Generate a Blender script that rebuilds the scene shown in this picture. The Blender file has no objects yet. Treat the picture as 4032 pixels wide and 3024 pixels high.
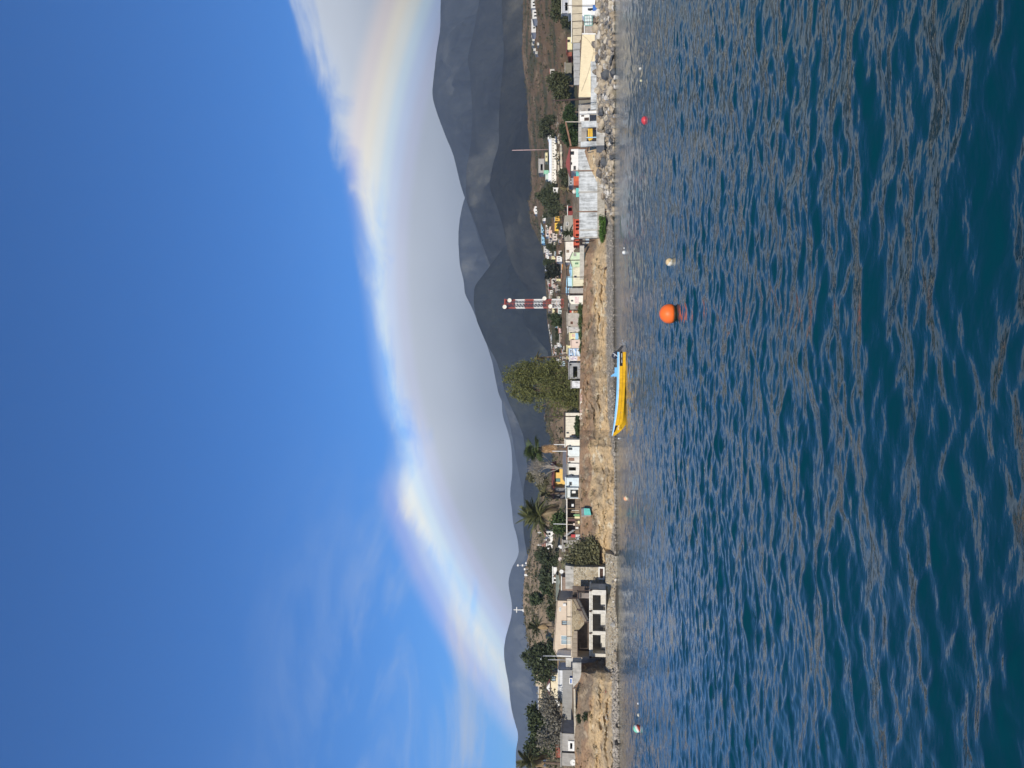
import bpy, math, random
import numpy as np
from mathutils import Matrix, Vector
R = math.radians
scene = bpy.context.scene
COL = scene.collection
# ------------------------------------------------------------------ camera (held sideways: the photo is a portrait frame turned a quarter)
F = 3000.0                       # focal length in photo pixels
PITCH = math.atan(354 / 3000)    # looking slightly up
EYE = 2.3                        # metres above the water
cam_d = bpy.data.cameras.new('camera'); cam = bpy.data.objects.new('camera', cam_d); COL.objects.link(cam)
cam_d.sensor_fit = 'HORIZONTAL'; cam_d.sensor_width = 36.0; cam_d.lens = F / 4032 * 36.0
cam_d.clip_start = 0.1; cam_d.clip_end = 40000
s_, c_ = math.sin(PITCH), math.cos(PITCH)
cam.matrix_world = Matrix(((0, 1, 0, 0), (s_, 0, -c_, 0), (-c_, 0, -s_, EYE), (0, 0, 0, 1)))
scene.camera = cam
# ------------------------------------------------------------------ sun: straight behind the camera, a little left (antisolar point = centre of the rainbow)
ANTI_AZ, SUN_EL = R(7.5), R(25.0)
anti = Vector((math.sin(ANTI_AZ) * math.cos(SUN_EL), math.cos(ANTI_AZ) * math.cos(SUN_EL), -math.sin(SUN_EL)))
sun_d = bpy.data.lights.new('sun', 'SUN'); sun_d.energy = 4.2; sun_d.angle = R(0.5); sun_d.color = (1.0, 0.93, 0.82)
sun = bpy.data.objects.new('sun', sun_d); COL.objects.link(sun)
sun.rotation_euler = anti.to_track_quat('-Z', 'Y').to_euler(); sun.location = (-30, -60, 60)
# ------------------------------------------------------------------ exposure
vs = scene.view_settings
vs.view_transform = 'Standard'; vs.look = 'None'; vs.exposure = 0.0; vs.gamma = 1.0; vs.use_curve_mapping = False
# ------------------------------------------------------------------ node helpers
class NT:
    def __init__(s, tree): s.t = tree
    def n(s, kind, **kw):
        nd = s.t.nodes.new(kind)
        for k, v in kw.items():
            if k.startswith('i_'):
                key = k[2:]; key = int(key) if key.isdigit() else key
                s.set(nd.inputs[key], v)
            else: setattr(nd, k, v)
        return nd
    def set(s, sock, v):
        if hasattr(v, 'is_linked') or hasattr(v, 'links'): s.t.links.new(v, sock)
        elif isinstance(v, bpy.types.Node): s.t.links.new(v.outputs[0], sock)
        else: sock.default_value = v
    def math(s, op, a, b=0.0, c=0.0, clamp=False):
        nd = s.n('ShaderNodeMath', operation=op, use_clamp=clamp)
        for i, v in enumerate((a, b, c)): s.set(nd.inputs[i], v)
        return nd.outputs[0]
    def mix(s, f, a, b, blend='MIX'):
        nd = s.n('ShaderNodeMix', data_type='RGBA', blend_type=blend)
        s.set(nd.inputs[0], f); s.set(nd.inputs[6], a if not isinstance(a, tuple) else (*a, 1)[:4]); s.set(nd.inputs[7], b if not isinstance(b, tuple) else (*b, 1)[:4])
        return nd.outputs[2]
    def ramp(s, f, stops, interp='LINEAR'):
        nd = s.n('ShaderNodeValToRGB'); cr = nd.color_ramp; cr.interpolation = interp
        while len(cr.elements) < len(stops): cr.elements.new(0.5)
        for e, (p, c) in zip(cr.elements, stops):
            e.position = p; e.color = (*c, 1) if isinstance(c, tuple) else (c, c, c, 1)
        s.set(nd.inputs[0], f); return nd.outputs[0]
    def noise(s, vec, scale, detail=3.0, rough=0.55, out=0, distortion=0.0):
        nd = s.n('ShaderNodeTexNoise'); nd.inputs['Distortion'].default_value = distortion; s.set(nd.inputs['Vector'], vec)
        nd.inputs['Scale'].default_value = scale; nd.inputs['Detail'].default_value = detail; nd.inputs['Roughness'].default_value = rough
        return nd.outputs[out]
    def vmul(s, vec, v3):
        nd = s.n('ShaderNodeVectorMath', operation='MULTIPLY'); s.set(nd.inputs[0], vec); nd.inputs[1].default_value = v3
        return nd.outputs[0]
# ------------------------------------------------------------------ sky: Nishita blue, a lit bank of rain cloud along the range, and the bow round the antisolar point
world = bpy.data.worlds.new('World'); scene.world = world; world.use_nodes = True
world.node_tree.nodes.clear(); W = NT(world.node_tree)
tc = W.n('ShaderNodeTexCoord').outputs['Generated']
sky = W.n('ShaderNodeTexSky', sky_type='NISHITA', sun_disc=False, sun_elevation=SUN_EL, sun_rotation=R(180 + 7.5), altitude=0.0, air_density=1.0, dust_density=0.1, ozone_density=3.0)
nrm = W.n('ShaderNodeVectorMath', operation='NORMALIZE'); W.set(nrm.inputs[0], tc); dvec = nrm.outputs[0]
sep = W.n('ShaderNodeSeparateXYZ'); W.set(sep.inputs[0], dvec)
elev = W.math('MULTIPLY', W.math('ARCSINE', sep.outputs[2]), 180 / math.pi)
azim = W.math('MULTIPLY', W.math('ARCTAN2', sep.outputs[0], sep.outputs[1]), 180 / math.pi)
ang = W.n('ShaderNodeVectorMath', operation='DOT_PRODUCT'); W.set(ang.inputs[0], dvec); ang.inputs[1].default_value = anti
theta = W.math('MULTIPLY', W.math('ARCCOSINE', ang.outputs['Value']), 180 / math.pi)
# height of the cloud bank's upper edge over azimuth
fc = W.n('ShaderNodeFloatCurve'); cm = fc.mapping; cu = cm.curves[0]
edge = [(-60, 2.0), (-40, 2.2), (-30, 3.6), (-22.6, 6.9), (-20.1, 8.4), (-16.7, 10.2), (-13.0, 12.3), (-11.0, 13.7), (-8.5, 14.8), (-5.6, 14.6), (-1.7, 16.1), (1.2, 16.6), (5.1, 17.0), (10, 17.4), (17.5, 18.4), (23.6, 19.7), (27.7, 20.7), (36, 22.5), (60, 24.0)]
pts = [((a + 60) / 120, e / 40) for a, e in edge]
cu.points[0].location = pts[0]; cu.points[1].location = pts[-1]
for p in pts[1:-1]: cu.points.new(*p)
cm.update()
W.set(fc.inputs['Value'], W.math('DIVIDE', W.math('ADD', azim, 60.0), 120.0, clamp=True))
top = W.math('MULTIPLY', fc.outputs[0], 40.0)
flow = W.n('ShaderNodeMapping'); W.set(flow.inputs[0], dvec); flow.inputs['Rotation'].default_value = (0, R(-38), 0); flow.inputs['Scale'].default_value = (7, 9, 26)
n1 = W.noise(flow.outputs[0], 1.0, 5.0, 0.6, distortion=0.6)
n2 = W.noise(dvec, 9.0, 5.0, 0.55)
n3 = W.noise(W.vmul(dvec, (1.0, 1.0, 2.2)), 4.0, 3.0, 0.5)
depth_in = W.math('SUBTRACT', top, elev)
wob = W.math('MULTIPLY', W.math('SUBTRACT', n1, 0.5), 5.0)
wob2 = W.math('MULTIPLY', W.math('SUBTRACT', n2, 0.5), 2.4)
dn = W.math('ADD', depth_in, W.math('ADD', wob, wob2))
mask = W.n('ShaderNodeMapRange', interpolation_type='SMOOTHSTEP'); W.set(mask.inputs[0], dn)
mask.inputs[1].default_value = -0.7; mask.inputs[2].default_value = 1.9
dcol = W.math('ADD', depth_in, W.math('MULTIPLY', W.math('SUBTRACT', n3, 0.5), 5.0))
cloud = W.ramp(W.math('DIVIDE', dcol, 16.0, clamp=True), [(0.0, (0.64, 0.71, 0.82)), (0.12, (0.57, 0.62, 0.70)), (0.33, (0.45, 0.50, 0.58)), (0.50, (0.335, 0.38, 0.45)), (0.66, (0.21, 0.24, 0.295)), (0.82, (0.135, 0.16, 0.205)), (1.0, (0.12, 0.145, 0.19))])
skyc = W.n('ShaderNodeVectorMath', operation='SCALE'); W.set(skyc.inputs[0], W.mix(1.0, sky.outputs[0], (0.29, 0.81, 1.40), 'MULTIPLY')); skyc.inputs['Scale'].default_value = 0.1
# thin veils of high cloud drifting out of the bank
veil_n = W.noise(W.vmul(dvec, (1.6, 1.6, 5.0)), 2.6, 6.0, 0.6, distortion=0.8)
veil = W.n('ShaderNodeMapRange', interpolation_type='SMOOTHSTEP'); W.set(veil.inputs[0], veil_n); veil.inputs[1].default_value = 0.40; veil.inputs[2].default_value = 0.72
low = W.n('ShaderNodeMapRange', interpolation_type='SMOOTHSTEP'); W.set(low.inputs[0], elev); low.inputs[1].default_value = 27.0; low.inputs[2].default_value = 6.0
side = W.n('ShaderNodeMapRange', interpolation_type='SMOOTHSTEP'); W.set(side.inputs[0], azim); side.inputs[1].default_value = -2.0; side.inputs[2].default_value = -20.0
veil_f = W.math('MULTIPLY', W.math('MULTIPLY', veil.outputs[0], low.outputs[0]), W.math('MULTIPLY_ADD', side.outputs[0], 0.75, 0.05))
c1 = W.mix(veil_f, skyc.outputs[0], (0.55, 0.63, 0.76))
c2 = W.mix(mask.outputs[0], c1, cloud)
bow = W.ramp(W.math('DIVIDE', W.math('SUBTRACT', theta, 39.0), 6.0, clamp=True), [(0.0, (0.0, 0.0, 0.0)), (0.14, (0.05, 0.04, 0.13)), (0.28, (0.07, 0.13, 0.28)), (0.40, (0.17, 0.27, 0.30)), (0.52, (0.36, 0.34, 0.19)), (0.64, (0.42, 0.30, 0.06)), (0.78, (0.28, 0.14, 0.02)), (1.0, (0.0, 0.0, 0.0))], 'EASE')
bow_f = W.n('ShaderNodeMapRange', interpolation_type='SMOOTHSTEP'); W.set(bow_f.inputs[0], azim); bow_f.inputs[1].default_value = 4.0; bow_f.inputs[2].default_value = -18.0; bow_f.inputs[3].default_value = 0.75; bow_f.inputs[4].default_value = 1.15
rain = W.n('ShaderNodeMapRange', interpolation_type='SMOOTHSTEP'); W.set(rain.inputs[0], depth_in); W.set(rain.inputs[1], W.math('MULTIPLY_ADD', side.outputs[0], -7.5, -1.0)); rain.inputs[2].default_value = 0.9
bowc = W.n('ShaderNodeVectorMath', operation='SCALE'); W.set(bowc.inputs[0], bow); W.set(bowc.inputs['Scale'], W.math('MULTIPLY', bow_f.outputs[0], rain.outputs[0]))
final = W.n('ShaderNodeVectorMath', operation='ADD'); W.set(final.inputs[0], c2); W.set(final.inputs[1], bowc.outputs[0])
bg = W.n('ShaderNodeBackground'); W.set(bg.inputs[0], final.outputs[0]); bg.inputs[1].default_value = 1.0
wo = W.n('ShaderNodeOutputWorld'); W.set(wo.inputs[0], bg.outputs[0])
try: world.cycles.sampling_method = 'MANUAL'; world.cycles.sample_map_resolution = 512
except Exception: pass
# ------------------------------------------------------------------ placing: a photo pixel (x, y) at depth D metres in front of the camera
def P(x, y, D):
    cx = (1512 - y) / F; cy = -(x - 2016) / F
    dy = c_ - cy * s_; dz = s_ + cy * c_
    k = D / dy
    return Vector((cx * k, D, EYE + dz * k))
def slope_of(x):
    cy = -(x - 2016) / F
    return (s_ + cy * c_) / (c_ - cy * s_)
def D_water(x): return -EYE / slope_of(x)
def px2m(D): return D / F
# ------------------------------------------------------------------ numpy noise
_rs = np.random.RandomState(11); _perm = np.tile(_rs.permutation(256), 3)
_grad = _rs.normal(size=(256, 3)); _grad /= np.linalg.norm(_grad, axis=1)[:, None]
def pn(x, y, z):
    x, y, z = np.broadcast_arrays(np.asarray(x, float), np.asarray(y, float), np.asarray(z, float))
    xi, yi, zi = np.floor(x).astype(int), np.floor(y).astype(int), np.floor(z).astype(int)
    xf, yf, zf = x - xi, y - yi, z - zi
    u, v, w = [t * t * t * (t * (t * 6 - 15) + 10) for t in (xf, yf, zf)]
    out = 0
    for dx in (0, 1):
        for dy in (0, 1):
            for dz in (0, 1):
                h = _perm[_perm[_perm[(xi + dx) & 255] + ((yi + dy) & 255)] + ((zi + dz) & 255)]
                g = _grad[h]
                d = g[..., 0] * (xf - dx) + g[..., 1] * (yf - dy) + g[..., 2] * (zf - dz)
                out = out + d * (u if dx else 1 - u) * (v if dy else 1 - v) * (w if dz else 1 - w)
    return out * 1.6
def fbm(x, y, z, o=4, g=0.5):
    s, a = 0, 1.0
    for i in range(o):
        s = s + a * pn(x * 2 ** i + 7.3 * i, y * 2 ** i + 3.1 * i, z * 2 ** i); a *= g
    return s
# ------------------------------------------------------------------ meshes and objects
class MB:
    def __init__(s): s.v = []; s.f = []
    def quad(s, a, b, c, d):
        n = len(s.v); s.v += [tuple(a), tuple(b), tuple(c), tuple(d)]; s.f.append((n, n + 1, n + 2, n + 3)); return s
    def poly(s, pts):
        n = len(s.v); s.v += [tuple(p) for p in pts]; s.f.append(tuple(range(n, n + len(pts)))); return s
    def box(s, x0, x1, y0, y1, z0, z1):
        n = len(s.v)
        s.v += [(x0, y0, z0), (x1, y0, z0), (x1, y1, z0), (x0, y1, z0), (x0, y0, z1), (x1, y0, z1), (x1, y1, z1), (x0, y1, z1)]
        s.f += [(n, n + 3, n + 2, n + 1), (n + 4, n + 5, n + 6, n + 7), (n, n + 1, n + 5, n + 4), (n + 1, n + 2, n + 6, n + 5), (n + 2, n + 3, n + 7, n + 6), (n + 3, n, n + 4, n + 7)]
        return s
    def prism(s, pts, y0, y1):           # pts: (x, z) outline, extruded along y
        n = len(s.v); k = len(pts)
        area = sum(pts[i][0] * pts[(i + 1) % k][1] - pts[(i + 1) % k][0] * pts[i][1] for i in range(k))
        if area < 0: pts = pts[::-1]
        s.v += [(x, y0, z) for x, z in pts] + [(x, y1, z) for x, z in pts]
        s.f.append(tuple(range(n, n + k))); s.f.append(tuple(range(n + 2 * k - 1, n + k - 1, -1)))
        for i in range(k):
            j = (i + 1) % k; s.f.append((n + i, n + k + i, n + k + j, n + j))
        return s
    def tube(s, pts, rad, n=8, cap=True):
        pts = [Vector(p) for p in pts]
        if not hasattr(rad, '__len__'): rad = [rad] * len(pts)
        b = len(s.v); prev = None
        for i, p in enumerate(pts):
            t = (pts[min(i + 1, len(pts) - 1)] - pts[max(i - 1, 0)]).normalized()
            if prev is None: a = t.orthogonal().normalized()
            else: a = (prev - t * prev.dot(t)).normalized()
            prev = a; c = t.cross(a)
            for k in range(n):
                an = 2 * math.pi * k / n
                s.v.append(tuple(p + (a * math.cos(an) + c * math.sin(an)) * rad[i]))
        for i in range(len(pts) - 1):
            for k in range(n):
                k2 = (k + 1) % n
                s.f.append((b + i * n + k, b + i * n + k2, b + (i + 1) * n + k2, b + (i + 1) * n + k))
        if cap:
            s.f.append(tuple(b + k for k in range(n))[::-1]); s.f.append(tuple(b + (len(pts) - 1) * n + k for k in range(n)))
        return s
    def bar(s, a, b, w, d=None):         # square bar between two points
        return s.tube([a, b], [w * 0.7, (d or w) * 0.7], 4)
    def lathe(s, c, prof, n=16, axis='Z'):
        b = len(s.v); c = Vector(c)
        for r, h in prof:
            for k in range(n):
                an = 2 * math.pi * k / n
                q = (r * math.cos(an), r * math.sin(an), h) if axis == 'Z' else ((h, r * math.cos(an), r * math.sin(an)) if axis == 'X' else (r * math.cos(an), h, r * math.sin(an)))
                s.v.append(tuple(c + Vector(q)))
        for i in range(len(prof) - 1):
            for k in range(n):
                k2 = (k + 1) % n
                s.f.append((b + i * n + k, b + i * n + k2, b + (i + 1) * n + k2, b + (i + 1) * n + k))
        s.f.append(tuple(b + k for k in range(n))[::-1]); s.f.append(tuple(b + (len(prof) - 1) * n + k for k in range(n)))
        return s
    def build(s, name, mat, parent=None, smooth=False, origin=None):
        me = bpy.data.meshes.new(name)
        o = Vector(origin) if origin is not None else Vector((0, 0, 0))
        me.from_pydata([(v[0] - o.x, v[1] - o.y, v[2] - o.z) for v in s.v], [], s.f)
        me.update()
        return link(name, me, mat, parent, smooth, o if origin is not None else None)
def link(name, me, mat, parent=None, smooth=False, loc=None):
    if mat is not None and not me.materials: me.materials.append(mat)
    if smooth:
        me.polygons.foreach_set('use_smooth', [True] * len(me.polygons))
    ob = bpy.data.objects.new(name, me); COL.objects.link(ob)
    if parent is not None:
        ob.parent = parent
        if loc is not None: ob.location = Vector(loc) - Vector(parent_world(parent))
    elif loc is not None: ob.location = loc
    return ob
def parent_world(o):
    v = Vector(o.location)
    while o.parent is not None:
        o = o.parent; v = v + Vector(o.location)
    return v
def np_mesh(name, verts, faces):         # verts (n,3), faces (m,k) of one size
    me = bpy.data.meshes.new(name); k = faces.shape[1]
    me.vertices.add(len(verts)); me.vertices.foreach_set('co', np.asarray(verts, np.float32).ravel())
    me.loops.add(faces.size); me.loops.foreach_set('vertex_index', faces.astype(np.int32).ravel())
    me.polygons.add(len(faces)); me.polygons.foreach_set('loop_start', np.arange(0, faces.size, k, dtype=np.int32))
    me.polygons.foreach_set('loop_total', np.full(len(faces), k, np.int32))
    me.update(calc_edges=True); return me
def grid_faces(nr, nc):
    i = np.arange(nr - 1)[:, None] * nc + np.arange(nc - 1)[None, :]
    return np.stack([i, i + 1, i + nc + 1, i + nc], -1).reshape(-1, 4)
def add_color(me, rgb, name='tint'):
    at = me.color_attributes.new(name, 'FLOAT_COLOR', 'POINT')
    a = np.ones((len(rgb), 4), np.float32); a[:, :3] = np.clip(rgb, 0, 1); at.data.foreach_set('color', a.ravel())
def tag(o, label, cat, group=None):
    o['label'] = label; o['category'] = cat
    if group: o['group'] = group
    return o
def thing(name, label, cat, loc, group=None):
    o = bpy.data.objects.new(name, None); COL.objects.link(o); o.location = loc; o.empty_display_size = 0.3
    return tag(o, label, cat, group)
def structure(o, kind='structure'): o['kind'] = kind; return o
# ------------------------------------------------------------------ materials
_mats = {}
def new_mat(name):
    m = bpy.data.materials.new(name); m.use_nodes = True; m.node_tree.nodes.clear(); return m, NT(m.node_tree)
def finish(T, bsdf): T.set(T.n('ShaderNodeOutputMaterial').inputs[0], bsdf)
def M(col, rough=0.8, dirt=0.25, scale=1.3, metal=0.0, bump=0.15, streak=True, spec=0.3):
    """weathered paint / plaster / wood / metal: base colour broken by patches, grain and rain streaks"""
    key = (tuple(round(c, 3) for c in col), rough, dirt, scale, metal, bump, streak)
    if key in _mats: return _mats[key]
    m, T = new_mat('surface_%d' % len(_mats))
    tcn = T.n('ShaderNodeTexCoord').outputs['Object']
    a = T.noise(tcn, scale, 6.0, 0.65)
    b = T.noise(T.vmul(tcn, (3.0, 3.0, 0.45)), scale * 1.4, 4.0, 0.6)
    f = T.n('ShaderNodeMapRange', interpolation_type='SMOOTHSTEP'); T.set(f.inputs[0], T.math('ADD', T.math('MULTIPLY', a, 0.55), T.math('MULTIPLY', b, 0.45 if streak else 0.0)))
    f.inputs[1].default_value = 0.36; f.inputs[2].default_value = 0.74
    dk = tuple(c * (1 - dirt) * 0.72 * t for c, t in zip(col, (1.0, 0.97, 0.92)))
    lt = tuple(min(1, c * (1 + 0.18 * dirt)) for c in col)
    base = T.mix(f.outputs[0], lt, T.mix(dirt, col, dk) if False else dk)
    base = T.mix(min(1.0, 0.35 + dirt), col, base)
    bs = T.n('ShaderNodeBsdfPrincipled'); T.set(bs.inputs['Base Color'], base)
    bs.inputs['Roughness'].default_value = rough; bs.inputs['Metallic'].default_value = metal
    bs.inputs['Specular IOR Level'].default_value = spec
    if bump:
        bp = T.n('ShaderNodeBump'); bp.inputs['Strength'].default_value = bump; bp.inputs['Distance'].default_value = 0.06
        T.set(bp.inputs['Height'], T.noise(tcn, scale * 7, 3.0)); T.set(bs.inputs['Normal'], bp.outputs[0])
    finish(T, bs.outputs[0]); _mats[key] = m; return m
def M_leaf(col, var=0.5, name='leaf'):
    key = ('leaf', col, var); src = col; col = tuple(min(.9, c * 1.28) for c in col)
    if key in _mats: return _mats[key]
    m, T = new_mat(name)
    g = T.n('ShaderNodeNewGeometry')
    r = g.outputs['Random Per Island']
    nz = T.noise(T.n('ShaderNodeTexCoord').outputs['Object'], 0.55, 2.0)
    f = T.math('ADD', T.math('MULTIPLY', r, 0.55), T.math('MULTIPLY', nz, 0.6))
    dark = tuple(c * (1 - 0.55 * var) for c in col); light = (min(1, col[0] * (1 + 0.9 * var)), min(1, col[1] * (1 + 0.65 * var)), col[2] * (1 + 0.3 * var))
    c = T.ramp(f, [(0.2, dark), (0.55, col), (0.95, light)])
    d = T.n('ShaderNodeBsdfPrincipled'); T.set(d.inputs['Base Color'], c); d.inputs['Roughness'].default_value = 0.6; d.inputs['Specular IOR Level'].default_value = 0.25
    tr = T.n('ShaderNodeBsdfTranslucent'); T.set(tr.inputs[0], c)
    mx = T.n('ShaderNodeMixShader', i_0=0.25); T.set(mx.inputs[1], d.outputs[0]); T.set(mx.inputs[2], tr.outputs[0])
    finish(T, mx.outputs[0]); _mats[key] = m; return m
# ================================================================== THE SETTING
# columns of the shore, one per photo row y: shoreline, beach width, foot and top of the bluff, bluff depth, ground behind, skyline of the near hills
#        y     Vs   wb   Vf    Vt    wc   Vp    Dp   Vc    Dc
SH = np.array([
    (-500, 2421, 8.5, 2349, 2344, 2.0, 2252, 186, 2050, 460),
    (   0, 2421, 8.5, 2349, 2344, 2.0, 2252, 186, 2058, 460),
    ( 200, 2422, 8.5, 2352, 2346, 2.0, 2254, 186, 2062, 460),
    ( 380, 2423, 8.0, 2358, 2350, 2.0, 2256, 186, 2072, 460),
    ( 420, 2423, 7.5, 2360, 2352, 4.5, 2258, 190, 2076, 460),
    ( 560, 2420, 7.0, 2361, 2352, 5.0, 2258, 190, 2092, 460),
    ( 600, 2419, 7.0, 2362, 2284, 5.0, 2256, 195, 2096, 460),
    ( 720, 2418, 7.0, 2364, 2284, 5.0, 2254, 195, 2092, 460),
    ( 790, 2417, 6.5, 2366, 2284, 5.0, 2252, 195, 2080, 460),
    ( 880, 2417, 6.5, 2380, 2292, 6.0, 2250, 195, 2092, 460),
    ( 950, 2418, 6.0, 2386, 2322, 6.0, 2246, 190, 2131, 440),
    (1000, 2419, 6.0, 2387, 2304, 5.0, 2240, 185, 2142, 430),
    (1140, 2420, 6.0, 2387, 2297, 4.5, 2236, 185, 2153, 420),
    (1300, 2421, 6.0, 2387, 2291, 4.0, 2234, 182, 2162, 400),
    (1400, 2422, 6.0, 2388, 2286, 4.0, 2230, 178, 2178, 380),
    (1550, 2424, 5.5, 2392, 2283, 4.0, 2228, 175, 2166, 330),
    (1620, 2424, 5.5, 2394, 2283, 4.0, 2226, 172, 2151, 310),
    (1690, 2424, 5.0, 2397, 2283, 4.0, 2226, 170, 2156, 300),
    (1760, 2425, 3.0, 2408, 2282, 4.0, 2226, 170, 2178, 290),
    (1840, 2425, 1.6, 2418, 2281, 4.5, 2222, 168, 2182, 280),
    (1900, 2426, 1.4, 2421, 2279, 4.5, 2218, 164, 2150, 280),
    (2000, 2427, 1.4, 2422, 2285, 5.0, 2212, 160, 2112, 280),
    (2120, 2428, 3.0, 2408, 2285, 5.0, 2206, 156, 2098, 280),
    (2200, 2428, 4.5, 2398, 2280, 5.0, 2200, 152, 2080, 280),
    (2250, 2429, 5.5, 2386, 2268, 5.5, 2196, 150, 2072, 280),
    (2370, 2431, 6.8, 2385, 2262, 8.0, 2192, 148, 2065, 280),
    (2500, 2432, 9.0, 2385, 2262, 7.0, 2196, 146, 2073, 280),
    (2585, 2434, 11.6, 2385, 2262, 5.0, 2206, 144, 2090, 270),
    (2603, 2434.5, 11.2, 2388, 2260, 5.0, 2210, 143, 2096, 266),
    (2640, 2436, 3.5, 2410, 2255, 4.5, 2218, 142, 2108, 260),
    (2720, 2437, 3.5, 2410, 2257, 4.0, 2226, 140, 2130, 250),
    (2850, 2438, 3.5, 2410, 2261, 4.0, 2232, 136, 2150, 240),
    (3024, 2438, 3.0, 2416, 2266, 4.0, 2236, 132, 2160, 230),
    (3500, 2438, 3.0, 2416, 2266, 4.0, 2236, 132, 2160, 230)], float)
def zat(V, D): return EYE + slope_of(V) * D
def shore_cols(y):
    y = np.asarray(y, float)
    c = [np.interp(y, SH[:, 0], SH[:, i]) for i in range(1, 10)]
    Vs, wb, Vf, Vt, wc, Vp, Dp, Vc, Dc = c
    sl = lambda V: (s_ - (V - 2016) / F * c_) / (c_ + (V - 2016) / F * s_)
    Ds = -EYE / sl(Vs); Df = Ds + wb; Dt = Df + wc
    zf = EYE + sl(Vf) * Df; zt = EYE + sl(Vt) * Dt; zp = EYE + sl(Vp) * Dp; zc = EYE + sl(Vc) * Dc
    zf = np.maximum(zf, 0.25)
    Dn = np.stack([Ds - 45, Ds - 6, Ds, Df, Df + wc * 0.42, Dt, Dt + 3.5, Dp, (Dp + Dc) / 2, Dc, Dc + 130, Dc + 700, 7000 + 0 * Ds], 0)
    zmid = zf + (zt - zf) * 0.5
    zn = np.stack([-3 + 0 * Ds, -0.5 + 0 * Ds, 0 * Ds, zf, zmid, zt, zt + 0.12, zp, zp + (zc - zp) * 0.53, zc, zc - 14, 6 + 0 * Ds, 6 + 0 * Ds], 0)
    return Dn, zn
def ground(X, Y):
    y = 1512 - X / Y * F
    Dn, zn = shore_cols(np.array([y])); return float(np.interp(Y, Dn[:, 0], zn[:, 0]))
def D_top(y): return float(shore_cols(np.array([y]))[0][5, 0])
def D_foot(y): return float(shore_cols(np.array([y]))[0][3, 0])
def D_shore(y): return float(shore_cols(np.array([y]))[0][2, 0])
def D_at(x, y):
    """depth at which the ground behind the bluff shows at photo pixel (x, y)"""
    Dn, zn = shore_cols(np.array([y])); d = np.linspace(Dn[5, 0] + 0.5, Dn[9, 0], 400); z = np.interp(d, Dn[:, 0], zn[:, 0])
    s = (z - EYE) / d; t = slope_of(x)
    k = np.argmax(s >= t)
    return float(d[k]) if s.max() >= t else float(d[-1])
# ---------------- the land as one sheet
seg = [5, 4, 16, 34, 34, 6, 36, 44, 44, 12, 8, 6]
tcol = np.concatenate([np.linspace(-1.5, -0.56, 60, endpoint=False), np.linspace(-0.56, 0.56, 1050, endpoint=False), np.linspace(0.56, 1.5, 60)])
ycol = 1512 - tcol * F
Dn, zn = shore_cols(ycol)
rowsD, rowsZ, rowsK = [], [], []
for i, n in enumerate(seg):
    for k in range(n):
        u = k / n
        rowsD.append(Dn[i] * (1 - u) + Dn[i + 1] * u); rowsZ.append(zn[i] * (1 - u) + zn[i + 1] * u); rowsK.append(np.full(len(tcol), i + u))
rowsD.append(Dn[-1]); rowsZ.append(zn[-1]); rowsK.append(np.full(len(tcol), float(len(seg))))
LD, LZ, LK = np.array(rowsD), np.array(rowsZ), np.array(rowsK)
LX = tcol[None, :] * LD
cl = np.clip(np.minimum((LK - 2.7) / 0.5, (5.15 - LK) / 0.4), 0, 1)               # on the bluff face
be = np.clip(np.minimum((LK - 2.0) / 0.2, (3.2 - LK) / 0.4), 0, 1)
up = np.clip((LK - 6.0) / 0.4, 0, 1) * np.clip((9.6 - LK) / 0.6, 0, 1)             # the hills behind
gul = np.abs(fbm(LX * 0.16, LD * 0.05, LZ * 0.10, 4))                             # buttresses and gullies
A0_ = fbm(LX * 0.07 + 40, LD * 0.05, LZ * 0.2, 3)
sm = lambda v, a, b: np.clip((v - a) / (b - a), 0, 1) ** 2 * (3 - 2 * np.clip((v - a) / (b - a), 0, 1))
strat = pn(LX * 0.17, LZ * 1.6 + 0.6 * fbm(LX * 0.2, LD * 0.1, 0 * LX, 2), LD * 0.02)
fine = fbm(LX * 0.7, LD * 0.5, LZ * 0.9, 4)
tiny = fbm(LX * 2.3, LD * 2.0, LZ * 2.6, 3)
walled = np.clip(np.minimum((ycol - 1010) / 60, 1), 0, 1) * (1 - np.clip(np.minimum((ycol - 2215) / 20, (2620 - ycol) / 20), 0, 1))
push = cl * walled[None, :] * (1.25 * (gul - 0.45) - 0.5 * np.tanh(3.0 * strat) * sm(A0_, -0.3, 0.5) + 0.42 * fine + 0.14 * tiny)
LDd = LD + push
LZd = LZ + cl * walled[None, :] * (0.22 * fine + 0.14 * tiny) + be * (0.10 * fine + 0.07 * tiny) + up * (1.6 * fbm(LX * 0.03, LD * 0.03, 0 * LX, 4) + 0.25 * fine)
LXd = tcol[None, :] * LD + cl * walled[None, :] * 0.3 * pn(LX * 0.5, LZ * 0.8 + 9, LD * 0.3)
# true ground colours: wet sand, grey shingle, ochre sandstone, red-brown soil, scrubby slopes
def lerp(a, b, t): return a + (b - a) * t[..., None]
def C(*c): return np.array(c, float)
A1 = fbm(LX * 0.11, LD * 0.11, LZ * 0.35 + 5, 4); A2 = fbm(LX * 0.45, LD * 0.4, LZ * 1.2 + 2, 4); A3 = fbm(LX * 1.7, LD * 1.5, LZ * 2.2, 3)
sm = lambda v, a, b: np.clip((v - a) / (b - a), 0, 1) ** 2 * (3 - 2 * np.clip((v - a) / (b - a), 0, 1))
shingle = lerp(lerp(np.broadcast_to(C(0.30, 0.27, 0.22), LX.shape + (3,)), C(0.19, 0.17, 0.14), sm(A3, -0.2, 0.5)), C(0.42, 0.38, 0.31), sm(A3 + A2, 0.5, 0.9))
wet = lerp(shingle, C(0.10, 0.085, 0.06), sm(-LZd + 0.05 * A2, -0.45, -0.12))
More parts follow.
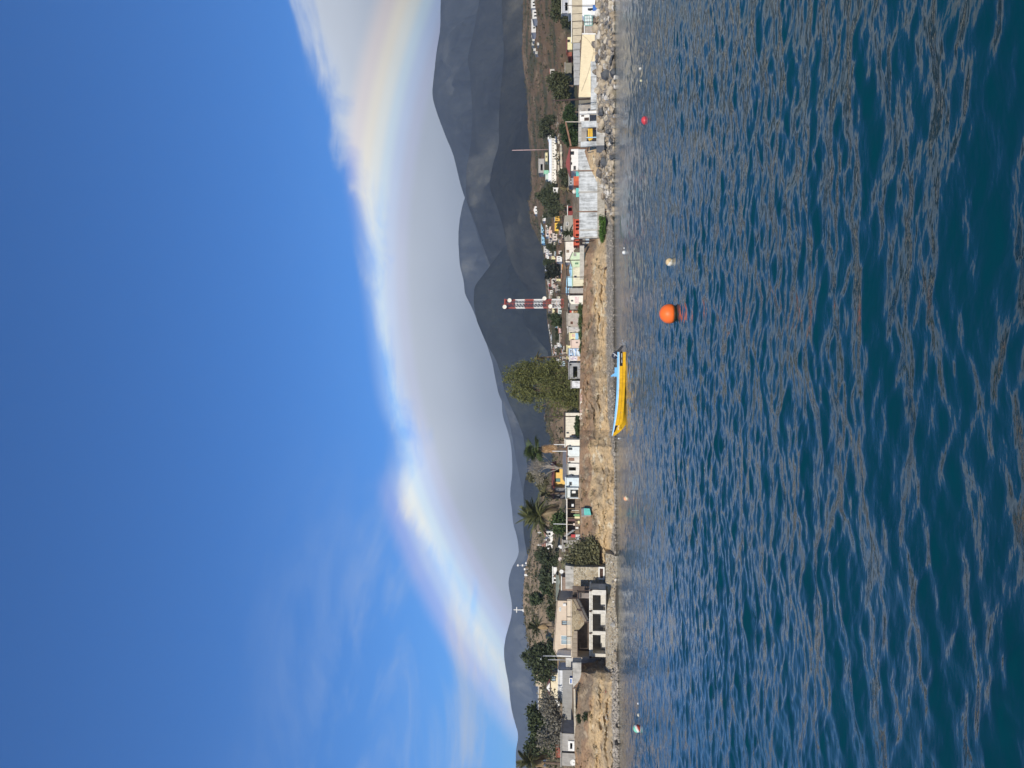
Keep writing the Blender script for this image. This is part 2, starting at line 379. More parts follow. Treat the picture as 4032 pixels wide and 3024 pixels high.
och = lerp(lerp(np.broadcast_to(C(0.51, 0.37, 0.21), LX.shape + (3,)), C(0.40, 0.31, 0.20), sm(A1 + strat * 0.6, -0.1, 0.6)), C(0.62, 0.53, 0.37), sm(A2 - A1 * 0.5, 0.25, 0.8))
och = lerp(och, C(0.22, 0.165, 0.11), sm(A3 + 0.4 * A2, 0.45, 0.9))
soil = lerp(lerp(np.broadcast_to(C(0.315, 0.205, 0.125), LX.shape + (3,)), C(0.25, 0.19, 0.13), sm(A1 + A2 * 0.6, -0.1, 0.5)), C(0.43, 0.34, 0.23), sm(A2 * 0.8 + A3 * 0.5, 0.3, 0.8))
upper = sm(LK + 0.55 * A1 + 0.2 * A2, 3.95, 4.25)
rockface = lerp(och, soil, upper)
dirt = lerp(np.broadcast_to(C(0.30, 0.23, 0.155), LX.shape + (3,)), C(0.20, 0.16, 0.10), sm(A2, -0.2, 0.5))
g1 = fbm(LX * 0.035, LD * 0.035, 0 * LX, 5); g2 = fbm(LX * 0.22, LD * 0.12, 0 * LX, 4)
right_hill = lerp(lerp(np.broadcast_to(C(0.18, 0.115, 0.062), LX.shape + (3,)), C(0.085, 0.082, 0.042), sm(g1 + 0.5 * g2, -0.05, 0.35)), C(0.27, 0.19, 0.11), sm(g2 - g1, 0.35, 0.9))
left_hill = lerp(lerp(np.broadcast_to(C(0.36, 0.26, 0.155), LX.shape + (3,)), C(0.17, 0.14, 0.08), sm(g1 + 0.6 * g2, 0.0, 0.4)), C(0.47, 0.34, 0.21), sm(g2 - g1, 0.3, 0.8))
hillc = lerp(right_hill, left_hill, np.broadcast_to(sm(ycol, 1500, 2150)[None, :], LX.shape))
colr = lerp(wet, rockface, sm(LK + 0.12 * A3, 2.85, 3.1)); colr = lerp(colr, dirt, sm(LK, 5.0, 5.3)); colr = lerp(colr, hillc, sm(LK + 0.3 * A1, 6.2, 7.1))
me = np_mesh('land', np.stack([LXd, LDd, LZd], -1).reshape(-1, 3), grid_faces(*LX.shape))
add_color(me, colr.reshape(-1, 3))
mt, T = new_mat('earth')
va = T.n('ShaderNodeVertexColor', layer_name='tint').outputs[0]; pos = T.n('ShaderNodeNewGeometry').outputs['Position']
gr = T.noise(pos, 3.2, 6.0, 0.7); gr2 = T.noise(T.vmul(pos, (0.8, 0.8, 3.0)), 1.1, 5.0, 0.65)
cc = T.mix(1.0, va, T.ramp(T.math('ADD', T.math('MULTIPLY', gr, 0.6), T.math('MULTIPLY', gr2, 0.4)), [(0.28, (0.45, 0.43, 0.40)), (0.5, (1.0, 1.0, 1.0)), (0.72, (1.45, 1.42, 1.36))]), 'MULTIPLY')
bs = T.n('ShaderNodeBsdfPrincipled'); T.set(bs.inputs['Base Color'], cc); bs.inputs['Roughness'].default_value = 0.95; bs.inputs['Specular IOR Level'].default_value = 0.15
bp = T.n('ShaderNodeBump'); bp.inputs['Strength'].default_value = 0.7; bp.inputs['Distance'].default_value = 0.25; T.set(bp.inputs['Height'], T.math('ADD', gr, gr2)); T.set(bs.inputs['Normal'], bp.outputs[0])
finish(T, bs.outputs[0])
land = structure(link('land', me, mt, smooth=True))
# ---------------- mountain ranges under the cloud: crest lines over photo rows, each a ridge with spurs and gullies
mm, T = new_mat('shaded_chaparral')
va = T.n('ShaderNodeVertexColor', layer_name='tint').outputs[0]; pos = T.n('ShaderNodeNewGeometry').outputs['Position']
nz = T.math('ADD', T.math('MULTIPLY', T.noise(pos, 0.018, 8.0, 0.7), 0.6), T.math('MULTIPLY', T.noise(T.vmul(pos, (1.0, 0.35, 0.6)), 0.05, 6.0, 0.7), 0.4))
cc = T.mix(1.0, va, T.ramp(nz, [(0.34, (0.45, 0.47, 0.48)), (0.5, (1.0, 1.0, 1.0)), (0.66, (2.0, 1.85, 1.6))]), 'MULTIPLY')
bs = T.n('ShaderNodeBsdfPrincipled'); T.set(bs.inputs['Base Color'], cc); bp = T.n('ShaderNodeBump'); bp.inputs['Strength'].default_value = 0.9; bp.inputs['Distance'].default_value = 14.0; T.set(bp.inputs['Height'], nz); T.set(bs.inputs['Normal'], bp.outputs[0]); bs.inputs['Roughness'].default_value = 1.0; bs.inputs['Specular IOR Level'].default_value = 0.0
finish(T, bs.outputs[0])
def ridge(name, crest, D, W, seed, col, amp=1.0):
    crest = sorted(crest, key=lambda p: p[1])
    ys = np.array([p[1] for p in crest], float); xs = np.array([p[0] for p in crest], float)
    yy = np.linspace(ys[0], ys[-1], 420); xx = np.interp(yy, ys, xs)
    k = np.ones(9) / 9; xx = np.convolve(np.pad(xx, 4, 'edge'), k, 'valid')
    sl = np.array([slope_of(x) for x in xx]); zc = EYE + sl * D
    t = (1512 - yy) / F
    r = np.concatenate([np.linspace(-1, 0, 60), np.linspace(0.06, 1, 12)])
    Rr, Tt = np.meshgrid(r, t, indexing='ij')
    Y = D + Rr * W; X = Tt * Y
    shape = np.where(Rr < 0, (1 + Rr) ** 1.15, 1 - 0.8 * Rr)
    gl = fbm(X * 0.0042 + seed, Y * 0.0016, 0 * X + seed, 5, 0.55)
    midm = np.clip(-Rr * 6, 0, 1) * np.clip((Rr + 1) * 3, 0, 1)
    base = -25.0
    Z = base + (zc[None, :] - base) * shape * (1 - 0.40 * amp * np.clip(gl + 0.5, 0, 2) * midm) + 6 * amp * fbm(X * 0.02, Y * 0.02, 0 * X + seed, 3) * (0.25 + midm) * 0.5
    cap = EYE + (sl[None, :] - 0.012 * np.clip(-Rr * 4, 0, 1)) * Y
    Z = np.where(Rr <= 0, np.minimum(Z, cap), Z)
    me = np_mesh(name, np.stack([X, Y, Z], -1).reshape(-1, 3), grid_faces(*X.shape))
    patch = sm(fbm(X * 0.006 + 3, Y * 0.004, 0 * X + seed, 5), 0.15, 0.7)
    c = lerp(np.broadcast_to(C(*col), X.shape + (3,)), C(col[0] * 3.2, col[1] * 2.8, col[2] * 2.3), patch)  # slope colours kept dark in place of the cloud's shadow
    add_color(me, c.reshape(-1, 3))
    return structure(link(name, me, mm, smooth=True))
def cr(X, Y, k): return (1060 + X / 1.106, Y / 1.106)       # read off an enlarged view of the range
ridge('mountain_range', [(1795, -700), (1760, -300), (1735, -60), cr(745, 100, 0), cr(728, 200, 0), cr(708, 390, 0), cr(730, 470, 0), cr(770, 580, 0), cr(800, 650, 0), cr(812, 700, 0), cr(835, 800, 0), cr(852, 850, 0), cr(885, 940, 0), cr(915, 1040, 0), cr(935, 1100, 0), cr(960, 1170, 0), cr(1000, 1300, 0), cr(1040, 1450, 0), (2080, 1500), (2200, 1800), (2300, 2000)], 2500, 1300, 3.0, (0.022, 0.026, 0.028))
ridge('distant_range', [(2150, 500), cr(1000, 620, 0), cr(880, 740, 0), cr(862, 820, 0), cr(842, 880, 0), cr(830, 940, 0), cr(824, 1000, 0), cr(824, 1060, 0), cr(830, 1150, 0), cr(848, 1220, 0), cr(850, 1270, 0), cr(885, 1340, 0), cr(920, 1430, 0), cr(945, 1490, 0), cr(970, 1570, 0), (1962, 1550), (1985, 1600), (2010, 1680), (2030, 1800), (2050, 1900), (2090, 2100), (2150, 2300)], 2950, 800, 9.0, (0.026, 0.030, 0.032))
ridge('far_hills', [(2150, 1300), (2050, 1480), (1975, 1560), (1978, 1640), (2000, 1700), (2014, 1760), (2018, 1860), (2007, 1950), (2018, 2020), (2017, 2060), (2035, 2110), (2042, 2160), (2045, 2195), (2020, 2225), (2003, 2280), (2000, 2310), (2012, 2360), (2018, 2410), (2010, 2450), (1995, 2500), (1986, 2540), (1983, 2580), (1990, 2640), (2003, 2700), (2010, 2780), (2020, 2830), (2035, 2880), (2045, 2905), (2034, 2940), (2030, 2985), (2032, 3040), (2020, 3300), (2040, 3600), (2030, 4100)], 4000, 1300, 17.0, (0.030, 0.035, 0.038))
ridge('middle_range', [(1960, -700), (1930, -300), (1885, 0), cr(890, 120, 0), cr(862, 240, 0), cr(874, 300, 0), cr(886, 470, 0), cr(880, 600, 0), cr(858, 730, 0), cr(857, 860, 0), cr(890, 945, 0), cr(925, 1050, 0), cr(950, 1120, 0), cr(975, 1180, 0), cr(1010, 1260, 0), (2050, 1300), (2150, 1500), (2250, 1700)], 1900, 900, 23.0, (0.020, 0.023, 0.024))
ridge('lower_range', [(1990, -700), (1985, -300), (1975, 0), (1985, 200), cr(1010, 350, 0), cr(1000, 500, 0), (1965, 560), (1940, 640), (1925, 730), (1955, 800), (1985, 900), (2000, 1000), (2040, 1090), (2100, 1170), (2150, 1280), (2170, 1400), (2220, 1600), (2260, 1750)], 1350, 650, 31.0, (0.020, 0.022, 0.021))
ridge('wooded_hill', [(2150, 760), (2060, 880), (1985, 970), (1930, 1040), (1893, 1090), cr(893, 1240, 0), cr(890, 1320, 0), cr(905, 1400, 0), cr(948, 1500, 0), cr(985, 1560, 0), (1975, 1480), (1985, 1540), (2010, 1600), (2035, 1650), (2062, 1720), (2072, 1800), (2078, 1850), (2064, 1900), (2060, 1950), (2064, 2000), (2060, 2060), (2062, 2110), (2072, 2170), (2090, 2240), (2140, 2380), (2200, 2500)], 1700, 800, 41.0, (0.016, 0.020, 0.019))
# ---------------- the sea: long chop as geometry, ripples in the bump
rowsV = np.concatenate([np.linspace(4900, 3400, 290, endpoint=False), np.linspace(3400, 2700, 560, endpoint=False), np.linspace(2700, 2436, 400, endpoint=False)])
Dw = np.array([D_water(v) for v in rowsV]); Dw = np.concatenate([Dw, np.linspace(Dw[-1] + 2, 190, 30)])
tw = np.concatenate([np.linspace(-1.6, -0.58, 50, endpoint=False), np.linspace(-0.58, 0.58, 440, endpoint=False), np.linspace(0.58, 1.6, 50)])
WX = tw[None, :] * Dw[:, None]; WY = np.broadcast_to(Dw[:, None], WX.shape).copy()
dS = np.gradient(Dw)[:, None] * np.ones_like(WX); dX = np.gradient(tw)[None, :] * Dw[:, None]
rs = np.random.RandomState(5)
gust = 0.75 + 0.55 * fbm(WX * 0.05, WY * 0.03, 0 * WX, 3)
Z = np.zeros_like(WX); HX = np.zeros_like(WX); HY = np.zeros_like(WX)
for i in range(90):
    lam = 0.13 * (2.6 / 0.13) ** rs.rand()
    th = rs.normal(R(-98), R(44)); k = 2 * math.pi / lam
    kx, ky = k * math.cos(th), k * math.sin(th)
    a = 0.031 * (1.0 if lam < 1.0 else 0.6) / k * rs.uniform(0.6, 1.3)
    sp = np.abs(math.sin(th)) * dS + np.abs(math.cos(th)) * dX
    att = np.clip((lam / np.maximum(sp, 1e-4) - 1.2) / 1.6, 0, 1)
    ph = kx * WX + ky * WY + rs.rand() * 6.28
    w = a * att * (gust if lam < 0.9 else 1.0)
    Z += w * np.sin(ph); HX -= 0.8 * w * math.cos(th) * np.cos(ph) * -1; HY -= 0.8 * w * math.sin(th) * np.cos(ph) * -1
calm = np.clip((Dw - 95) / 40, 0, 1)[:, None]
Z *= 1 - 0.75 * calm
me = np_mesh('sea', np.stack([WX + HX, WY + HY, Z], -1).reshape(-1, 3), grid_faces(*WX.shape))
ms, T = new_mat('sea_water')
pos = T.n('ShaderNodeNewGeometry').outputs['Position']
b = T.n('ShaderNodeBsdfPrincipled')
big = T.noise(pos, 0.35, 3.0)
T.set(b.inputs['Base Color'], T.mix(big, (0.0004, 0.036, 0.047), (0.0008, 0.054, 0.068)))
b.inputs['Roughness'].default_value = 0.06; b.inputs['IOR'].default_value = 1.333; b.inputs['Specular IOR Level'].default_value = 0.5
sepw = T.n('ShaderNodeSeparateXYZ'); T.set(sepw.inputs[0], pos)
farw = T.n('ShaderNodeMapRange', interpolation_type='SMOOTHSTEP'); T.set(farw.inputs[0], sepw.outputs[1]); farw.inputs[1].default_value = 14.0; farw.inputs[2].default_value = 60.0
w0 = T.noise(T.vmul(pos, (0.8, 1.5, 1.0)), 1.9, 3.0, 0.6); w1 = T.noise(T.vmul(pos, (1.0, 1.7, 1.0)), 4.6, 2.0, 0.5); w2 = T.noise(T.vmul(pos, (1.0, 1.9, 1.0)), 10.0, 2.0, 0.5)
bp = T.n('ShaderNodeBump'); bp.inputs['Strength'].default_value = 1.0; bp.inputs['Distance'].default_value = 1.0
hsum = T.math('ADD', T.math('MULTIPLY', w1, 0.009), T.math('MULTIPLY', w2, 0.0030))
T.set(bp.inputs['Height'], T.math('ADD', hsum, T.math('MULTIPLY', T.math('MULTIPLY', w0, farw.outputs[0]), 0.10))); T.set(b.inputs['Normal'], bp.outputs[0])
finish(T, b.outputs[0])
sea = structure(link('sea', me, ms, smooth=True))
# ---------------- the rainy air between here and the range
hz = MB().box(-8500, 8500, -60, 5600, -30, 600).build('haze', None); hz['kind'] = 'stuff'
mh, T = new_mat('rain_haze'); pv = T.n('ShaderNodeVolumePrincipled')
pv.inputs['Color'].default_value = (0.66, 0.80, 1.0, 1); pv.inputs['Density'].default_value = 1.3e-4; pv.inputs['Density Attribute'].default_value = ''; pv.inputs['Anisotropy'].default_value = 0.0
T.set(T.n('ShaderNodeOutputMaterial').inputs['Volume'], pv.outputs[0]); hz.data.materials.append(mh)
try: mh.cycles.homogeneous_volume = True
except Exception: pass
# ================================================================== BUILDERS
import bmesh
rnd = random.Random(3)
GLASS = M((0.025, 0.03, 0.035), rough=0.12, dirt=0.2, bump=0.0, streak=False, spec=0.6)
PALE_GLASS = M((0.30, 0.38, 0.42), rough=0.15, dirt=0.2, bump=0.0, spec=0.6)
WHITE = M((0.78, 0.77, 0.73), dirt=0.22); CREAM = M((0.74, 0.66, 0.47), dirt=0.2); BEIGE = M((0.58, 0.47, 0.35), dirt=0.12)
GREY = M((0.36, 0.34, 0.31), dirt=0.4); DGREY = M((0.19, 0.18, 0.17), dirt=0.4); CONC = M((0.45, 0.43, 0.39), dirt=0.55, scale=0.8); PALECONC = M((0.58, 0.57, 0.54), dirt=0.6, scale=0.7)
RUST = M((0.23, 0.11, 0.06), dirt=0.5); WOOD = M((0.20, 0.12, 0.075), dirt=0.4); DWOOD = M((0.075, 0.05, 0.04), dirt=0.3); PINEWOOD = M((0.46, 0.34, 0.21), dirt=0.35)
REDROOF = M((0.30, 0.095, 0.065), dirt=0.3); MINT = M((0.45, 0.62, 0.45), dirt=0.3); TURQ = M((0.16, 0.58, 0.52), dirt=0.3); SKYB = M((0.36, 0.60, 0.78), dirt=0.3)
YELLOW = M((0.75, 0.45, 0.06), dirt=0.2); PALEY = M((0.78, 0.70, 0.40), dirt=0.25); PINK = M((0.68, 0.45, 0.38), dirt=0.3); ORANGE = M((0.75, 0.20, 0.05), dirt=0.25); REDP = M((0.48, 0.06, 0.04), dirt=0.3)
BLUE = M((0.05, 0.16, 0.48), dirt=0.25); METAL = M((0.55, 0.56, 0.56), rough=0.45, dirt=0.4, metal=0.3); BLACK = M((0.015, 0.015, 0.017), rough=0.6, dirt=0.1); PAVE = M((0.24, 0.24, 0.235), dirt=0.3)
ROPE = M((0.5, 0.47, 0.40), dirt=0.3); BARK = M((0.17, 0.125, 0.09), dirt=0.5, bump=0.4); GBARK = M((0.34, 0.31, 0.27), dirt=0.4, bump=0.3); DRY = M((0.42, 0.29, 0.17), dirt=0.45); INSIDE = M((0.10, 0.085, 0.075), dirt=0.3)
def facade(mb, x0, x1, z0, z1, yf, t, holes):
    xs = sorted({x0, x1, *[h[0] for h in holes], *[h[1] for h in holes]}); zs = sorted({z0, z1, *[h[2] for h in holes], *[h[3] for h in holes]})
    for a, b in zip(xs, xs[1:]):
        for c, d in zip(zs, zs[1:]):
            mx, mz = (a + b) / 2, (c + d) / 2
            if any(h[0] < mx < h[1] and h[2] < mz < h[3] for h in holes): continue
            mb.quad((a, yf, c), (b, yf, c), (b, yf, d), (a, yf, d)); mb.quad((b, yf + t, c), (a, yf + t, c), (a, yf + t, d), (b, yf + t, d))
    for a, b, c, d in holes:
        mb.quad((a, yf, c), (a, yf, d), (a, yf + t, d), (a, yf + t, c)); mb.quad((b, yf, d), (b, yf, c), (b, yf + t, c), (b, yf + t, d))
        mb.quad((a, yf, c), (a, yf + t, c), (b, yf + t, c), (b, yf, c)); mb.quad((a, yf, d), (b, yf, d), (b, yf + t, d), (a, yf + t, d))
    return mb
def frame_ring(mb, a, b, c, d, y0, y1, w):
    mb.box(a, b, y0, y1, c, c + w); mb.box(a, b, y0, y1, d - w, d); mb.box(a, a + w, y0, y1, c + w, d - w); mb.box(b - w, b, y0, y1, c + w, d - w)
    return mb
def rect(xt, xb, y0, y1, D):
    a, b = P(xb, y1, D), P(xt, y0, D)
    return a.x, b.x, a.z, b.z
def building(name, label, cat, xt, xb, y0, y1, D, mat, depth=5.0, holes=(), roof='flat', rmat=None, group=None, over=0.15, sink=True, fmat=None, thick=0.2):
    X0, X1, Z0, Z1 = rect(xt, xb, y0, y1, D)
    if sink: Z0 = min(Z0, ground((X0 + X1) / 2, D) - 0.1, ground((X0 + X1) / 2, D + depth) - 0.1)
    root = thing(name, label, cat, ((X0 + X1) / 2, D, Z0), group)
    H = []
    for h in holes:
        a, b, c, d = rect(h[0], h[1], h[2], h[3], D); H.append((max(a, X0 + .05), min(b, X1 - .05), max(c, Z0 + .05), min(d, Z1 - .03)))
    w = facade(MB(), X0, X1, Z0, Z1, D, thick, H)
    w.box(X0, X0 + thick, D + thick, D + depth, Z0, Z1); w.box(X1 - thick, X1, D + thick, D + depth, Z0, Z1); w.box(X0 + thick, X1 - thick, D + depth - thick, D + depth, Z0, Z1)
    rmat = rmat or mat; o = over; xm = (X0 + X1) / 2
    r = MB()
    kind = None if roof is None else (roof if isinstance(roof, str) else roof[0])
    if kind == 'flat': r.box(X0 - o, X1 + o, D - o, D + depth + o, Z1, Z1 + 0.16)
    elif kind == 'gable':                           # ridge runs away from the viewer
        zr = P(roof[1], y0, D).z; xr = P(xt, roof[2], D).x if len(roof) > 2 else xm
        w.prism([(X0, Z1), (X1, Z1), (xr, zr)], D, D + thick); w.prism([(X0, Z1), (X1, Z1), (xr, zr)], D + depth - thick, D + depth)
        th = 0.14; kl = (zr - Z1) / max(xr - X0, .01); kr = (zr - Z1) / max(X1 - xr, .01)
        r.prism([(X0 - o, Z1 - o * kl), (xr, zr), (X1 + o, Z1 - o * kr), (X1 + o, Z1 - o * kr + th), (xr, zr + th), (X0 - o, Z1 - o * kl + th)], D - o, D + depth + o)
    elif kind in ('side', 'hip'):                   # ridge runs across the view
        zr = P(roof[1], y0, D).z; ins = (min(depth / 2, (X1 - X0) * 0.4) if kind == 'hip' else -0.0); dm = D + depth / 2
        a, b, c, d = (X0 - o, D - o, Z1), (X1 + o, D - o, Z1), (X1 + o, D + depth + o, Z1), (X0 - o, D + depth + o, Z1)
        e, f = (X0 - (0 if ins else o) + ins, dm, zr), (X1 + (0 if ins else o) - ins, dm, zr)
        r.quad(a, b, f, e); r.quad(c, d, e, f); r.poly([b, c, f]); r.poly([d, a, e]); r.quad(a, d, c, b)
    elif kind == 'shed':                            # slopes down towards the viewer
        zr = P(roof[1], y0, D).z; th = 0.12
        n = len(r.v); ov = 0.3
        for xx in (X0 - o, X1 + o): r.v += [(xx, D - ov, Z1), (xx, D + depth, zr), (xx, D + depth, zr + th), (xx, D - ov, Z1 + th)]
        r.f += [(n + 3, n + 2, n + 1, n), (n + 4, n + 5, n + 6, n + 7), (n, n + 1, n + 5, n + 4), (n + 1, n + 2, n + 6, n + 5), (n + 2, n + 3, n + 7, n + 6), (n + 3, n, n + 4, n + 7)]
        w.box(X0, X1, D + depth - thick, D + depth, Z1, zr)
    w.build('wall', mat, root, origin=root.location)
    if r.v: r.build('roof', rmat, root, origin=root.location)
    for h, (a, b, c, d) in zip(holes, H):
        k = h[4]
        if k == 'w':
            fw = max(0.05, min(0.09, (b - a) * 0.1))
            wn = frame_ring(MB(), a, b, c, d, D - 0.04, D + 0.1, fw)
            if b - a > 0.8: wn.box((a + b) / 2 - fw / 2, (a + b) / 2 + fw / 2, D - 0.02, D + 0.09, c + fw, d - fw)
            wo_ = wn.build('window', h[5] if len(h) > 5 and h[5] else (fmat or WHITE), root, origin=((a + b) / 2, D, c))
            MB().box(a + fw, b - fw, D + 0.05, D + 0.07, c + fw, d - fw).build('pane', h[6] if len(h) > 6 else GLASS, wo_, origin=((a + b) / 2, D, c))
        elif k == 'd':
            dr = MB().box(a + .02, b - .02, D + 0.06, D + 0.12, c, d - .02).build('door', h[5] if len(h) > 5 and h[5] else WOOD, root, origin=((a + b) / 2, D, c))
            MB().box(b - 0.16, b - 0.1, D + 0.02, D + 0.06, (c + d) / 2 - .08, (c + d) / 2 + .04).build('handle', METAL, dr, origin=((a + b) / 2, D, c))
        elif k == 'b':
            MB().box(a + .01, b - .01, D + 0.05, D + 0.1, c + .01, d - .01).build('panel', h[5], root, origin=((a + b) / 2, D, c))
    return root
def pxpoly(pts, D): return [(P(x, y, D).x, P(x, y, D).z) for x, y in pts]
def slab(name, label, cat, pts, D, depth, mat, sink=None, group=None):
    """one solid outlined in the photo, standing at depth D and `depth` metres thick"""
    q = pxpoly(pts, D)
    if sink is not None:
        g = min(z for _, z in q); q = [(x, z if z > g + sink else min(z, ground(x, D) - 0.15, ground(x, D + depth) - 0.1)) for x, z in q]
    cx = sum(p[0] for p in q) / len(q); zb = min(p[1] for p in q)
    return tag(MB().prism(q, D, D + depth).build(name, mat, origin=(cx, D, zb)), label, cat, group)
def part(root, name, pts, D, depth, mat):
    q = pxpoly(pts, D); return MB().prism(q, D, D + depth).build(name, mat, root, origin=root.location)
def pbox(root, name, xt, xb, y0, y1, D, depth, mat):
    a, b, c, d = rect(xt, xb, y0, y1, D); return MB().box(a, b, D, D + depth, c, d).build(name, mat, root, origin=root.location)
# ---------------- foliage
def leaf_mesh(name, cen, size, rs, flat=0.0, asp=0.55):
    n = len(cen); d1 = rs.normal(size=(n, 3)); d1[:, 2] *= (1 - flat); d1 /= np.linalg.norm(d1, axis=1)[:, None]
    d2 = np.cross(d1, rs.normal(size=(n, 3))); d2 /= np.linalg.norm(d2, axis=1)[:, None]
    s = (size * rs.uniform(0.6, 1.4, n))[:, None]
    v = np.stack([cen + d1 * s, cen + d2 * s * asp, cen - d1 * s, cen - d2 * s * asp], 1).reshape(-1, 3)
    return np_mesh(name, v, np.arange(4 * n).reshape(-1, 4))
def clump_points(lobes, n, rs, clumps=26, sig=0.2, hollow=0.62):
    """points gathered in clumps over the outer part of ellipsoid lobes (cx, cy, cz, rx, ry, rz)"""
    out = []; vol = np.array([l[3] * l[5] for l in lobes]); vol = vol / vol.sum()
    for l, f in zip(lobes, vol):
        m = max(30, int(n * f)); k = max(6, int(clumps * (0.5 + f * len(lobes) * 0.5)))
        d = rs.normal(size=(k, 3)); d /= np.linalg.norm(d, axis=1)[:, None]
        cc = d * (hollow + (1 - hollow) * rs.rand(k, 1))
        q = cc[rs.randint(0, k, m)] + rs.normal(size=(m, 3)) * sig
        out.append(q * np.array(l[3:6]) + np.array(l[:3]))
    return np.concatenate(out)
def tree(name, label, x0, x1, y0, y1, D, col, n=2600, leaf=0.3, seed=0, lobes=None, bark=BARK, group=None, cat='tree', sparse=False, base=None, var=0.5, flat=0.0):
    rs = np.random.RandomState(seed * 7 + 13); m = px2m(D)
    c = P((x0 + x1) / 2, (y0 + y1) / 2, D); g = ground(c.x, D) if base is None else base
    if lobes is None:
        lobes = []
        k = 7
        for i in range(k):
            u = rs.uniform(-0.52, 0.52); v = rs.uniform(-0.5, 0.45); r = rs.uniform(0.36, 0.52)
            lobes.append((0.5 + v * 0.9, 0.5 + u, r))
    L = []
    for v, u, r in lobes:                           # fractions of the box: height, width, radius
        p = P(x0 + (x1 - x0) * v, y0 + (y1 - y0) * u, D)
        wy, wx = abs(y1 - y0), abs(x1 - x0); wm = min(wx, wy); rx, rz = (.5 * wy + .5 * wm) * m * r * 0.62, (.5 * wx + .5 * wm) * m * r * 0.66
        L.append((p.x, p.y + rs.uniform(-.4, .6) * rx, p.z, rx, max(rx, rz) * 0.9, rz))
    root = thing(name, label, cat, (c.x, D, g), group)
    tr = MB(); zb = min(l[2] for l in L)
    h = max(0.4, zb - g); rr = max(0.09, 0.035 * abs(y1 - y0) * m)
    top = Vector((c.x + rnd.uniform(-.3, .3), D + 0.2, max(g + 0.5, zb)))
    tr.tube([(c.x, D, g - 0.25), (c.x + rnd.uniform(-.2, .2), D, g + h * 0.5), top], [rr * 1.4, rr, rr * 0.8], 7)
    for l in L: tr.tube([top, (top + Vector(l[:3])) / 2 + Vector((rnd.uniform(-.2, .2), 0, -.15)), Vector(l[:3]) + Vector((0, 0, l[5] * .4))], [rr * 0.7, rr * 0.45, rr * 0.15], 5)
    tr.build('trunk', bark, root, origin=root.location)
    pts = clump_points(L, n, rs, sig=(0.17 if n > 20000 else 0.22) if not sparse else 0.34)
    pts[:, 2] = np.maximum(pts[:, 2], g + 0.05)
    me = leaf_mesh('crown', pts - np.array(root.location), leaf, rs, flat)
    link('crown', me, M_leaf(col, var), root)
    return root
def bush(name, label, x0, x1, y0, y1, D, col, n=700, leaf=0.2, seed=0, group=None, cat='bush'): 
    return tree(name, label, x0, x1, y0, y1, D, col, n, leaf, seed, lobes=[(0.55, 0.25, 0.62), (0.5, 0.5, 0.7), (0.6, 0.75, 0.62), (0.72, 0.4, 0.6), (0.7, 0.62, 0.6)], group=group, cat=cat)
_fr = {}
def frond_mesh(kind, L, droop):
    key = (kind, round(L, 2), round(droop, 2))
    if key in _fr: return _fr[key]
    mb = MB(); n = 20
    P_ = lambda t: Vector((L * t * (1 - 0.22 * droop * t), 0, L * (0.42 * t - droop * t * t)))
    mb.tube([P_(t) for t in (0, .25, .5, .75, 1)], [.05, .04, .03, .02, .01], 4)
    for i in range(2, n + 1):
        t = i / n; ll = L * 0.30 * math.sin(math.pi * (0.18 + 0.74 * t)); p = P_(t); w = 0.05 + 0.018 * L
        for s in (-1, 1):
            tip = p + Vector((ll * 0.75, s * ll * 0.62, -ll * (0.18 + 0.25 * droop)))
            mb.poly([p + Vector((-w, 0, 0)), p + Vector((w, 0, 0)), tip])
    _fr[key] = mb; return mb
def palm(name, label, x, y, D, rad, col, n=34, seed=0, dead=8, deadcol=None, lo=-55, hi=78, trunk_r=0.22, lean=0.0, droop=0.55, base=None):
    rs = random.Random(seed + 5); c = P(x, y, D); L = rad * px2m(D); g = ground(c.x, D) if base is None else base
    root = thing(name, label, 'palm tree', (c.x - lean, D, g))
    tr = MB(); H = c.z - g
    tr.tube([(c.x - lean * (1 - t ** 1.3), D, g - 0.2 + (H + 0.2) * t) for t in (0, .2, .4, .6, .8, 1)], [trunk_r * k for k in (1.25, 1.05, 1.0, .95, .95, 1.1)], 9).build('trunk', BARK, root, origin=root.location)
    mats = [M_leaf(col, 0.45), M_leaf(deadcol or (0.30, 0.22, 0.12), 0.4)]
    meshes = {}
    for i in range(n + dead):
        dd = i >= n
        el = rs.uniform(lo, hi) if not dd else rs.uniform(-80, -48)
        dr = droop if el > 30 else droop * (0.85 + 0.3 * rs.random())
        key = (dd, i % 3)
        if key not in meshes:
            mb = frond_mesh('p', L * (1.0, 0.9, 1.08)[i % 3], (0.5, 0.7, 0.38)[i % 3] * droop / 0.55)
            me = bpy.data.meshes.new('frond'); me.from_pydata(mb.v, [], mb.f); me.materials.append(mats[1 if dd else 0]); meshes[key] = me
        f = bpy.data.objects.new('frond', meshes[key]); COL.objects.link(f); f.parent = root
        f.location = (c.x - root.location.x, 0, c.z - g + rs.uniform(-.1, .1))
        f.rotation_euler = (rs.uniform(-.3, .3), -R(el), rs.uniform(0, 6.283)); k = rs.uniform(.8, 1.08); f.scale = (k, k, k)
    return root
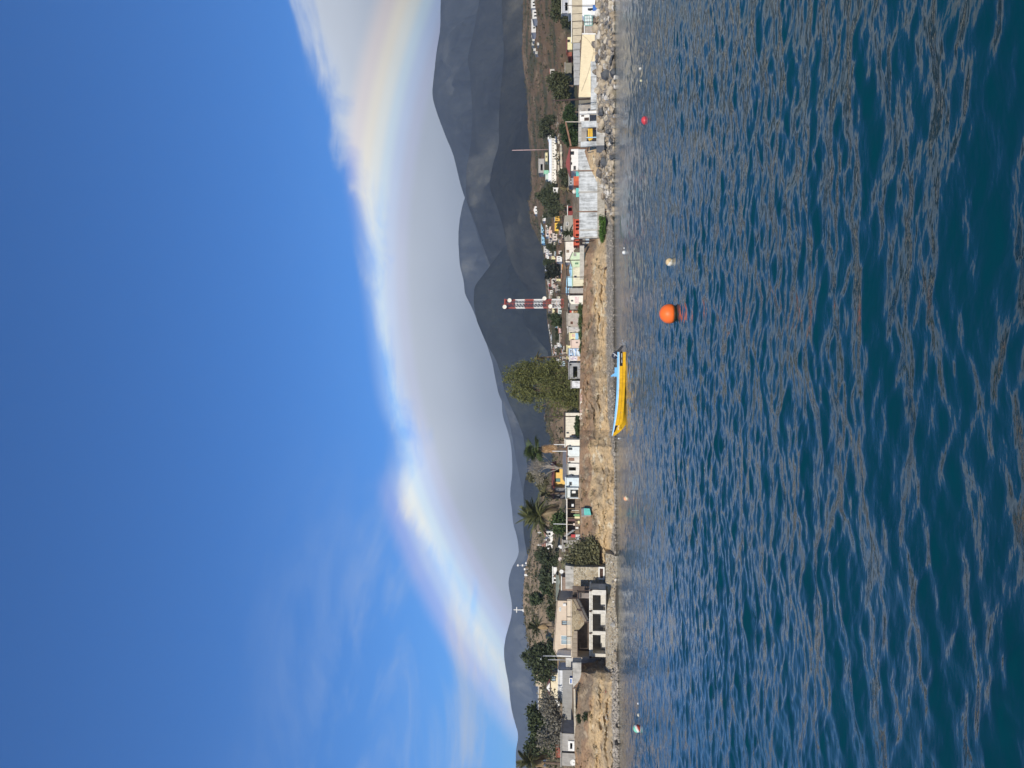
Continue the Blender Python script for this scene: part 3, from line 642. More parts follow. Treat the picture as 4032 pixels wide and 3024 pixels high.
def pole(name, label, xt, yt, xb, yb, D, r=0.11, mat=WOOD, arms=((0.06, 0.9),), group=None, cat='pole', lamp=False):
    a, b = P(xb, yb, D), P(xt, yt, D); g = min(a.z, ground(a.x, D)) - 0.1
    root = thing(name, label, cat, (a.x, D, g), group)
    MB().tube([(a.x, D, g), b], [r * 1.15, r * 0.85], 8).build('shaft', mat, root, True, origin=root.location)
    for f, w in arms:
        q = a.lerp(b, 1 - f); ar = MB().box(q.x - w, q.x + w, D - r - 0.09, D - r + 0.02, q.z - .05, q.z + .05).build('crossarm', mat, root, origin=root.location)
        for s in (-0.85, -0.3, 0.3, 0.85):
            MB().lathe((q.x + s * w, D - r - 0.03, q.z + .05), [(.03, 0), (.05, .05), (.02, .12)], 6).build('insulator', GREY, ar, origin=root.location)
    if lamp:
        MB().tube([b, b + Vector((0, -.5, .25)), b + Vector((0, -1.2, .3))], .03, 5).build('bracket', METAL, root, origin=root.location)
        MB().box(b.x - .1, b.x + .1, D - 1.6, D - 1.1, b.z + .22, b.z + .34).build('lamp_head', METAL, root, origin=root.location)
    return root
def cable(label, pts, sag=0.4, r=0.025, mat=BLACK, group='cables strung along the front street', cat='cable', name='power_cable'):
    out = []
    for a, b in zip(pts, pts[1:]):
        for i in range(8):
            t = i / 8; p = a.lerp(b, t); out.append(p - Vector((0, 0, sag * 4 * t * (1 - t))))
    out.append(pts[-1]); z = min(p.z for p in out)
    return tag(MB().tube(out, r, 5).build(name, mat, origin=(out[0].x, out[0].y, z)), label, cat, group)
def ribbon(root, name, strokes, D, w, mat, off=0.012):
    """brush or spray strokes lying on a wall front at depth D; strokes in photo pixels"""
    mb = MB()
    for st in strokes:
        q = [P(x, y, D) for x, y in st]
        for a, b in zip(q, q[1:]):
            d = (b - a); d = Vector((-d.z, 0, d.x)).normalized() * w / 2
            mb.quad(a - d - Vector((0, off, 0)), b - d - Vector((0, off, 0)), b + d - Vector((0, off, 0)), a + d - Vector((0, off, 0)))
    return mb.build(name, mat, root, origin=parent_world(root))
def dish(root, name, c, r, mat, face=(0, -1, 0)):
    mb = MB().lathe((0, 0, 0), [(r * .2, .12 * r), (r * .7, .02), (r, -.22 * r), (r * 1.02, -.25 * r), (r * .98, -.22 * r), (r * .6, -.12 * r), (.02, -.05 * r)], 20, 'Y')
    o = mb.build(name, mat, root, True); o.location = Vector(c) - parent_world(root); return o
# ================================================================== THE HOUSE ON THE WATER, at the left
CR = dict(A=0, B=380, C=760, D=1140, E=1500, F=1880, G=2250, H=2624)
def k_(X): return 1960 + X / 4.096
def B(c, Xt, Xb, Y0, Y1): return (k_(Xt), k_(Xb), CR[c] + Y0 / 4.096, CR[c] + Y1 / 4.096)
def hl(c, Xt, Xb, Y0, Y1, *r): return B(c, Xt, Xb, Y0, Y1) + r
def pp(c, *pts): return [(k_(X), CR[c] + Y / 4.096) for X, Y in pts]
def M_stone(col, mortar, scale, name):
    m, T = new_mat(name); t = T.n('ShaderNodeTexCoord').outputs['Object']
    wv = T.n('ShaderNodeVectorMath', operation='ADD'); T.set(wv.inputs[0], t); T.set(wv.inputs[1], T.vmul(T.noise(t, 2.0, 3.0, out=1), (0.25, 0.25, 0.25)))
    vo = T.n('ShaderNodeTexVoronoi', feature='DISTANCE_TO_EDGE'); T.set(vo.inputs['Vector'], wv.outputs[0]); vo.inputs['Scale'].default_value = scale
    v1 = T.n('ShaderNodeTexVoronoi', feature='F1'); T.set(v1.inputs['Vector'], wv.outputs[0]); v1.inputs['Scale'].default_value = scale
    sp = T.n('ShaderNodeSeparateColor'); T.set(sp.inputs[0], v1.outputs['Color'])
    cs = T.ramp(sp.outputs[0], [(0.0, tuple(c * .55 for c in col)), (0.4, col), (0.75, tuple(min(1, c * 1.25) for c in col)), (1.0, (col[0] * .8, col[1] * .7, col[2] * .6))])
    cs = T.mix(T.math('MULTIPLY', T.noise(t, 6.0, 4.0), 0.5), cs, tuple(c * .6 for c in col))
    e = T.n('ShaderNodeMapRange'); T.set(e.inputs[0], vo.outputs[0]); e.inputs[1].default_value = 0.03; e.inputs[2].default_value = 0.12
    b = T.n('ShaderNodeBsdfPrincipled'); T.set(b.inputs['Base Color'], T.mix(e.outputs[0], mortar, cs)); b.inputs['Roughness'].default_value = 0.9; b.inputs['Specular IOR Level'].default_value = 0.2
    bp = T.n('ShaderNodeBump'); bp.inputs['Strength'].default_value = 0.8; bp.inputs['Distance'].default_value = 0.08; T.set(bp.inputs['Height'], e.outputs[0]); T.set(b.inputs['Normal'], bp.outputs[0])
    finish(T, b.outputs[0]); return m
STONE = M_stone((0.42, 0.35, 0.24), (0.52, 0.47, 0.37), 2.4, 'rubble_masonry'); CLAD = M_stone((0.36, 0.29, 0.19), (0.40, 0.33, 0.22), 1.7, 'stone_cladding')
_rock = []
def rock_meshes():
    if _rock: return _rock
    rs = np.random.RandomState(2)
    m, T = new_mat('boulder_rock'); oi = T.n('ShaderNodeObjectInfo').outputs['Random']; t = T.n('ShaderNodeTexCoord').outputs['Object']
    cs = T.ramp(oi, [(0.0, (0.46, 0.38, 0.27)), (0.22, (0.33, 0.27, 0.20)), (0.4, (0.53, 0.46, 0.35)), (0.55, (0.20, 0.18, 0.16)), (0.68, (0.40, 0.32, 0.22)), (0.8, (0.62, 0.58, 0.51)), (0.9, (0.105, 0.11, 0.115)), (1.0, (0.26, 0.19, 0.14))], 'CONSTANT')
    nz = T.noise(t, 2.2, 6.0, 0.65)
    cs = T.mix(1.0, cs, T.ramp(nz, [(0.3, (0.5, 0.48, 0.45)), (0.55, (1, 1, 1)), (0.75, (1.3, 1.28, 1.22))]), 'MULTIPLY')
    b = T.n('ShaderNodeBsdfPrincipled'); T.set(b.inputs['Base Color'], cs); b.inputs['Roughness'].default_value = 0.9; b.inputs['Specular IOR Level'].default_value = 0.2
    bp = T.n('ShaderNodeBump'); bp.inputs['Strength'].default_value = 0.6; bp.inputs['Distance'].default_value = 0.1; T.set(bp.inputs['Height'], T.noise(t, 5.0, 5.0, 0.6)); T.set(b.inputs['Normal'], bp.outputs[0])
    finish(T, b.outputs[0])
    for i in range(14):
        p = rs.normal(size=(26, 3)); p /= np.linalg.norm(p, axis=1)[:, None]; p *= rs.uniform(0.78, 1.08, (26, 1)); p *= np.array([1, rs.uniform(.6, .95), rs.uniform(.5, .85)]) * 0.5
        bm = bmesh.new(); [bm.verts.new(q) for q in p]; r = bmesh.ops.convex_hull(bm, input=bm.verts)
        bmesh.ops.delete(bm, geom=[g for g in r['geom_interior'] if isinstance(g, bmesh.types.BMVert)], context='VERTS')
        me = bpy.data.meshes.new('boulder'); bm.to_mesh(me); bm.free(); me.materials.append(m); _rock.append(me)
    return _rock
def boulder(root, p, s, name='boulder'):
    o = bpy.data.objects.new(name, rnd.choice(rock_meshes())); COL.objects.link(o)
    if root is not None: o.parent = root; o.location = Vector(p) - parent_world(root)
    else: o.location = p
    o.rotation_euler = (rnd.uniform(-.5, .5), rnd.uniform(-.5, .5), rnd.uniform(0, 6.28)); o.scale = (s * rnd.uniform(.85, 1.25), s, s * rnd.uniform(.75, 1.1)); return o
DG = D_shore(2450) + 3.0
def rG(*b): return rect(*B('G', *b), DG)
X0, X1, Z0, Z1 = rG(1500, 1742, 296, 1382)
# stone apron between house and water
ax0, ax1 = P(2400, 2594, DG).x, P(2400, 2212, DG).x
ap = thing('stone_apron', 'rough stone apron sloping from the two storey house down to the water', 'stone apron', ((ax0 + ax1) / 2, DG - 2, -0.3))
dL, dR = D_shore(2594), D_shore(2212); am = MB(); n = len(am.v); zt_ = Z0 + 0.02
am.v += [(ax0, dL - .5, -0.4), (ax1, dR - .5, -0.4), (ax1, dR + 1.8, zt_ * 0.62), (ax0, dL + 1.8, zt_ * 0.62), (ax0, min(DG - .9, dL + 3.2), zt_), (ax1, dR + 2.2, zt_), (ax1, dR + 7, zt_), (ax0, DG + 4.2, zt_), (ax0, DG + 4.2, -0.4), (ax1, dR + 7, -0.4)]
am.f += [(n, n + 1, n + 2, n + 3), (n + 3, n + 2, n + 5, n + 4), (n + 4, n + 5, n + 6, n + 7), (n + 1, n + 9, n + 6, n + 5, n + 2), (n, n + 3, n + 4, n + 7, n + 8)]
am.build('footing', STONE, ap, origin=ap.location)
for i in range(120):
    u = rnd.random(); x = ax0 + (ax1 - ax0) * rnd.random(); boulder(ap, (x, dL + (dR - dL) * (x - ax0) / (ax1 - ax0) - .4 + 2.2 * u, -0.3 + u * (zt_ * 0.62 + 0.3)), rnd.uniform(0.25, 0.6), 'stone')
bc = MB().lathe((P(2400, 2458, DG - 2).x, DG - 2.2, 0.35), [(0.55, 0), (0.45, 0.35), (0.08, 0.75), (0.02, 0.78)], 4).build('concrete_post_footing', CONC, ap, origin=ap.location)
house = thing('shore_house', 'beige two storey house with open arcade below and stone clad stair wall at the waterline', 'house', ((X0 + X1) / 2, DG, zt_))
hx = [rG(1530, 1742, a, b)[:2] for a, b in ((380, 632), (682, 970), (1022, 1332))]
zo = rG(1530, 1742, 0, 10)
lw = facade(MB(), X0, X1, zt_ - 0.05, Z1, DG, 0.3, [(a, b, zt_ + 0.0, zo[3]) for a, b in hx])
lw.box(X0, X0 + .25, DG + .3, DG + 3.6, zt_, Z1); lw.box(X1 - .25, X1, DG + .3, DG + 3.6, zt_, Z1)
lw.build('arcade_wall', M((0.66, 0.63, 0.56), dirt=0.35), house, origin=house.location)
MB().box(X0, X1, DG + 3.6, DG + 3.8, zt_, Z1).build('back_wall', GREY, house, origin=house.location)
MB().box(X0 + .25, X1 - .25, DG + .3, DG + 3.6, zt_ + 0.005, zt_ + 0.06).build('floor_slab', CONC, house, origin=house.location)
for (a, b) in hx: MB().box(a + .05, b - .1, DG + 2.2, DG + 2.5, zt_ + .06, zt_ + 0.75).build('parapet', M((0.60, 0.58, 0.53), dirt=0.3), house, origin=house.location)
b0 = rG(1494, 1530, 296, 1382)
MB().box(b0[0] - .1, b0[1] + .1, DG - 0.12, DG + 4.4, Z1 + 0.002, Z1 + 0.24).build('balcony_slab', M((0.70, 0.67, 0.60), dirt=0.3), house, origin=house.location)
zb = Z1 + 0.24
for Y in (300, 635, 990, 1375): 
    q = rG(1485, 1515, Y - 14, Y + 14); MB().box(q[0], q[1], DG - 0.3, DG - 0.121, Z1 - 0.12, zb - 0.03).build('beam_end', DWOOD, house, origin=house.location)
zr = rG(1192, 1200, 0, 5)[3]                        # level of the upper terrace
x_l, x_r = rG(0, 1, 440, 1370)[:2]
MB().box(x_l, x_r + 1.4, DG + 3.4, DG + 3.6, zb, zr).build('porch_wall', M((0.13, 0.10, 0.08), dirt=0.5), house, origin=house.location)  # dark wall colour carries the shade of the recess behind the stair
MB().box(x_l, x_l + 0.2, DG + 0.6, DG + 3.4, zb, zr).build('porch_side_wall', BEIGE, house, origin=house.location)
MB().box(x_l, x_r, DG + 0.9, DG + 4.4, zr, zr + 0.14).build('terrace_slab', M((0.55, 0.47, 0.37), dirt=0.3), house, origin=house.location)
D1 = DG + 0.95
part(house, 'stone_cladding', pp('G', (1198, 440), (1392, 815), (1392, 852), (1290, 965), (1250, 962), (1198, 1262)), D1, 0.35, CLAD)
part(house, 'awning', pp('G', (1190, 1210), (1230, 962), (1280, 962), (1282, 1375), (1196, 1375)), D1 - 0.5, 0.4, M((0.33, 0.27, 0.20), dirt=0.25))
for Y in (1010, 1085, 1160, 1235, 1310):
    pbox(house, 'awning_seam', 1960 + 1205 / 4.096 + (0 if Y > 1180 else (1180 - Y) * .03), k_(1279), 2250 + Y / 4.096 - .6, 2250 + Y / 4.096 + .6, D1 - 0.54, 0.035, DWOOD)
pbox(house, 'fascia', *B('G', 1281, 1292, 962, 1378), D1 - 0.6, 0.12, DWOOD)
# stair with sloping slatted rail
for i in range(40):
    t = i / 39; a = pp('G', (1212 + (1388 - 1212) * t, 446 + (812 - 446) * t))[0]; b = pp('G', (1258 + (1436 - 1258) * t, 446 + (812 - 446) * t))[0]
    if abs(t - 0.5) < 0.03: continue
    pbox(house, 'stair_slat', a[0], b[0], a[1] - .55, a[1] + .75, D1 - 0.3, 0.05, M((0.55, 0.45, 0.33), dirt=0.3))
part(house, 'stair_string', pp('G', (1256, 440), (1268, 440), (1448, 812), (1436, 812)), D1 - 0.32, 0.1, DWOOD)
part(house, 'stair_flight', pp('G', (1268, 440), (1300, 440), (1475, 800), (1448, 812)), D1 + 0.4, 1.0, DGREY)
pbox(house, 'stair_post', *B('G', 1270, 1345, 604, 632), D1 - 0.36, 0.05, DWOOD); pbox(house, 'stair_post', *B('G', 1395, 1480, 812, 836), D1 - 0.36, 0.08, DWOOD)
# terrace balustrade, one slat after another
x_a, x_b, z_a, z_b = rect(*B('G', 1117, 1190, 446, 1262), D1)
nsl = 42
for i in range(nsl):
    xx = x_a + (x_b - x_a) * (i + .5) / nsl
    if i == 0: sl_me = MB().box(-.045, .045, 0, .03, 0, z_b - zr - .14).build('baluster', M((0.72, 0.62, 0.47), dirt=0.2), house); so = sl_me
    else: so = bpy.data.objects.new('baluster', sl_me.data); COL.objects.link(so); so.parent = house
    so.location = Vector((xx, D1, zr + .14)) - Vector(house.location)
MB().box(x_a - .1, x_b + .1, D1 - .03, D1 + .07, z_b, z_b + .07).build('handrail', DWOOD, house, origin=house.location)
MB().box(x_a - .1, x_b + .1, D1 + .031, D1 + .06, zr + .15, zr + .22).build('bottom_rail', DWOOD, house, origin=house.location)
for Y in (446, 735, 1050, 1262): pbox(house, 'railing_post', *B('G', 1112, 1192, Y - 6, Y + 6), D1 - .08, .05, DWOOD)
# upper storey
D2 = DG + 3.7
hs = [hl('G', 1030, 1186, 792, 868), hl('G', 1018, 1184, 1030, 1182), hl('G', 990, 1022, 572, 642)]
rr_ = [rect(*h[:4], D2) for h in hs]
u = rect(*B('G', 962, 1190, 470, 1352), D2); zpk = P(k_(905), 0, D2).z; xpk = P(0, 2250 + 880 / 4.096, D2).x
uw = facade(MB(), u[0], u[1], zr + .14, u[3], D2, 0.25, [(a, b, max(c, zr + .2), d) for a, b, c, d in rr_])
uw.prism([(u[0], u[3]), (u[1], u[3]), (xpk, zpk)], D2, D2 + .25); uw.box(u[0], u[0] + .2, D2 + .25, D2 + 6, zr - 1, u[3]); uw.box(u[1] - .2, u[1], D2 + .25, D2 + 6, zr - 1, u[3])
uw.build('upper_wall', M((0.60, 0.49, 0.375), dirt=0.08), house, origin=house.location)
ur = MB(); ur.prism([(u[0] - .15, u[3] - .02), (xpk, zpk), (u[1] + .15, u[3] - .02), (u[1] + .15, u[3] + .1), (xpk, zpk + .12), (u[0] - .15, u[3] + .1)], D2 - .12, D2 + 6.2); ur.build('roof', M((0.42, 0.34, 0.27), dirt=.3), house, origin=house.location)
for (a, b, c, d), fm, gm in zip(rr_, (DWOOD, WHITE, WHITE), (PALE_GLASS, PALE_GLASS, PALE_GLASS)):
    c = max(c, zr + .2); w_ = frame_ring(MB(), a, b, c, d, D2 - .05, D2 + .12, .08)
    w_.box((a + b) / 2 - .03, (a + b) / 2 + .03, D2 - .02, D2 + .1, c + .08, d - .08)
    wo_ = w_.build('window', fm, house, origin=((a + b) / 2, D2, c)); MB().box(a + .08, b - .08, D2 + .05, D2 + .07, c + .08, d - .08).build('pane', gm, wo_, origin=((a + b) / 2, D2, c))
wl = rect(*B('G', 950, 1195, 1352, 1382), DG + 1.2); MB().box(wl[0], wl[1], DG + 1.2, D2 + 3, zr - .2, wl[3]).build('wing_wall', WHITE, house, origin=house.location)
pbox(house, 'air_conditioner', *B('G', 1050, 1100, 518, 560), D2 - .35, .33, WHITE)
for Y in (672, 855, 960): pbox(house, 'roof_vent', *B('G', 905 + abs(Y - 880) * .1 - 14, 905 + abs(Y - 880) * .1 + 3, Y - 9, Y + 9), D2 - .2, .12, DWOOD)
# side deck with brown timber frame
for bb in ((1280, 1500, 300, 318), (1280, 1292, 300, 440), (1150, 1280, 420, 440), (1318, 1330, 340, 440)): pbox(house, 'timber', *B('G', *bb), D1 - .1, .12, DWOOD)
pbox(house, 'deck_panel', *B('G', 1292, 1480, 345, 435), D1 + .3, .1, M((0.26, 0.22, 0.19), dirt=.4))
pbox(house, 'orange_door', *B('G', 1600, 1735, 340, 376), DG + 1.6, .06, M((0.75, 0.36, 0.10), dirt=.3))
for i in range(9):
    bb = B('G', 1500 - i * 3, 1630, 195 + i * 11, 199 + i * 11); pbox(house, 'gate_bar', bb[0], bb[1], bb[2], bb[3], DG - .25, .04, DWOOD)
# ================================================================== LEFT EDGE
def DT(y): return D_top(y)
building('garage', 'grey concrete garage with a white framed open bay at the cliff edge', 'garage', *B('H', 1030, 1240, 1078, 1372), DT(2920) + 1.2, GREY, 4.5, [hl('H', 1148, 1236, 1196, 1322, 'o')], 'flat')
gx = rect(*B('H', 1136, 1236, 1188, 1350), DT(2920) + 1.2); g_ = bpy.data.objects['garage']
frame_ring(MB(), gx[0], gx[1], gx[2], gx[3], DT(2920) + .9, DT(2920) + 1.19, .28).build('bay_frame', WHITE, g_, origin=g_.location)
building('flat_roofed_block', 'plain grey flat roofed block at the leftmost end of the cliff top', 'building', *B('H', 1028, 1245, 1392, 1612), DT(2990) + 2.6, GREY, 5, [], 'flat')
t = thing('satellite_dish', 'white round dish leaning on the leftmost grey block', 'dish', P(k_(1248), 2624 + 1546 / 4.096, DT(3000) + .8)); c = P(k_(1213), 2624 + 1546 / 4.096, DT(3000) + .8)
dish(t, 'reflector', c, .42, WHITE); MB().tube([t.location, c], .05, 6).build('mount', METAL, t, origin=t.location)
building('red_shed', 'dark red tin shed behind the grey garage', 'shed', *B('H', 952, 1024, 1255, 1480), DT(2950) + 9, M((0.30, .10, .07), dirt=.5), 4, [], 'flat', RUST)
slab('yard_wall', 'long plain grey yard wall under the grey leafless tree', 'wall', pp('H', (1044, 60), (1215, 60), (1225, 860), (1040, 860)), DT(2740) + 7, .3, M((0.30, 0.295, 0.28), dirt=.25), sink=0.4)
building('white_annex', 'low white flat annex below the cream house with red roof', 'building', *B('H', 985, 1042, 62, 572), DT(2720) + 8.5, M((0.66, .67, .68), dirt=.25), 3.5, [], 'flat')
DH = D_at(2200, 2700)
h1 = building('cream_house', 'cream house with dark red low roof and one square window', 'house', *B('H', 842, 990, 98, 512), DH, CREAM, 6, [hl('H', 848, 936, 150, 240, 'w', DWOOD, PALE_GLASS)], ('side', k_(788)), REDROOF, over=.35)
part(h1, 'gable', pp('H', (838, 268), (838, 425), (786, 345)), DH - .5, .6, WHITE)
building('shaded_house', 'white balustraded house end half hidden by the grey tree', 'house', *B('H', 848, 990, 520, 655), DH + 1.5, WHITE, 5, [hl('H', 852, 930, 528, 600, 'o')], 'flat')
building('row_house', 'long low cream house with thin white roof edge left of the red roof', 'house', *B('H', 660, 728, 300, 745), D_at(2140, 2750), M((0.62, .52, .36), dirt=.45), 6, [hl('H', 676, 720, Y, Y + 34, 'o') for Y in (330, 520, 600)], 'flat', WHITE, over=.5)
building('hill_ruin', 'small pale rubble ruin on the skyline behind a dark tree', 'ruin', *B('H', 612, 700, 122, 325), D_at(2135, 2680), M((0.56, .46, .32), dirt=.6), 4, [hl('H', 640, 690, 180, 210, 'o'), hl('H', 630, 660, 250, 275, 'o')], None)
t = thing('tub', 'blue and white plastic tub on the grey yard', 'tub', P(k_(1204), 2624 + 235 / 4.096, DT(2680) + 3)); q = rect(*B('H', 1158, 1204, 190, 280), DT(2680) + 3)
MB().box(q[0], q[1], DT(2680) + 3, DT(2680) + 4, q[2], q[3]).build('body', BLUE, t, origin=t.location); frame_ring(MB(), q[0] - .06, q[1] + .06, q[2] - .02, q[3] + .05, DT(2680) + 2.93, DT(2680) + 2.99, .14).build('rim', WHITE, t, origin=t.location)
slab('retaining_wall', 'grey cast concrete retaining wall at the cliff top below the cream house', 'wall', pp('H', (1205, -60), (1345, -60), (1345, 352), (1212, 352)), DT(2660) - 1.2, 2.2, CONC)
slab('block_wall', 'pale block wall beside the shore house, left of its white wing', 'wall', pp('G', (1095, 1392), (1205, 1392), (1208, 1640), (1100, 1640)), DT(2620) + 1.8, .35, PALECONC, sink=.4)
slab('edge_kerb', 'narrow cement kerb along the left cliff edge', 'kerb', pp('H', (1222, 360), (1248, 360), (1262, 1000), (1278, 1640), (1246, 1640), (1232, 1000)), DT(2840) - .3, .5, M((0.50, .44, .34), dirt=.4))
tree('grey_tree', 'grey leafless looking tree over the yard wall at the left', *B('H', 735, 1090, 565, 1310), DT(2850) + 8, (0.165, 0.155, 0.125), 3600, .2, 1, bark=GBARK, sparse=True, var=.4)
tree('dark_tree', 'large dark green tree behind the grey tree at the left', *B('H', 480, 960, 690, 1410), DT(2870) + 17, (0.058, 0.075, 0.034), 6500, .3, 2)
palm('date_palm', 'ragged date palm at the left edge of the view', k_(540), 2624 + 1540 / 4.096, DT(2995) + 8, 66, (0.115, 0.115, 0.05), 40, 1, 14, lo=-40)
bush('cliff_shrub', 'smaller dark green shrub high on the brown left cliff', *B('H', 1262, 1350, 775, 905), DT(2830) - 1.0, (0.035, 0.05, 0.022), 500, .14, 3)
bush('cliff_shrub', 'larger dark green shrub hanging on the brown left cliff', *B('H', 1365, 1512, 742, 885), DT(2825) - 1.6, (0.035, 0.05, 0.022), 800, .14, 4)
pole('lamp_post', 'pale lamp post at the left corner of the shore house', k_(732), 2250 + 1362 / 4.096, k_(1092), 2250 + 1362 / 4.096, DT(2585) + 6, .08, METAL, (), lamp=True)
pole('lamp_post', 'shorter pale post left of the shore house', k_(812), 2250 + 1424 / 4.096, k_(1092), 2250 + 1424 / 4.096, DT(2600) + 7, .07, METAL, ())
tree('dark_tree', 'dark green tree on the slope left of the shore house roof', *B('G', 470, 1010, 1195, 1690), D_at(2196, 2600) + 3, (0.055, 0.07, 0.035), 5200, .3, 5)
tree('dark_tree', 'round dark tree behind the right end of the shore house roof', *B('G', 580, 965, 225, 500), D_at(2180, 2330), (0.052, 0.072, 0.034), 4200, .28, 6)
bush('garden_bush', 'green bush over the middle of the shore house roof', *B('G', 770, 930, 550, 760), D_at(2186, 2410), (0.06, 0.075, 0.035), 1200, .22, 7)
palm('date_palm', 'young palm above the ridge of the shore house roof', 2116, 2468, D_at(2186, 2470), 48, (0.095, 0.105, 0.05), 30, 2, 8, lo=-30)
building('hut', 'right one of two small beige huts above the shore house', 'hut', *B('G', 792, 862, 1022, 1082), D_at(2170, 2505), M((.58, .49, .34), dirt=.3), 3, [], 'flat')
building('hut', 'left one of two small beige huts above the shore house', 'hut', *B('G', 800, 862, 1192, 1292), D_at(2170, 2555), M((.58, .49, .34), dirt=.3), 3, [hl('G', 806, 850, 1250, 1285, 'o')], ('shed', k_(785)))
# hilltop cross and tanks
cD = D_at(2069, 2402) - 1; cb = P(2066, 2402, cD); 
t = thing('hilltop_cross', 'tall white cross on a plinth on the tan hilltop', 'cross', (cb.x, cD, cb.z - .4)); m_ = px2m(cD)
MB().box(cb.x - 14 * m_, cb.x + 14 * m_, cD - .8, cD + .8, cb.z - .4, cb.z + 2.5 * m_).box(cb.x - 5 * m_, cb.x + 5 * m_, cD - .5, cD + .5, cb.z + 2.5 * m_, cb.z + 8 * m_).build('plinth', WHITE, t, origin=t.location)
MB().box(cb.x - 1.5 * m_, cb.x + 1.5 * m_, cD - .16, cD + .16, cb.z + 8 * m_, cb.z + 44 * m_).build('upright', WHITE, t, origin=t.location)
MB().box(cb.x - 11 * m_, cb.x + 11 * m_, cD - .18, cD + .14, cb.z + 30.5 * m_, cb.z + 33.5 * m_).build('crossbar', WHITE, t, origin=t.location)
for (x, y, r, lb) in ((2062, 2326, 4.2, 'larger white round tank on the tan hilltop'), (2063, 2343, 3.0, 'smaller white round tank on the tan hilltop')):
    d = D_at(2067, y) - .5; c = P(x + r, y, d); m_ = px2m(d); t = thing('water_tank', lb, 'tank', (c.x, d, c.z - .3), 'hilltop tanks')
    MB().lathe((c.x, d, c.z - .3), [(r * m_, 0), (r * m_, r * m_), (r * .7 * m_, r * 1.8 * m_), (.05, r * 2 * m_)], 14).build('shell', WHITE, t, True, origin=t.location)
    MB().lathe((c.x, d, c.z - .3 + 2 * r * m_), [(.12, 0), (.12, .12)], 8).build('lid', GREY, t, origin=t.location)
for (x0, x1, y, lb, pl) in ((2034, 2080, 2226, 'tallest white aerial mast on the left hilltop', 2), (2068, 2080, 2217, 'short white aerial mast right of the tallest', 1), (2064, 2080, 2264, 'white aerial mast nearest the hilltop cross', 2), (2062, 2080, 2241, 'small white aerial mast between the two others', 1)):
    d = D_at(2079, y) - .5; a, b = P(x1, y, d), P(x0, y, d); t = thing('antenna_mast', lb, 'antenna', (a.x, d, a.z - .5), 'aerials on the left hilltop')
    MB().tube([(a.x, d, a.z - .5), b], [.09, .05], 6).build('mast', METAL, t, origin=t.location)
    for i in range(pl): q = a.lerp(b, .95 - .4 * i); MB().box(q.x - .35, q.x + .35, d - .1, d + .1, q.z - .5, q.z).build('aerial_panel', WHITE, t, origin=t.location)
building('terrace_house', 'white terrace with posts on the slope right of the shore house', 'house', *B('G', 892, 952, -70, 180), D_at(2196, 2265), WHITE, 4, [hl('G', 905, 945, 55, 95, 'd', REDROOF), hl('G', 905, 940, 120, 160, 'o')], 'flat')
building('green_grey_shed', 'long flat grey green shed behind the shore house deck', 'shed', *B('G', 952, 1030, 60, 462), D_at(2205, 2310), M((.22, .25, .22), dirt=.2), 4, [], 'flat')
building('low_store', 'low brown store with white roof edge above the stone wall', 'building', *B('G', 1036, 1092, 92, 452), DT(2310) + 5, M((.30, .22, .17), dirt=.4), 3, [], 'flat', WHITE)
DW = D_foot(2275) - .8
st = thing('stone_wall', 'tall rubble stone wall between the shore house and the hanging tree', 'wall', P(k_(1740), 2274, DW))
part(st, 'masonry', pp('F', (1222, 1440), (1740, 1452), (1742, 1795), (1225, 1795)), DW, 2.5, STONE)
part(st, 'coping', pp('F', (1088, 1420), (1221, 1440), (1223, 1795), (1092, 1795)), DW + .2, 2.5, CONC)
w = thing('service_box', 'white framed meter window box low on the stone wall', 'window box', P(k_(1722), 2255, DW - .4)); q = rect(*B('F', 1622, 1722, 1445, 1650), DW - .4)
frame_ring(MB(), q[0], q[1], q[2], q[3], DW - .4, DW - .01, .22).build('frame', WHITE, w, origin=w.location)
for i in range(2):
    for j in range(2):
        xa = q[0] + .25 + i * (q[1] - q[0] - .5) / 2; za = q[2] + .25 + j * (q[3] - q[2] - .5) / 2; MB().box(xa + .03, xa + (q[1] - q[0] - .5) / 2 - .03, DW - .2, DW - .1, za + .03, za + (q[3] - q[2] - .5) / 2 - .03).build('pane', M((.09, .05, .04)), w, origin=w.location)
# ================================================================== LEFT OF CENTRE: yard, church, palms, cliff-top shacks
building('garden_wall_house', 'grey cement house wall above the hanging tree', 'building', *B('F', 1085, 1205, 1245, 1440), DT(2200) + 3, CONC, 3, [hl('F', 1105, 1160, 1408, 1442, 'o')], 'flat')
slab('mint_wall', 'pale mint green wall beside the hanging tree', 'wall', pp('F', (1208, 1295), (1282, 1295), (1282, 1540), (1208, 1540)), DT(2230) + .6, .25, MINT)
slab('plywood_sheet', 'tan plywood sheet above the mint green wall', 'board', pp('F', (1262, 1310), (1335, 1310), (1335, 1390), (1262, 1390)), DT(2215) + .2, .08, PINEWOOD)
t = thing('satellite_dish', 'white dish on the wall right of the stone wall top', 'dish', P(k_(1100), 2251, DT(2250) + 3)); c = P(k_(1026), 2250, DT(2250) + 3); dish(t, 'reflector', c, .36, WHITE); MB().tube([t.location, c], .04, 6).build('mount', METAL, t, origin=t.location)
t = thing('satellite_dish', 'pinkish dish below the dark tree near the church', 'dish', P(k_(1080), 2201, DT(2200) + 5)); c = P(k_(1005), 2201, DT(2200) + 5); dish(t, 'reflector', c, .34, M((.62, .52, .47))); MB().tube([t.location, c], .04, 6).build('mount', METAL, t, origin=t.location)
t = thing('water_tank', 'white domed water tank on the yard roof below the church', 'tank', P(k_(1050), 2153, DT(2150) + 4)); q = rect(*B('F', 978, 1052, 1088, 1152), DT(2150) + 4); r_ = (q[1] - q[0]) / 2
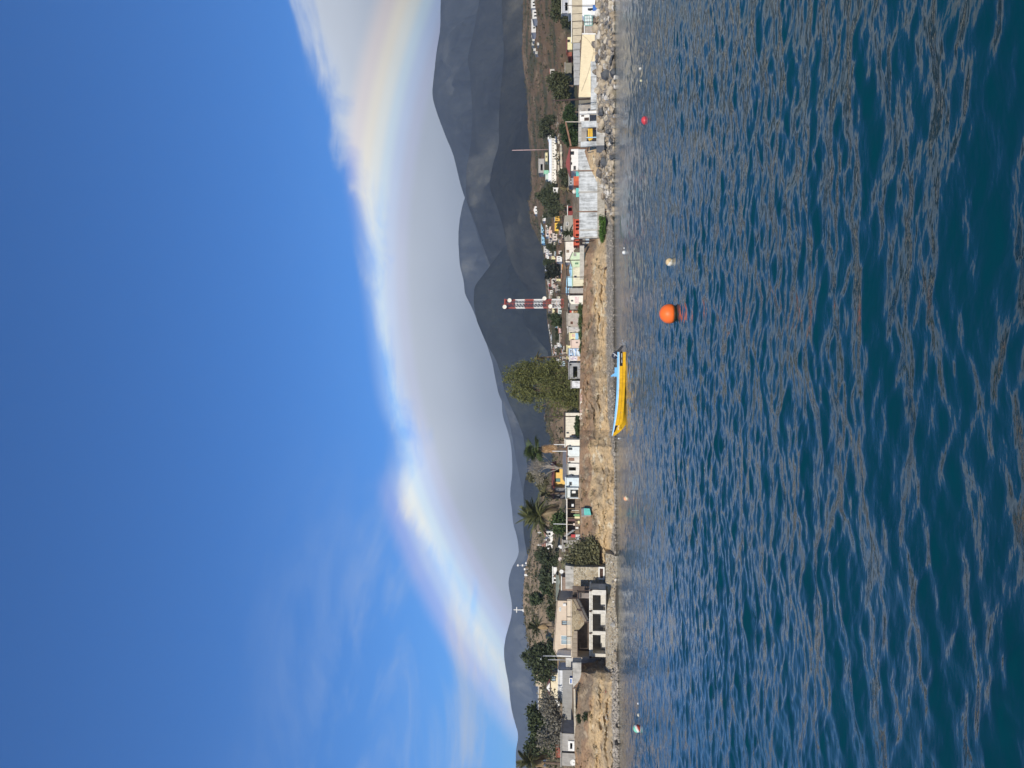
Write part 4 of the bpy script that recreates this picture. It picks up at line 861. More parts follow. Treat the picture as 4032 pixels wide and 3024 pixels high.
MB().lathe(t.location, [(r_, 0), (r_, (q[3] - q[2]) * .7), (r_ * .6, (q[3] - q[2]) * .93), (.1, q[3] - q[2])], 16).build('shell', WHITE, t, True, origin=t.location); MB().lathe(t.location + Vector((0, 0, q[3] - q[2])), [(.14, -.02), (.14, .08)], 8).build('lid', BLACK, t, origin=t.location)
building('tank_house', 'small grey hut carrying the white domed tank', 'hut', *B('F', 1050, 1120, 1010, 1200), DT(2150) + 3.6, GREY, 3, [hl('F', 1062, 1110, 1050, 1085, 'o')], 'flat')
building('brown_box_hut', 'brown board hut above the hanging tree', 'hut', *B('F', 1105, 1200, 1180, 1246), DT(2176) + 1.6, M((.30, .2, .14), dirt=.4), 2, [hl('F', 1116, 1190, 1192, 1236, 'b', WOOD)], 'flat')
# church with two bell towers
cD = D_at(2186, 2130) + 1
ch = thing('church', 'small white church with two brown roofed bell towers and crosses', 'church', P(k_(905), 2130, cD))
ch.location.z -= .6
for (Xt, Xb, Y0, Y1, Xr) in ((775, 866, 868, 952, 702), (775, 872, 1064, 1162, 690)):
    q = rect(*B('F', Xt, Xb, Y0, Y1), cD); g = ch.location.z; aw = (q[1] - q[0]); xm = (q[0] + q[1]) / 2
    mb = facade(MB(), q[0], q[1], g, q[3], cD, .25, [(q[0] + aw * .25, q[1] - aw * .25, q[2] + .2, q[3] - .55)]); mb.box(q[0], q[0] + .2, cD + .25, cD + 2.4, g, q[3]); mb.box(q[1] - .2, q[1], cD + .25, cD + 2.4, g, q[3]); mb.box(q[0] + .2, q[1] - .2, cD + 2.2, cD + 2.4, g, q[3])
    tw_ = mb.build('bell_tower', WHITE, ch, origin=ch.location)
    arch = MB(); r = aw * .25; zc = q[3] - .55
    arch.prism([(xm + r * math.cos(a), zc + .12 + r * .7 * math.sin(a)) for a in np.linspace(0, math.pi, 9)], cD - .02, cD + .02); arch.build('arch_opening', INSIDE, tw_, origin=ch.location)
    zr_ = P(k_(Xr), 0, cD).z; rf = MB(); n = 0; o = .15
    rf.v += [(q[0] - o, cD - o, q[3]), (q[1] + o, cD - o, q[3]), (q[1] + o, cD + 2.4 + o, q[3]), (q[0] - o, cD + 2.4 + o, q[3]), (xm, cD + 1.2, zr_)]; rf.f += [(0, 1, 4), (1, 2, 4), (2, 3, 4), (3, 0, 4), (3, 2, 1, 0)]
    ro = rf.build('pyramid_roof', M((.33, .17, .12), dirt=.2), ch, origin=ch.location)
    MB().box(xm - .04, xm + .04, cD + 1.16, cD + 1.24, zr_ - .1, zr_ + .95).box(xm - .3, xm + .3, cD + 1.17, cD + 1.23, zr_ + .55, zr_ + .63).build('cross', WHITE, ro, origin=ch.location)
q = rect(*B('F', 812, 872, 955, 1062), cD + .6); xm = (q[0] + q[1]) / 2
MB().prism([(q[0], ch.location.z), (q[1], ch.location.z), (q[1], q[3] - .35), (xm + .25, q[3] + .15), (xm, q[3] + .95), (xm - .25, q[3] + .15), (q[0], q[3] - .35)], cD + .6, cD + 3).build('front_wall', WHITE, ch, origin=ch.location)
MB().lathe((xm, cD + .58, q[2] + .75), [(.42, -.04), (.42, .03)], 16, 'Y').build('round_window', INSIDE, ch, origin=ch.location)
palm('date_palm', 'big shaggy date palm with hanging dead fronds right of the church', 2126, 2032, DT(2030) + 12, 92, (0.125, 0.135, 0.055), 62, 3, 34, deadcol=(0.24, .19, .12), lo=-35, trunk_r=.4)
palm('fan_palm', 'small pale palm between the big date palm and the yellow house', 2150, 1942, DT(1945) + 15, 38, (0.17, 0.165, 0.085), 26, 4, 10, lo=-45)
bush('garden_bush', 'bright green bush under the big date palm', *B('F', 850, 1112, 560, 900), DT(2055) + 7, (0.06, 0.088, 0.03), 2600, .25, 8, cat='bush')
tree('dark_tree', 'dark green tree left of the church', *B('F', 680, 1060, 1190, 1640), D_at(2200, 2225), (0.055, 0.07, 0.038), 5200, .28, 9)
tree('hanging_tree', 'loose olive green tree spilling down the cliff to the beach', *B('F', 1080, 1790, 1010, 1510), D_foot(2185) + .4, (0.14, 0.14, 0.075), 7500, .2, 10, lobes=[(.2, .75, .42), (.3, .4, .45), (.45, .6, .5), (.5, .3, .42), (.65, .75, .45), (.72, .45, .42), (.6, .15, .35), (.4, .88, .35), (.86, .8, .28)], sparse=True, base=ground(P(0, 2185, 125).x, D_foot(2185) + .4))
# lean-to yard with junk
yD = DT(2045) + 1.4
sh = thing('lean_to', 'dark lean to shelter with white beam and posts on the cliff edge', 'shelter', P(k_(1310), 2045, yD)); g = sh.location.z
pbox(sh, 'beam', *B('F', 1104, 1122, 342, 1005), yD, .12, M((.72, .66, .58), dirt=.3))
for Y in (345, 505, 650, 757, 880, 1000): pbox(sh, 'post', *B('F', 1122, 1312, Y - 4, Y + 4), yD + .02, .1, PINEWOOD)
a = rect(*B('F', 1122, 1312, 345, 1000), yD + 2.6); MB().box(a[0], a[1], yD + 2.6, yD + 2.75, a[2] - .5, a[3]).build('back_wall', M((.20, .15, .115), dirt=.5), sh, origin=sh.location)
a = rect(*B('F', 1100, 1104, 342, 1005), yD); MB().box(a[0], a[1], yD + .13, yD + 2.75, a[3] - .1, a[3] - .03).build('tin_roof', M((.25, .24, .23), dirt=.5), sh, origin=sh.location)
def loose(name, label, cat, c, b, D, dep, mat, tilt=0.0):
    q = rect(*B(c, *b), D); o = MB().box(q[0], q[1], D, D + dep, q[2], q[3]).build(name, mat, origin=((q[0] + q[1]) / 2, D, q[2])); o.rotation_euler = (0, tilt, 0); return tag(o, label, cat)
loose('plank', 'long pale plank leaning upright in the lean to', 'plank', 'F', (1178, 1310, 550, 566), yD - .2, .06, PINEWOOD)
loose('plank', 'narrow whitish plank right of the long pale plank', 'plank', 'F', (1192, 1310, 526, 538), yD - .2, .06, M((.66, .6, .5)))
d_ = thing('dinghy', 'green and cream dinghy stood on end in the lean to', 'boat', P(k_(1322), 1880 + 628 / 4.096, yD - .5)); q = rect(*B('F', 1222, 1322, 590, 628), yD - .5)
MB().prism([(q[0], q[2]), (q[1], q[2]), (q[1], q[3] - .3), ((q[0] + q[1]) / 2 + .08, q[3]), ((q[0] + q[1]) / 2 - .08, q[3]), (q[0], q[3] - .3)], yD - .5, yD - .2).build('hull', M((.20, .36, .17), dirt=.3), d_, origin=d_.location)
pbox(d_, 'inside', *B('F', 1240, 1322, 630, 662), yD - .45, .2, PALEY)
loose('door_leaf', 'dark maroon door leaf leaning in the lean to', 'door', 'F', (1132, 1252, 662, 706), yD - .15, .06, M((.13, .07, .06), dirt=.3))
loose('sign_board', 'red and pink sign board by the ladder', 'sign', 'F', (1182, 1252, 918, 968), yD - .3, .05, M((.50, .07, .07), dirt=.5))
loose('tin_sheet', 'grey corrugated sheet hung at the cliff edge', 'sheet', 'F', (1256, 1338, 920, 998), yD - .6, .05, METAL)
for i, (b, m_, lb) in enumerate((((1255, 1300, 800, 830), WHITE, 'white sack on the shelter floor'), ((1215, 1245, 738, 775), M((.68, .55, .45)), 'pale crate on the dark shelf in the lean to'), ((1190, 1225, 430, 470), WHITE, 'white bin at the right end of the lean to'), ((1290, 1322, 700, 745), PALEY, 'cream crate at the cliff edge below the maroon door'), ((1265, 1310, 970, 1010), M((.55, .6, .62)), 'grey plastic drum left of the corrugated sheet'))):
    loose('crate', lb, 'crate', 'F', b, yD - .4 - .1 * i, .5, m_)
l_ = thing('ladder', 'grey ladder slanting across the front of the lean to', 'ladder', P(k_(1250), 1880 + 850 / 4.096, yD - .9)); a, b = P(k_(1098), 1880 + 950 / 4.096, yD - .9), P(k_(1245), 1880 + 846 / 4.096, yD - .9); dv = Vector((.0, 0, .32))
for s in (0, 1): MB().bar(a + dv * s, b + dv * s, .05).build('rail', METAL, l_, origin=l_.location)
for i in range(9): q = a.lerp(b, (i + .5) / 9); MB().bar(q, q + dv, .035).build('rung', METAL, l_, origin=l_.location)
tb = thing('turquoise_shed', 'tilted turquoise clapboard box on a ledge below the lean to', 'shed', P(k_(1500), 2016, DT(2015) - 3.2)); tD = DT(2015) - 3.2
part(tb, 'front', pp('F', (1392, 497), (1482, 502), (1505, 603), (1396, 608)), tD, .1, TURQ); part(tb, 'body', pp('F', (1345, 505), (1391, 497), (1395, 608), (1350, 612)), tD + .1, 1.4, M((.20, .21, .22), dirt=.3))
for i in range(4):
    X = 1412 + i * 21; part(tb, 'board', pp('F', (X, 502), (X + 4, 502), (X + 7, 602), (X + 3, 602)), tD - .03, .03, M((.10, .42, .38)))
part(tb, 'ledge', pp('F', (1350, 613), (1500, 606), (1500, 625), (1350, 632)), tD - .1, 1.6, GREY)
pole('white_post', 'thin white pole rising from the lean to beam', k_(897), 1880 + 748 / 4.096, k_(1110), 1880 + 755 / 4.096, yD + .3, .06, WHITE, (), cat='pole')
s3 = building('open_shack', 'white open fronted shack at the right end of the lean to', 'shack', *B('F', 1108, 1335, 165, 345), DT(1945) + 1.0, M((.66, .70, .68), dirt=.35), 3, [hl('F', 1170, 1300, 195, 320, 'o')], ('shed', k_(1085)), M((.55, .6, .56), dirt=.4))
pbox(s3, 'counter', *B('F', 1300, 1335, 170, 340), DT(1945) + .6, .38, PINEWOOD); pbox(s3, 'hanging_sheet', *B('F', 1185, 1255, 215, 255), DT(1945) + 1.6, .05, WHITE)
building('pale_blue_house', 'pale blue white cube house with one small dark window', 'house', k_(1100), k_(1302), 1881, 1918, DT(1900) + 1.2, M((.66, .75, .78), dirt=.25), 4, [hl('F', 1150, 1196, 70, 130, 'w', GREY)], 'flat')
building('white_house', 'white house with a large black doorway on the cliff edge', 'house', *B('E', 1132, 1292, 1332, 1542), DT(1850) + 1.2, M((.74, .72, .66), dirt=.3), 4, [hl('E', 1146, 1260, 1390, 1446, 'o'), hl('E', 1190, 1230, 1500, 1535, 'w')], 'flat', GREY)
building('shuttered_kiosk', 'narrow white kiosk with a brown shutter', 'kiosk', *B('E', 1122, 1290, 1226, 1326), DT(1812) + 1.2, M((.72, .69, .63), dirt=.3), 4, [hl('E', 1140, 1236, 1236, 1290, 'b', M((.28, .17, .12), dirt=.5))], 'flat', RUST)
building('white_house', 'white house with a dark square window left of the fan palm trunk', 'house', *B('E', 1124, 1312, 1064, 1222), DT(1778) + 1.2, M((.72, .77, .76), dirt=.25), 4, [hl('E', 1140, 1202, 1072, 1114, 'w', DGREY)], 'flat', RUST)
building('long_grey_roof_house', 'long building with weathered grey plank roof behind the white cliff houses', 'building', *B('E', 1112, 1280, 1105, 1640), DT(1835) + 6.5, GREY, 6, [], ('shed', k_(1030)), M((.26, .25, .25), dirt=.5))
yh = building('yellow_house', 'bright yellow house with long dark red roof', 'house', k_(915), k_(1060), 1839, 1920, DT(1880) + 17, M((.80, .53, .16), dirt=.15), 6, [hl('E', 925, 996, 1402, 1478, 'o'), hl('F', 922, 1008, 12, 72, 'w', M((.05, .12, .13)), M((.10, .22, .22)))], ('side', k_(852)), REDROOF, over=.6)
building('tin_store', 'dark corrugated store under the small pale palm', 'shed', *B('F', 915, 1060, 168, 345), DT(1945) + 16, M((.22, .22, .23), dirt=.5), 4, [hl('F', 925, 1000, 300, 335, 'o')], ('side', k_(852)), REDROOF)
building('white_house', 'plain white cube house below the fan palm', 'house', *B('E', 1092, 1264, 946, 1060), DT(1745) + 1.2, M((.80, .76, .66), dirt=.15), 4, [], 'flat')
cw = building('cream_plank_house', 'long cream plank walled house right of the fan palm', 'house', *B('E', 1082, 1272, 515, 908), DT(1672) + 3.2, M((.74, .68, .56), dirt=.25), 4, [hl('E', 1105, 1150, 820, 850, 'w', GREY), hl('E', 1190, 1265, 858, 880, 'd')], ('shed', k_(1058)), DWOOD)
for Y in (575, 620, 670, 718, 760, 800): pbox(cw, 'batten', *B('E', 1084, 1262, Y - 1.5, Y + 1.5), DT(1672) + 3.17, .03, M((.5, .45, .36)))
bush('hedge', 'clipped dark green hedge below the cream plank house', *B('E', 1236, 1322, 560, 905), DT(1680) + .8, (0.045, 0.068, 0.026), 1800, .16, 11, cat='hedge')
lw_ = thing('parapet_wall', 'low painted parapet of pale tiles along the cliff edge below the hedge', 'parapet', P(k_(1358), 1626, DT(1626) - .4)); 
for i in range(12):
    Y = 135 + i * 64; pbox(lw_, 'tile_panel', *B('E', 1326 + rnd.uniform(-1, 2), 1359, Y, Y + 58), DT(1626) - .45, .35, M(rnd.choice([(.66, .6, .5), (.6, .42, .36), (.55, .5, .42), (.68, .63, .55)]), dirt=.5))
ribbon(lw_, 'painted_marks', [pp('E', (1350, 600), (1335, 590), (1350, 580)), pp('E', (1335, 640), (1350, 632), (1336, 622)), pp('E', (1334, 700), (1350, 705)), pp('E', (1336, 560), (1350, 565), (1338, 552))], DT(1626) - .45, .07, REDP)
# fan palm with a skirt of dead leaves
fD = DT(1765) + 4; c = P(k_(640), 1500 + 1095 / 4.096, fD); g = ground(c.x, fD)
fp = thing('fan_palm', 'fan palm with a thick skirt of dead brown leaves', 'palm tree', (c.x, fD, g)); m_ = px2m(fD)
MB().tube([(c.x, fD, g - .2), (c.x, fD, c.z)], [.3, .24], 9).build('trunk', BARK, fp, origin=fp.location)
fan = MB(); 
for i in range(17):
    a = R(-115 + 230 * i / 16); L_ = 1.05 * (0.75 + .25 * math.cos(a)); w_ = R(5.5)
    fan.poly([(0.9, 0, 0), (0.9 + L_ * .6 * math.cos(a - w_), L_ * .6 * math.sin(a - w_), -.05), (0.9 + L_ * math.cos(a), L_ * math.sin(a), -.3 * L_), (0.9 + L_ * .6 * math.cos(a + w_), L_ * .6 * math.sin(a + w_), -.05)])
fan.tube([(0, 0, 0), (.9, 0, 0)], [.04, .025], 4)
def leafset(mb, mat, n, zlo, zhi, ello, elhi, sc, nm):
    me = bpy.data.meshes.new(nm); me.from_pydata(mb.v, [], mb.f); me.materials.append(mat)
    for i in range(n):
        o = bpy.data.objects.new(nm, me); COL.objects.link(o); o.parent = fp; z = rnd.uniform(zlo, zhi); o.location = (0, 0, z - g)
        o.rotation_euler = (rnd.uniform(-.4, .4), -R(rnd.uniform(ello, elhi)), rnd.uniform(0, 6.28)); k = sc * rnd.uniform(.8, 1.15); o.scale = (k, k, k)
zt = P(k_(600), 0, fD).z; zb_ = P(k_(900), 0, fD).z
leafset(fan, M_leaf((.085, .115, .04), .5), 38, zt - .2, zt + .3, -35, 75, 1.45, 'fan_leaf')
leafset(fan, M_leaf((.40, .27, .15), .4), 52, zb_ + 1.0, zt - .3, -88, -68, 1.0, 'dead_leaf')
for (Y, xt) in ((1026, 905), (1132, 880)): pole('white_post', ('white post under the fan palm skirt, nearer the plank house', 'white post under the fan palm skirt, nearer the yellow house')[Y > 1100], k_(xt), 1500 + Y / 4.096, k_(1090), 1500 + Y / 4.096, DT(1765) + 3.4, .08, WHITE, ())
pole('utility_pole', 'short dark pole left of the cream plank house', k_(944), 1734, k_(1085), 1734, DT(1734) + 6, .08, DWOOD, ())
pole('utility_pole', 'dark pole in front of the cream plank house with a box on top', k_(740), 1500 + 575 / 4.096, k_(1275), 1500 + 572 / 4.096, DT(1640) + 2.9, .09, DWOOD, ((.04, .5),))
# bare tree
bD = DT(1850) + 14; c = P(k_(900), 1500 + 1400 / 4.096, bD); g = ground(c.x, bD); bt = thing('bare_tree', 'bare grey branched tree above the yellow house', 'tree', (c.x, bD, g)); br = MB()
def limb(p, d, L, r, lev):
    q = p + d * L; br.tube([p, p + d * L * .5 + Vector((rnd.uniform(-.1, .1), rnd.uniform(-.1, .1), 0)) * L, q], [r, r * .8, r * .6], 5 if lev < 3 else 3, cap=False)
    if lev < 5:
        for i in range(3 if lev else 5):
            nd = (d + Vector((rnd.uniform(-.75, .75), rnd.uniform(-.6, .6), rnd.uniform(-.15, .5)))).normalized(); limb(q, nd, L * rnd.uniform(.62, .82), r * .6, lev + 1)
limb(Vector((c.x, bD, g - .2)), Vector((0, 0, 1)), c.z - g - 1.0, .22, 0); br.build('branches', M((.36, .32, .27), dirt=.3), bt, origin=bt.location)
rs = np.random.RandomState(77); pts = np.array(br.v)[rs.randint(len(br.v) // 2, len(br.v), 1100)] + rs.normal(size=(1100, 3)) * .25
link('sparse_leaves', leaf_mesh('sparse_leaves', pts - np.array(bt.location), .13, rs), M_leaf((.22, .20, .15), .4), bt)
tree('dark_tree', 'olive tree left of the bare grey tree over the yellow roof', *B('E', 470, 760, 1490, 1690), DT(1890) + 20, (0.11, 0.11, 0.06), 2400, .24, 12, sparse=True)
# ================================================================== THE BIG TREE and the painted row
r7 = random.Random(21); sl_ = []
for i in range(46):
    v = r7.uniform(.06, .96); lo, hi = np.interp(v, [0, .25, .5, .75, 1], [.22, .14, .06, .08, .30]), np.interp(v, [0, .25, .5, .75, 1], [.62, .70, .80, .92, 1.0])
    sl_.append((v, lo + (hi - lo) * r7.random(), r7.uniform(.17, .30)))
sl_ += [(.5, .45, .5), (.75, .5, .5), (.3, .42, .4), (.02, .36, .14), (.05, .58, .15), (.36, .0, .14), (.62, .02, .16), (.45, .92, .14), (.7, 1.03, .16)]
tree('spreading_tree', 'great spreading olive green tree over the grey cliff houses', 1996, 2284, 1424, 1622, DT(1520) + 6, (0.125, 0.135, 0.048), 40000, .14, 13, lobes=sl_, var=.75)
building('tree_house_wall', 'grey cement shack with a long black opening under the great tree', 'building', *B('D', 1152, 1320, 1182, 1442), DT(1455) + 1.4, M((.33, .33, .33), dirt=.55), 4, [hl('D', 1214, 1284, 1240, 1410, 'o'), hl('D', 1160, 1190, 1200, 1225, 'o')], 'flat')
building('blotched_shack', 'white blotched shack in the shade left of the black opening', 'building', k_(1190), k_(1320), 1500, 1528, DT(1515) + 1.4, M((.70, .70, .70), dirt=.7), 3, [], 'flat', GREY)
g1_ = building('graffiti_hut', 'white graffiti covered hut beside the great tree', 'building', *B('D', 1162, 1332, 1074, 1150), DT(1410) + 1.2, M((.74, .70, .70), dirt=.3), 3, [], 'flat')
def scribble(root, c, X0, X1, Y0, Y1, n, D, w, mat, seed, name='graffiti'):
    r = random.Random(seed); st = []
    for i in range(n):
        x, y = r.uniform(X0, X1), r.uniform(Y0, Y1); st.append(pp(c, *[(x + r.uniform(-1, 1) * (X1 - X0) * .18, y + r.uniform(-1, 1) * (Y1 - Y0) * .1) for _ in range(4)]))
    ribbon(root, name, st, D, w, mat)
scribble(g1_, 'D', 1190, 1270, 1085, 1140, 12, DT(1410) + 1.2, .07, M((.45, .25, .48)), 1)
pbox(g1_, 'bare_plaster_patch', *B('D', 1284, 1330, 1080, 1146), DT(1410) + 1.18, .018, M((.60, .42, .27)))
mu = building('mural_house', 'house front painted with a blue white and grey swirl mural', 'building', *B('D', 1142, 1312, 952, 1070), DT(1386) + 1.2, M((.40, .58, .80), dirt=.3), 3, [hl('D', 1168, 1200, 978, 1028, 'w', DWOOD, M((.35, .22, .14)))], 'flat', GREY)
r9 = random.Random(9)
for i in range(9):
    X = 1180 + i * 14; pts = [(X + 8 * math.sin(j * .9 + i) + j * 2, 956 + j * 14) for j in range(9)]
    ribbon(mu, 'mural_band', [pp('D', *pts)], DT(1386) + 1.2, .2, [M((.80, .82, .84)), M((.20, .40, .70)), M((.45, .45, .44)), M((.62, .74, .84))][i % 4], .012 + .0015 * i)
building('pink_house', 'pale pink plastered house beside the mural', 'building', *B('D', 1186, 1302, 812, 945), DT(1355) + 1.2, M((.72, .56, .47), dirt=.2), 3, [hl('D', 1262, 1290, 845, 862, 'o')], 'flat')
building('yellow_backed_house', 'pale yellow wall rising behind the pink house and mural', 'building', *B('D', 1122, 1290, 905, 1140), DT(1390) + 5, PALEY, 3, [], 'flat')
yb = building('yellow_blue_house', 'pale yellow house with sky blue lower band', 'building', *B('D', 1162, 1302, 702, 806), DT(1325) + 1.2, PALEY, 3, [hl('D', 1195, 1242, 718, 762, 'b', PINK)], 'flat')
pbox(yb, 'blue_band', *B('D', 1252, 1300, 703, 805), DT(1325) + 1.17, .028, SKYB)
gh = building('grey_house', 'grey plastered house with one brown window above the green creeper', 'building', *B('D', 1124, 1312, 382, 602), DT(1260) + 1.2, M((.47, .42, .36), dirt=.4), 4, [hl('D', 1172, 1212, 515, 560, 'w', M((.22, .10, .06)), M((.12, .06, .04)))], 'flat')
scribble(gh, 'D', 1215, 1275, 470, 590, 12, DT(1260) + 1.2, .06, M((.68, .45, .45)), 2)
gh2 = building('pale_grey_house', 'pale grey annex with faint scribbles left of the brown window house', 'building', *B('D', 1136, 1308, 606, 692), DT(1298) + 1.2, M((.56, .53, .48), dirt=.45), 4, [], 'flat')
scribble(gh2, 'D', 1160, 1270, 615, 685, 10, DT(1298) + 1.2, .05, M((.40, .38, .40)), 3)
building('door_house', 'narrow front with a red board and a brown door', 'building', *B('D', 1140, 1314, 336, 380), DT(1228) + 1.4, M((.66, .58, .46), dirt=.3), 4, [hl('D', 1218, 1292, 342, 374, 'd', M((.30, .16, .07))), hl('D', 1152, 1192, 340, 374, 'b', REDP)], 'flat')
building('cement_shed', 'bare grey cement shed right of the red board front', 'shed', *B('D', 1152, 1332, 240, 322), DT(1210) + 1.4, M((.36, .34, .31), dirt=.5), 4, [hl('D', 1255, 1325, 262, 310, 'b', M((.16, .10, .08)))], ('shed', k_(1140)), METAL)
wg = building('white_house', 'white house with pink scrawled graffiti below a small window', 'house', *B('D', 1146, 1350, 100, 236), DT(1180) + 1.2, M((.82, .78, .68), dirt=.15), 4, [hl('D', 1180, 1216, 166, 196, 'w', GREY)], 'flat')
PK = M((.68, .25, .34))
ribbon(wg, 'graffiti', [pp('D', (1295, 222), (1242, 216), (1292, 200), (1240, 192)), pp('D', (1285, 186), (1262, 184), (1248, 174), (1262, 164), (1284, 168), (1285, 184)), pp('D', (1290, 162), (1240, 140)), pp('D', (1242, 160), (1286, 142)), pp('D', (1282, 138), (1240, 118)), pp('D', (1244, 134), (1280, 118)), pp('D', (1300, 225), (1298, 120))], DT(1180) + 1.2, .055, PK)
# ================================================================== THE RADIO TOWER
tD = D_at(2238, 1195); c = P(2224, 1195, tD); m_ = px2m(tD); g = ground(c.x, tD)
tw_ = thing('radio_tower', 'red and white banded lattice radio tower with four round dishes', 'tower', (c.x, tD, g)); zt = P(1992, 0, tD).z; hw = 15.5 * m_
TR, TWH = M((.40, .09, .07), dirt=.2), M((.80, .79, .76), dirt=.15)
bands = [(1992, 2031, TR), (2031, 2067, TWH), (2067, 2103, TR), (2103, 2139, TWH), (2139, 2173, TR), (2173, 2209, TWH), (2209, 2245, TR)]
legs = [(-hw, tD - hw * .8), (hw, tD - hw * .8), (hw, tD + hw * .9), (-hw, tD + hw * .9)]
for i, (a, b, mt_) in enumerate(bands):
    z1, z0 = P(a, 0, tD).z, P(b, 0, tD).z
    if i == len(bands) - 1: z0 = g - .1
    s = MB()
    for (lx, ly) in legs: s.box(c.x + lx - .09, c.x + lx + .09, ly - .09, ly + .09, z0 + .001, z1 - .001)
    n_ = 3
    for j in range(n_):
        za, zb_ = z0 + (z1 - z0) * j / n_, z0 + (z1 - z0) * (j + 1) / n_
        for q in range(4):
            p0, p1 = legs[q], legs[(q + 1) % 4]; A0, A1_ = Vector((c.x + p0[0], p0[1], za)), Vector((c.x + p1[0], p1[1], za)); mid = (A0 + A1_) / 2 + Vector((0, 0, zb_ - za))
            s.bar(A0, mid, .055).bar(A1_, mid, .055)
            if q % 2 == 0: s.bar(A0 + Vector((0, 0, zb_ - za)), A1_ + Vector((0, 0, zb_ - za)), .045)
    s.box(c.x - .05, c.x + .05, tD - hw * .8 - .05, tD - hw * .8 + .05, z0, z1 - .001)
    s.build('lattice_section', mt_, tw_, origin=tw_.location)
MB().box(c.x - hw * 1.25, c.x + hw * 1.25, tD - hw * 1.1, tD + hw * 1.2, zt, zt + .25).build('top_platform', TR, tw_, origin=tw_.location)
MB().tube([(c.x, tD, zt + .2), (c.x, tD, zt + 20 * m_)], [.05, .02], 5).build('whip_antenna', TR, tw_, origin=tw_.location)
for (x, y) in ((2006.4, 1182.7), (1987, 1208.6), (2143.6, 1175.4), (2167, 1206.4)):
    q = P(x, y, tD - hw - .7); r_ = 8 * m_
    dd = dish(tw_, 'dish', q, r_, M((.80, .76, .66), dirt=.1), 0); MB().tube([q, (c.x + (hw if q.x > c.x else -hw), tD - hw * .7, q.z)], .06, 6).build('bracket', METAL, dd, origin=q)
for s in (-1, 1): MB().tube([(c.x + s * hw * 1.12, tD - hw, g + 1), (c.x + s * hw * 1.12, tD - hw, zt - 1)], .035, 5).build('feeder_cable', DGREY, tw_, origin=tw_.location)
pole('banded_mast', 'slender red and white guyed mast on the right hillside', 2016, 592, 2156, 589, D_at(2158, 590), .17, M((.52, .36, .33), dirt=.4), (), cat='mast')
# ================================================================== THE YELLOW BOAT
bD_ = D_water(2464) + 1.0; m_ = px2m(bD_ - .9); xs_, xb_ = (1512 - 1387) * m_, (1512 - 1716) * m_; LB = xs_ - xb_
boat = thing('fishing_boat', 'yellow open fishing boat with pale blue inside and black outboard', 'boat', ((xs_ + xb_) / 2, bD_, -.15))
HUL = M((.86, .48, .02), rough=.4, dirt=.32, bump=.05); BOB = M((.17, .47, .76), rough=.5, dirt=.2, bump=.03); STR = M((.45, .24, .01), dirt=.2, bump=0)
NS = 25; st_ = []
for i in range(NS):
    s = i / (NS - 1)
    half = .98 * (1 - max(0, (s - .25) / .75) ** 2.6) ** .8 if s > .25 else .98 * (.93 + .07 * s / .25)
    sheer = .60 + .02 * s + .62 * s ** 3.2; keel = -.16 + (0 if s < .80 else 1.16 * ((s - .80) / .20) ** 1.9)
    chh = half * (.88 - .30 * s ** 2); chz = keel + (.16 + .40 * s ** 2) * (1 if s < .97 else .7); chz = min(chz, sheer - .2)
    x = xs_ - LB * s
    if s > .985: half = max(half, .03); chh = .02; chz = sheer - .12; keel = sheer - .2
    st_.append((x, half, sheer, keel, chh, chz))
def strip(a, b, sides=(1, -1), flip=False):
    mb = MB()
    for sd in sides:
        for p, q in zip(st_, st_[1:]):
            f = lambda u, g_: (u[0], bD_ - sd * g_(u)[0], g_(u)[1])
            v = [f(p, a), f(q, a), f(q, b), f(p, b)]
            mb.quad(*(v if (sd > 0) != flip else v[::-1]))
    return mb
keelf = lambda u: (0.0, u[3]); chf = lambda u: (u[4], u[5]); gwf = lambda u: (u[1], u[2])
midf = lambda u: (u[4] + (u[1] - u[4]) * .48 + .0, u[5] + (u[2] - u[5]) * .48)
h_ = strip(keelf, chf); 
for a_, b_ in ((chf, gwf),): t_ = strip(a_, b_); n = len(h_.v); h_.v += t_.v; h_.f += [tuple(k + n for k in f) for f in t_.f]
p = st_[0]; h_.poly([(p[0], bD_ - p[1], p[2]), (p[0], bD_ - p[4], p[5]), (p[0], bD_, p[3]), (p[0], bD_ + p[4], p[5]), (p[0], bD_ + p[1], p[2])][::-1])
h_.build('hull', HUL, boat, True, origin=boat.location)
def hw_at(u, z): t = min(1, max(0, (z - u[5]) / max(.05, u[2] - u[5]))); return u[4] + (u[1] - u[4]) * t
fz = lambda u: max(.12, u[5] + .08)
inn = lambda u: (max(u[1] - .07, .0), u[2] + .015); flr = lambda u: (max(hw_at(u, fz(u)) - .09, .0), fz(u)); cen = lambda u: (0.0, fz(u))
i_ = strip(inn, flr, flip=True); t_ = strip(flr, cen, flip=True); n = len(i_.v); i_.v += t_.v; i_.f += [tuple(k + n for k in f) for f in t_.f]; i_.build('interior', BOB, boat, origin=boat.location)
g_ = MB()
for sd in (1, -1):
    g_.tube([(u[0], bD_ - sd * (u[1] - .03), u[2] + .02) for u in st_], .045, 6)
g_.build('gunwale', M((.62, .76, .84), dirt=.2), boat, True, origin=boat.location)
co = strip(lambda u: (max(u[1] - .06, 0), u[2] + .02), lambda u: (max(u[1] - .1, 0), u[2] + .2 - .10 * max(0, (st_[0][0] - u[0]) / LB - .7) / .3)); co.build('coaming', BOB, boat, origin=boat.location)
sm_ = MB(); sm_.tube([(u[0], bD_ - midf(u)[0] - .012, midf(u)[1]) for u in st_[:-2]], .016, 4); sm_.build('rub_strake', STR, boat, origin=boat.location)
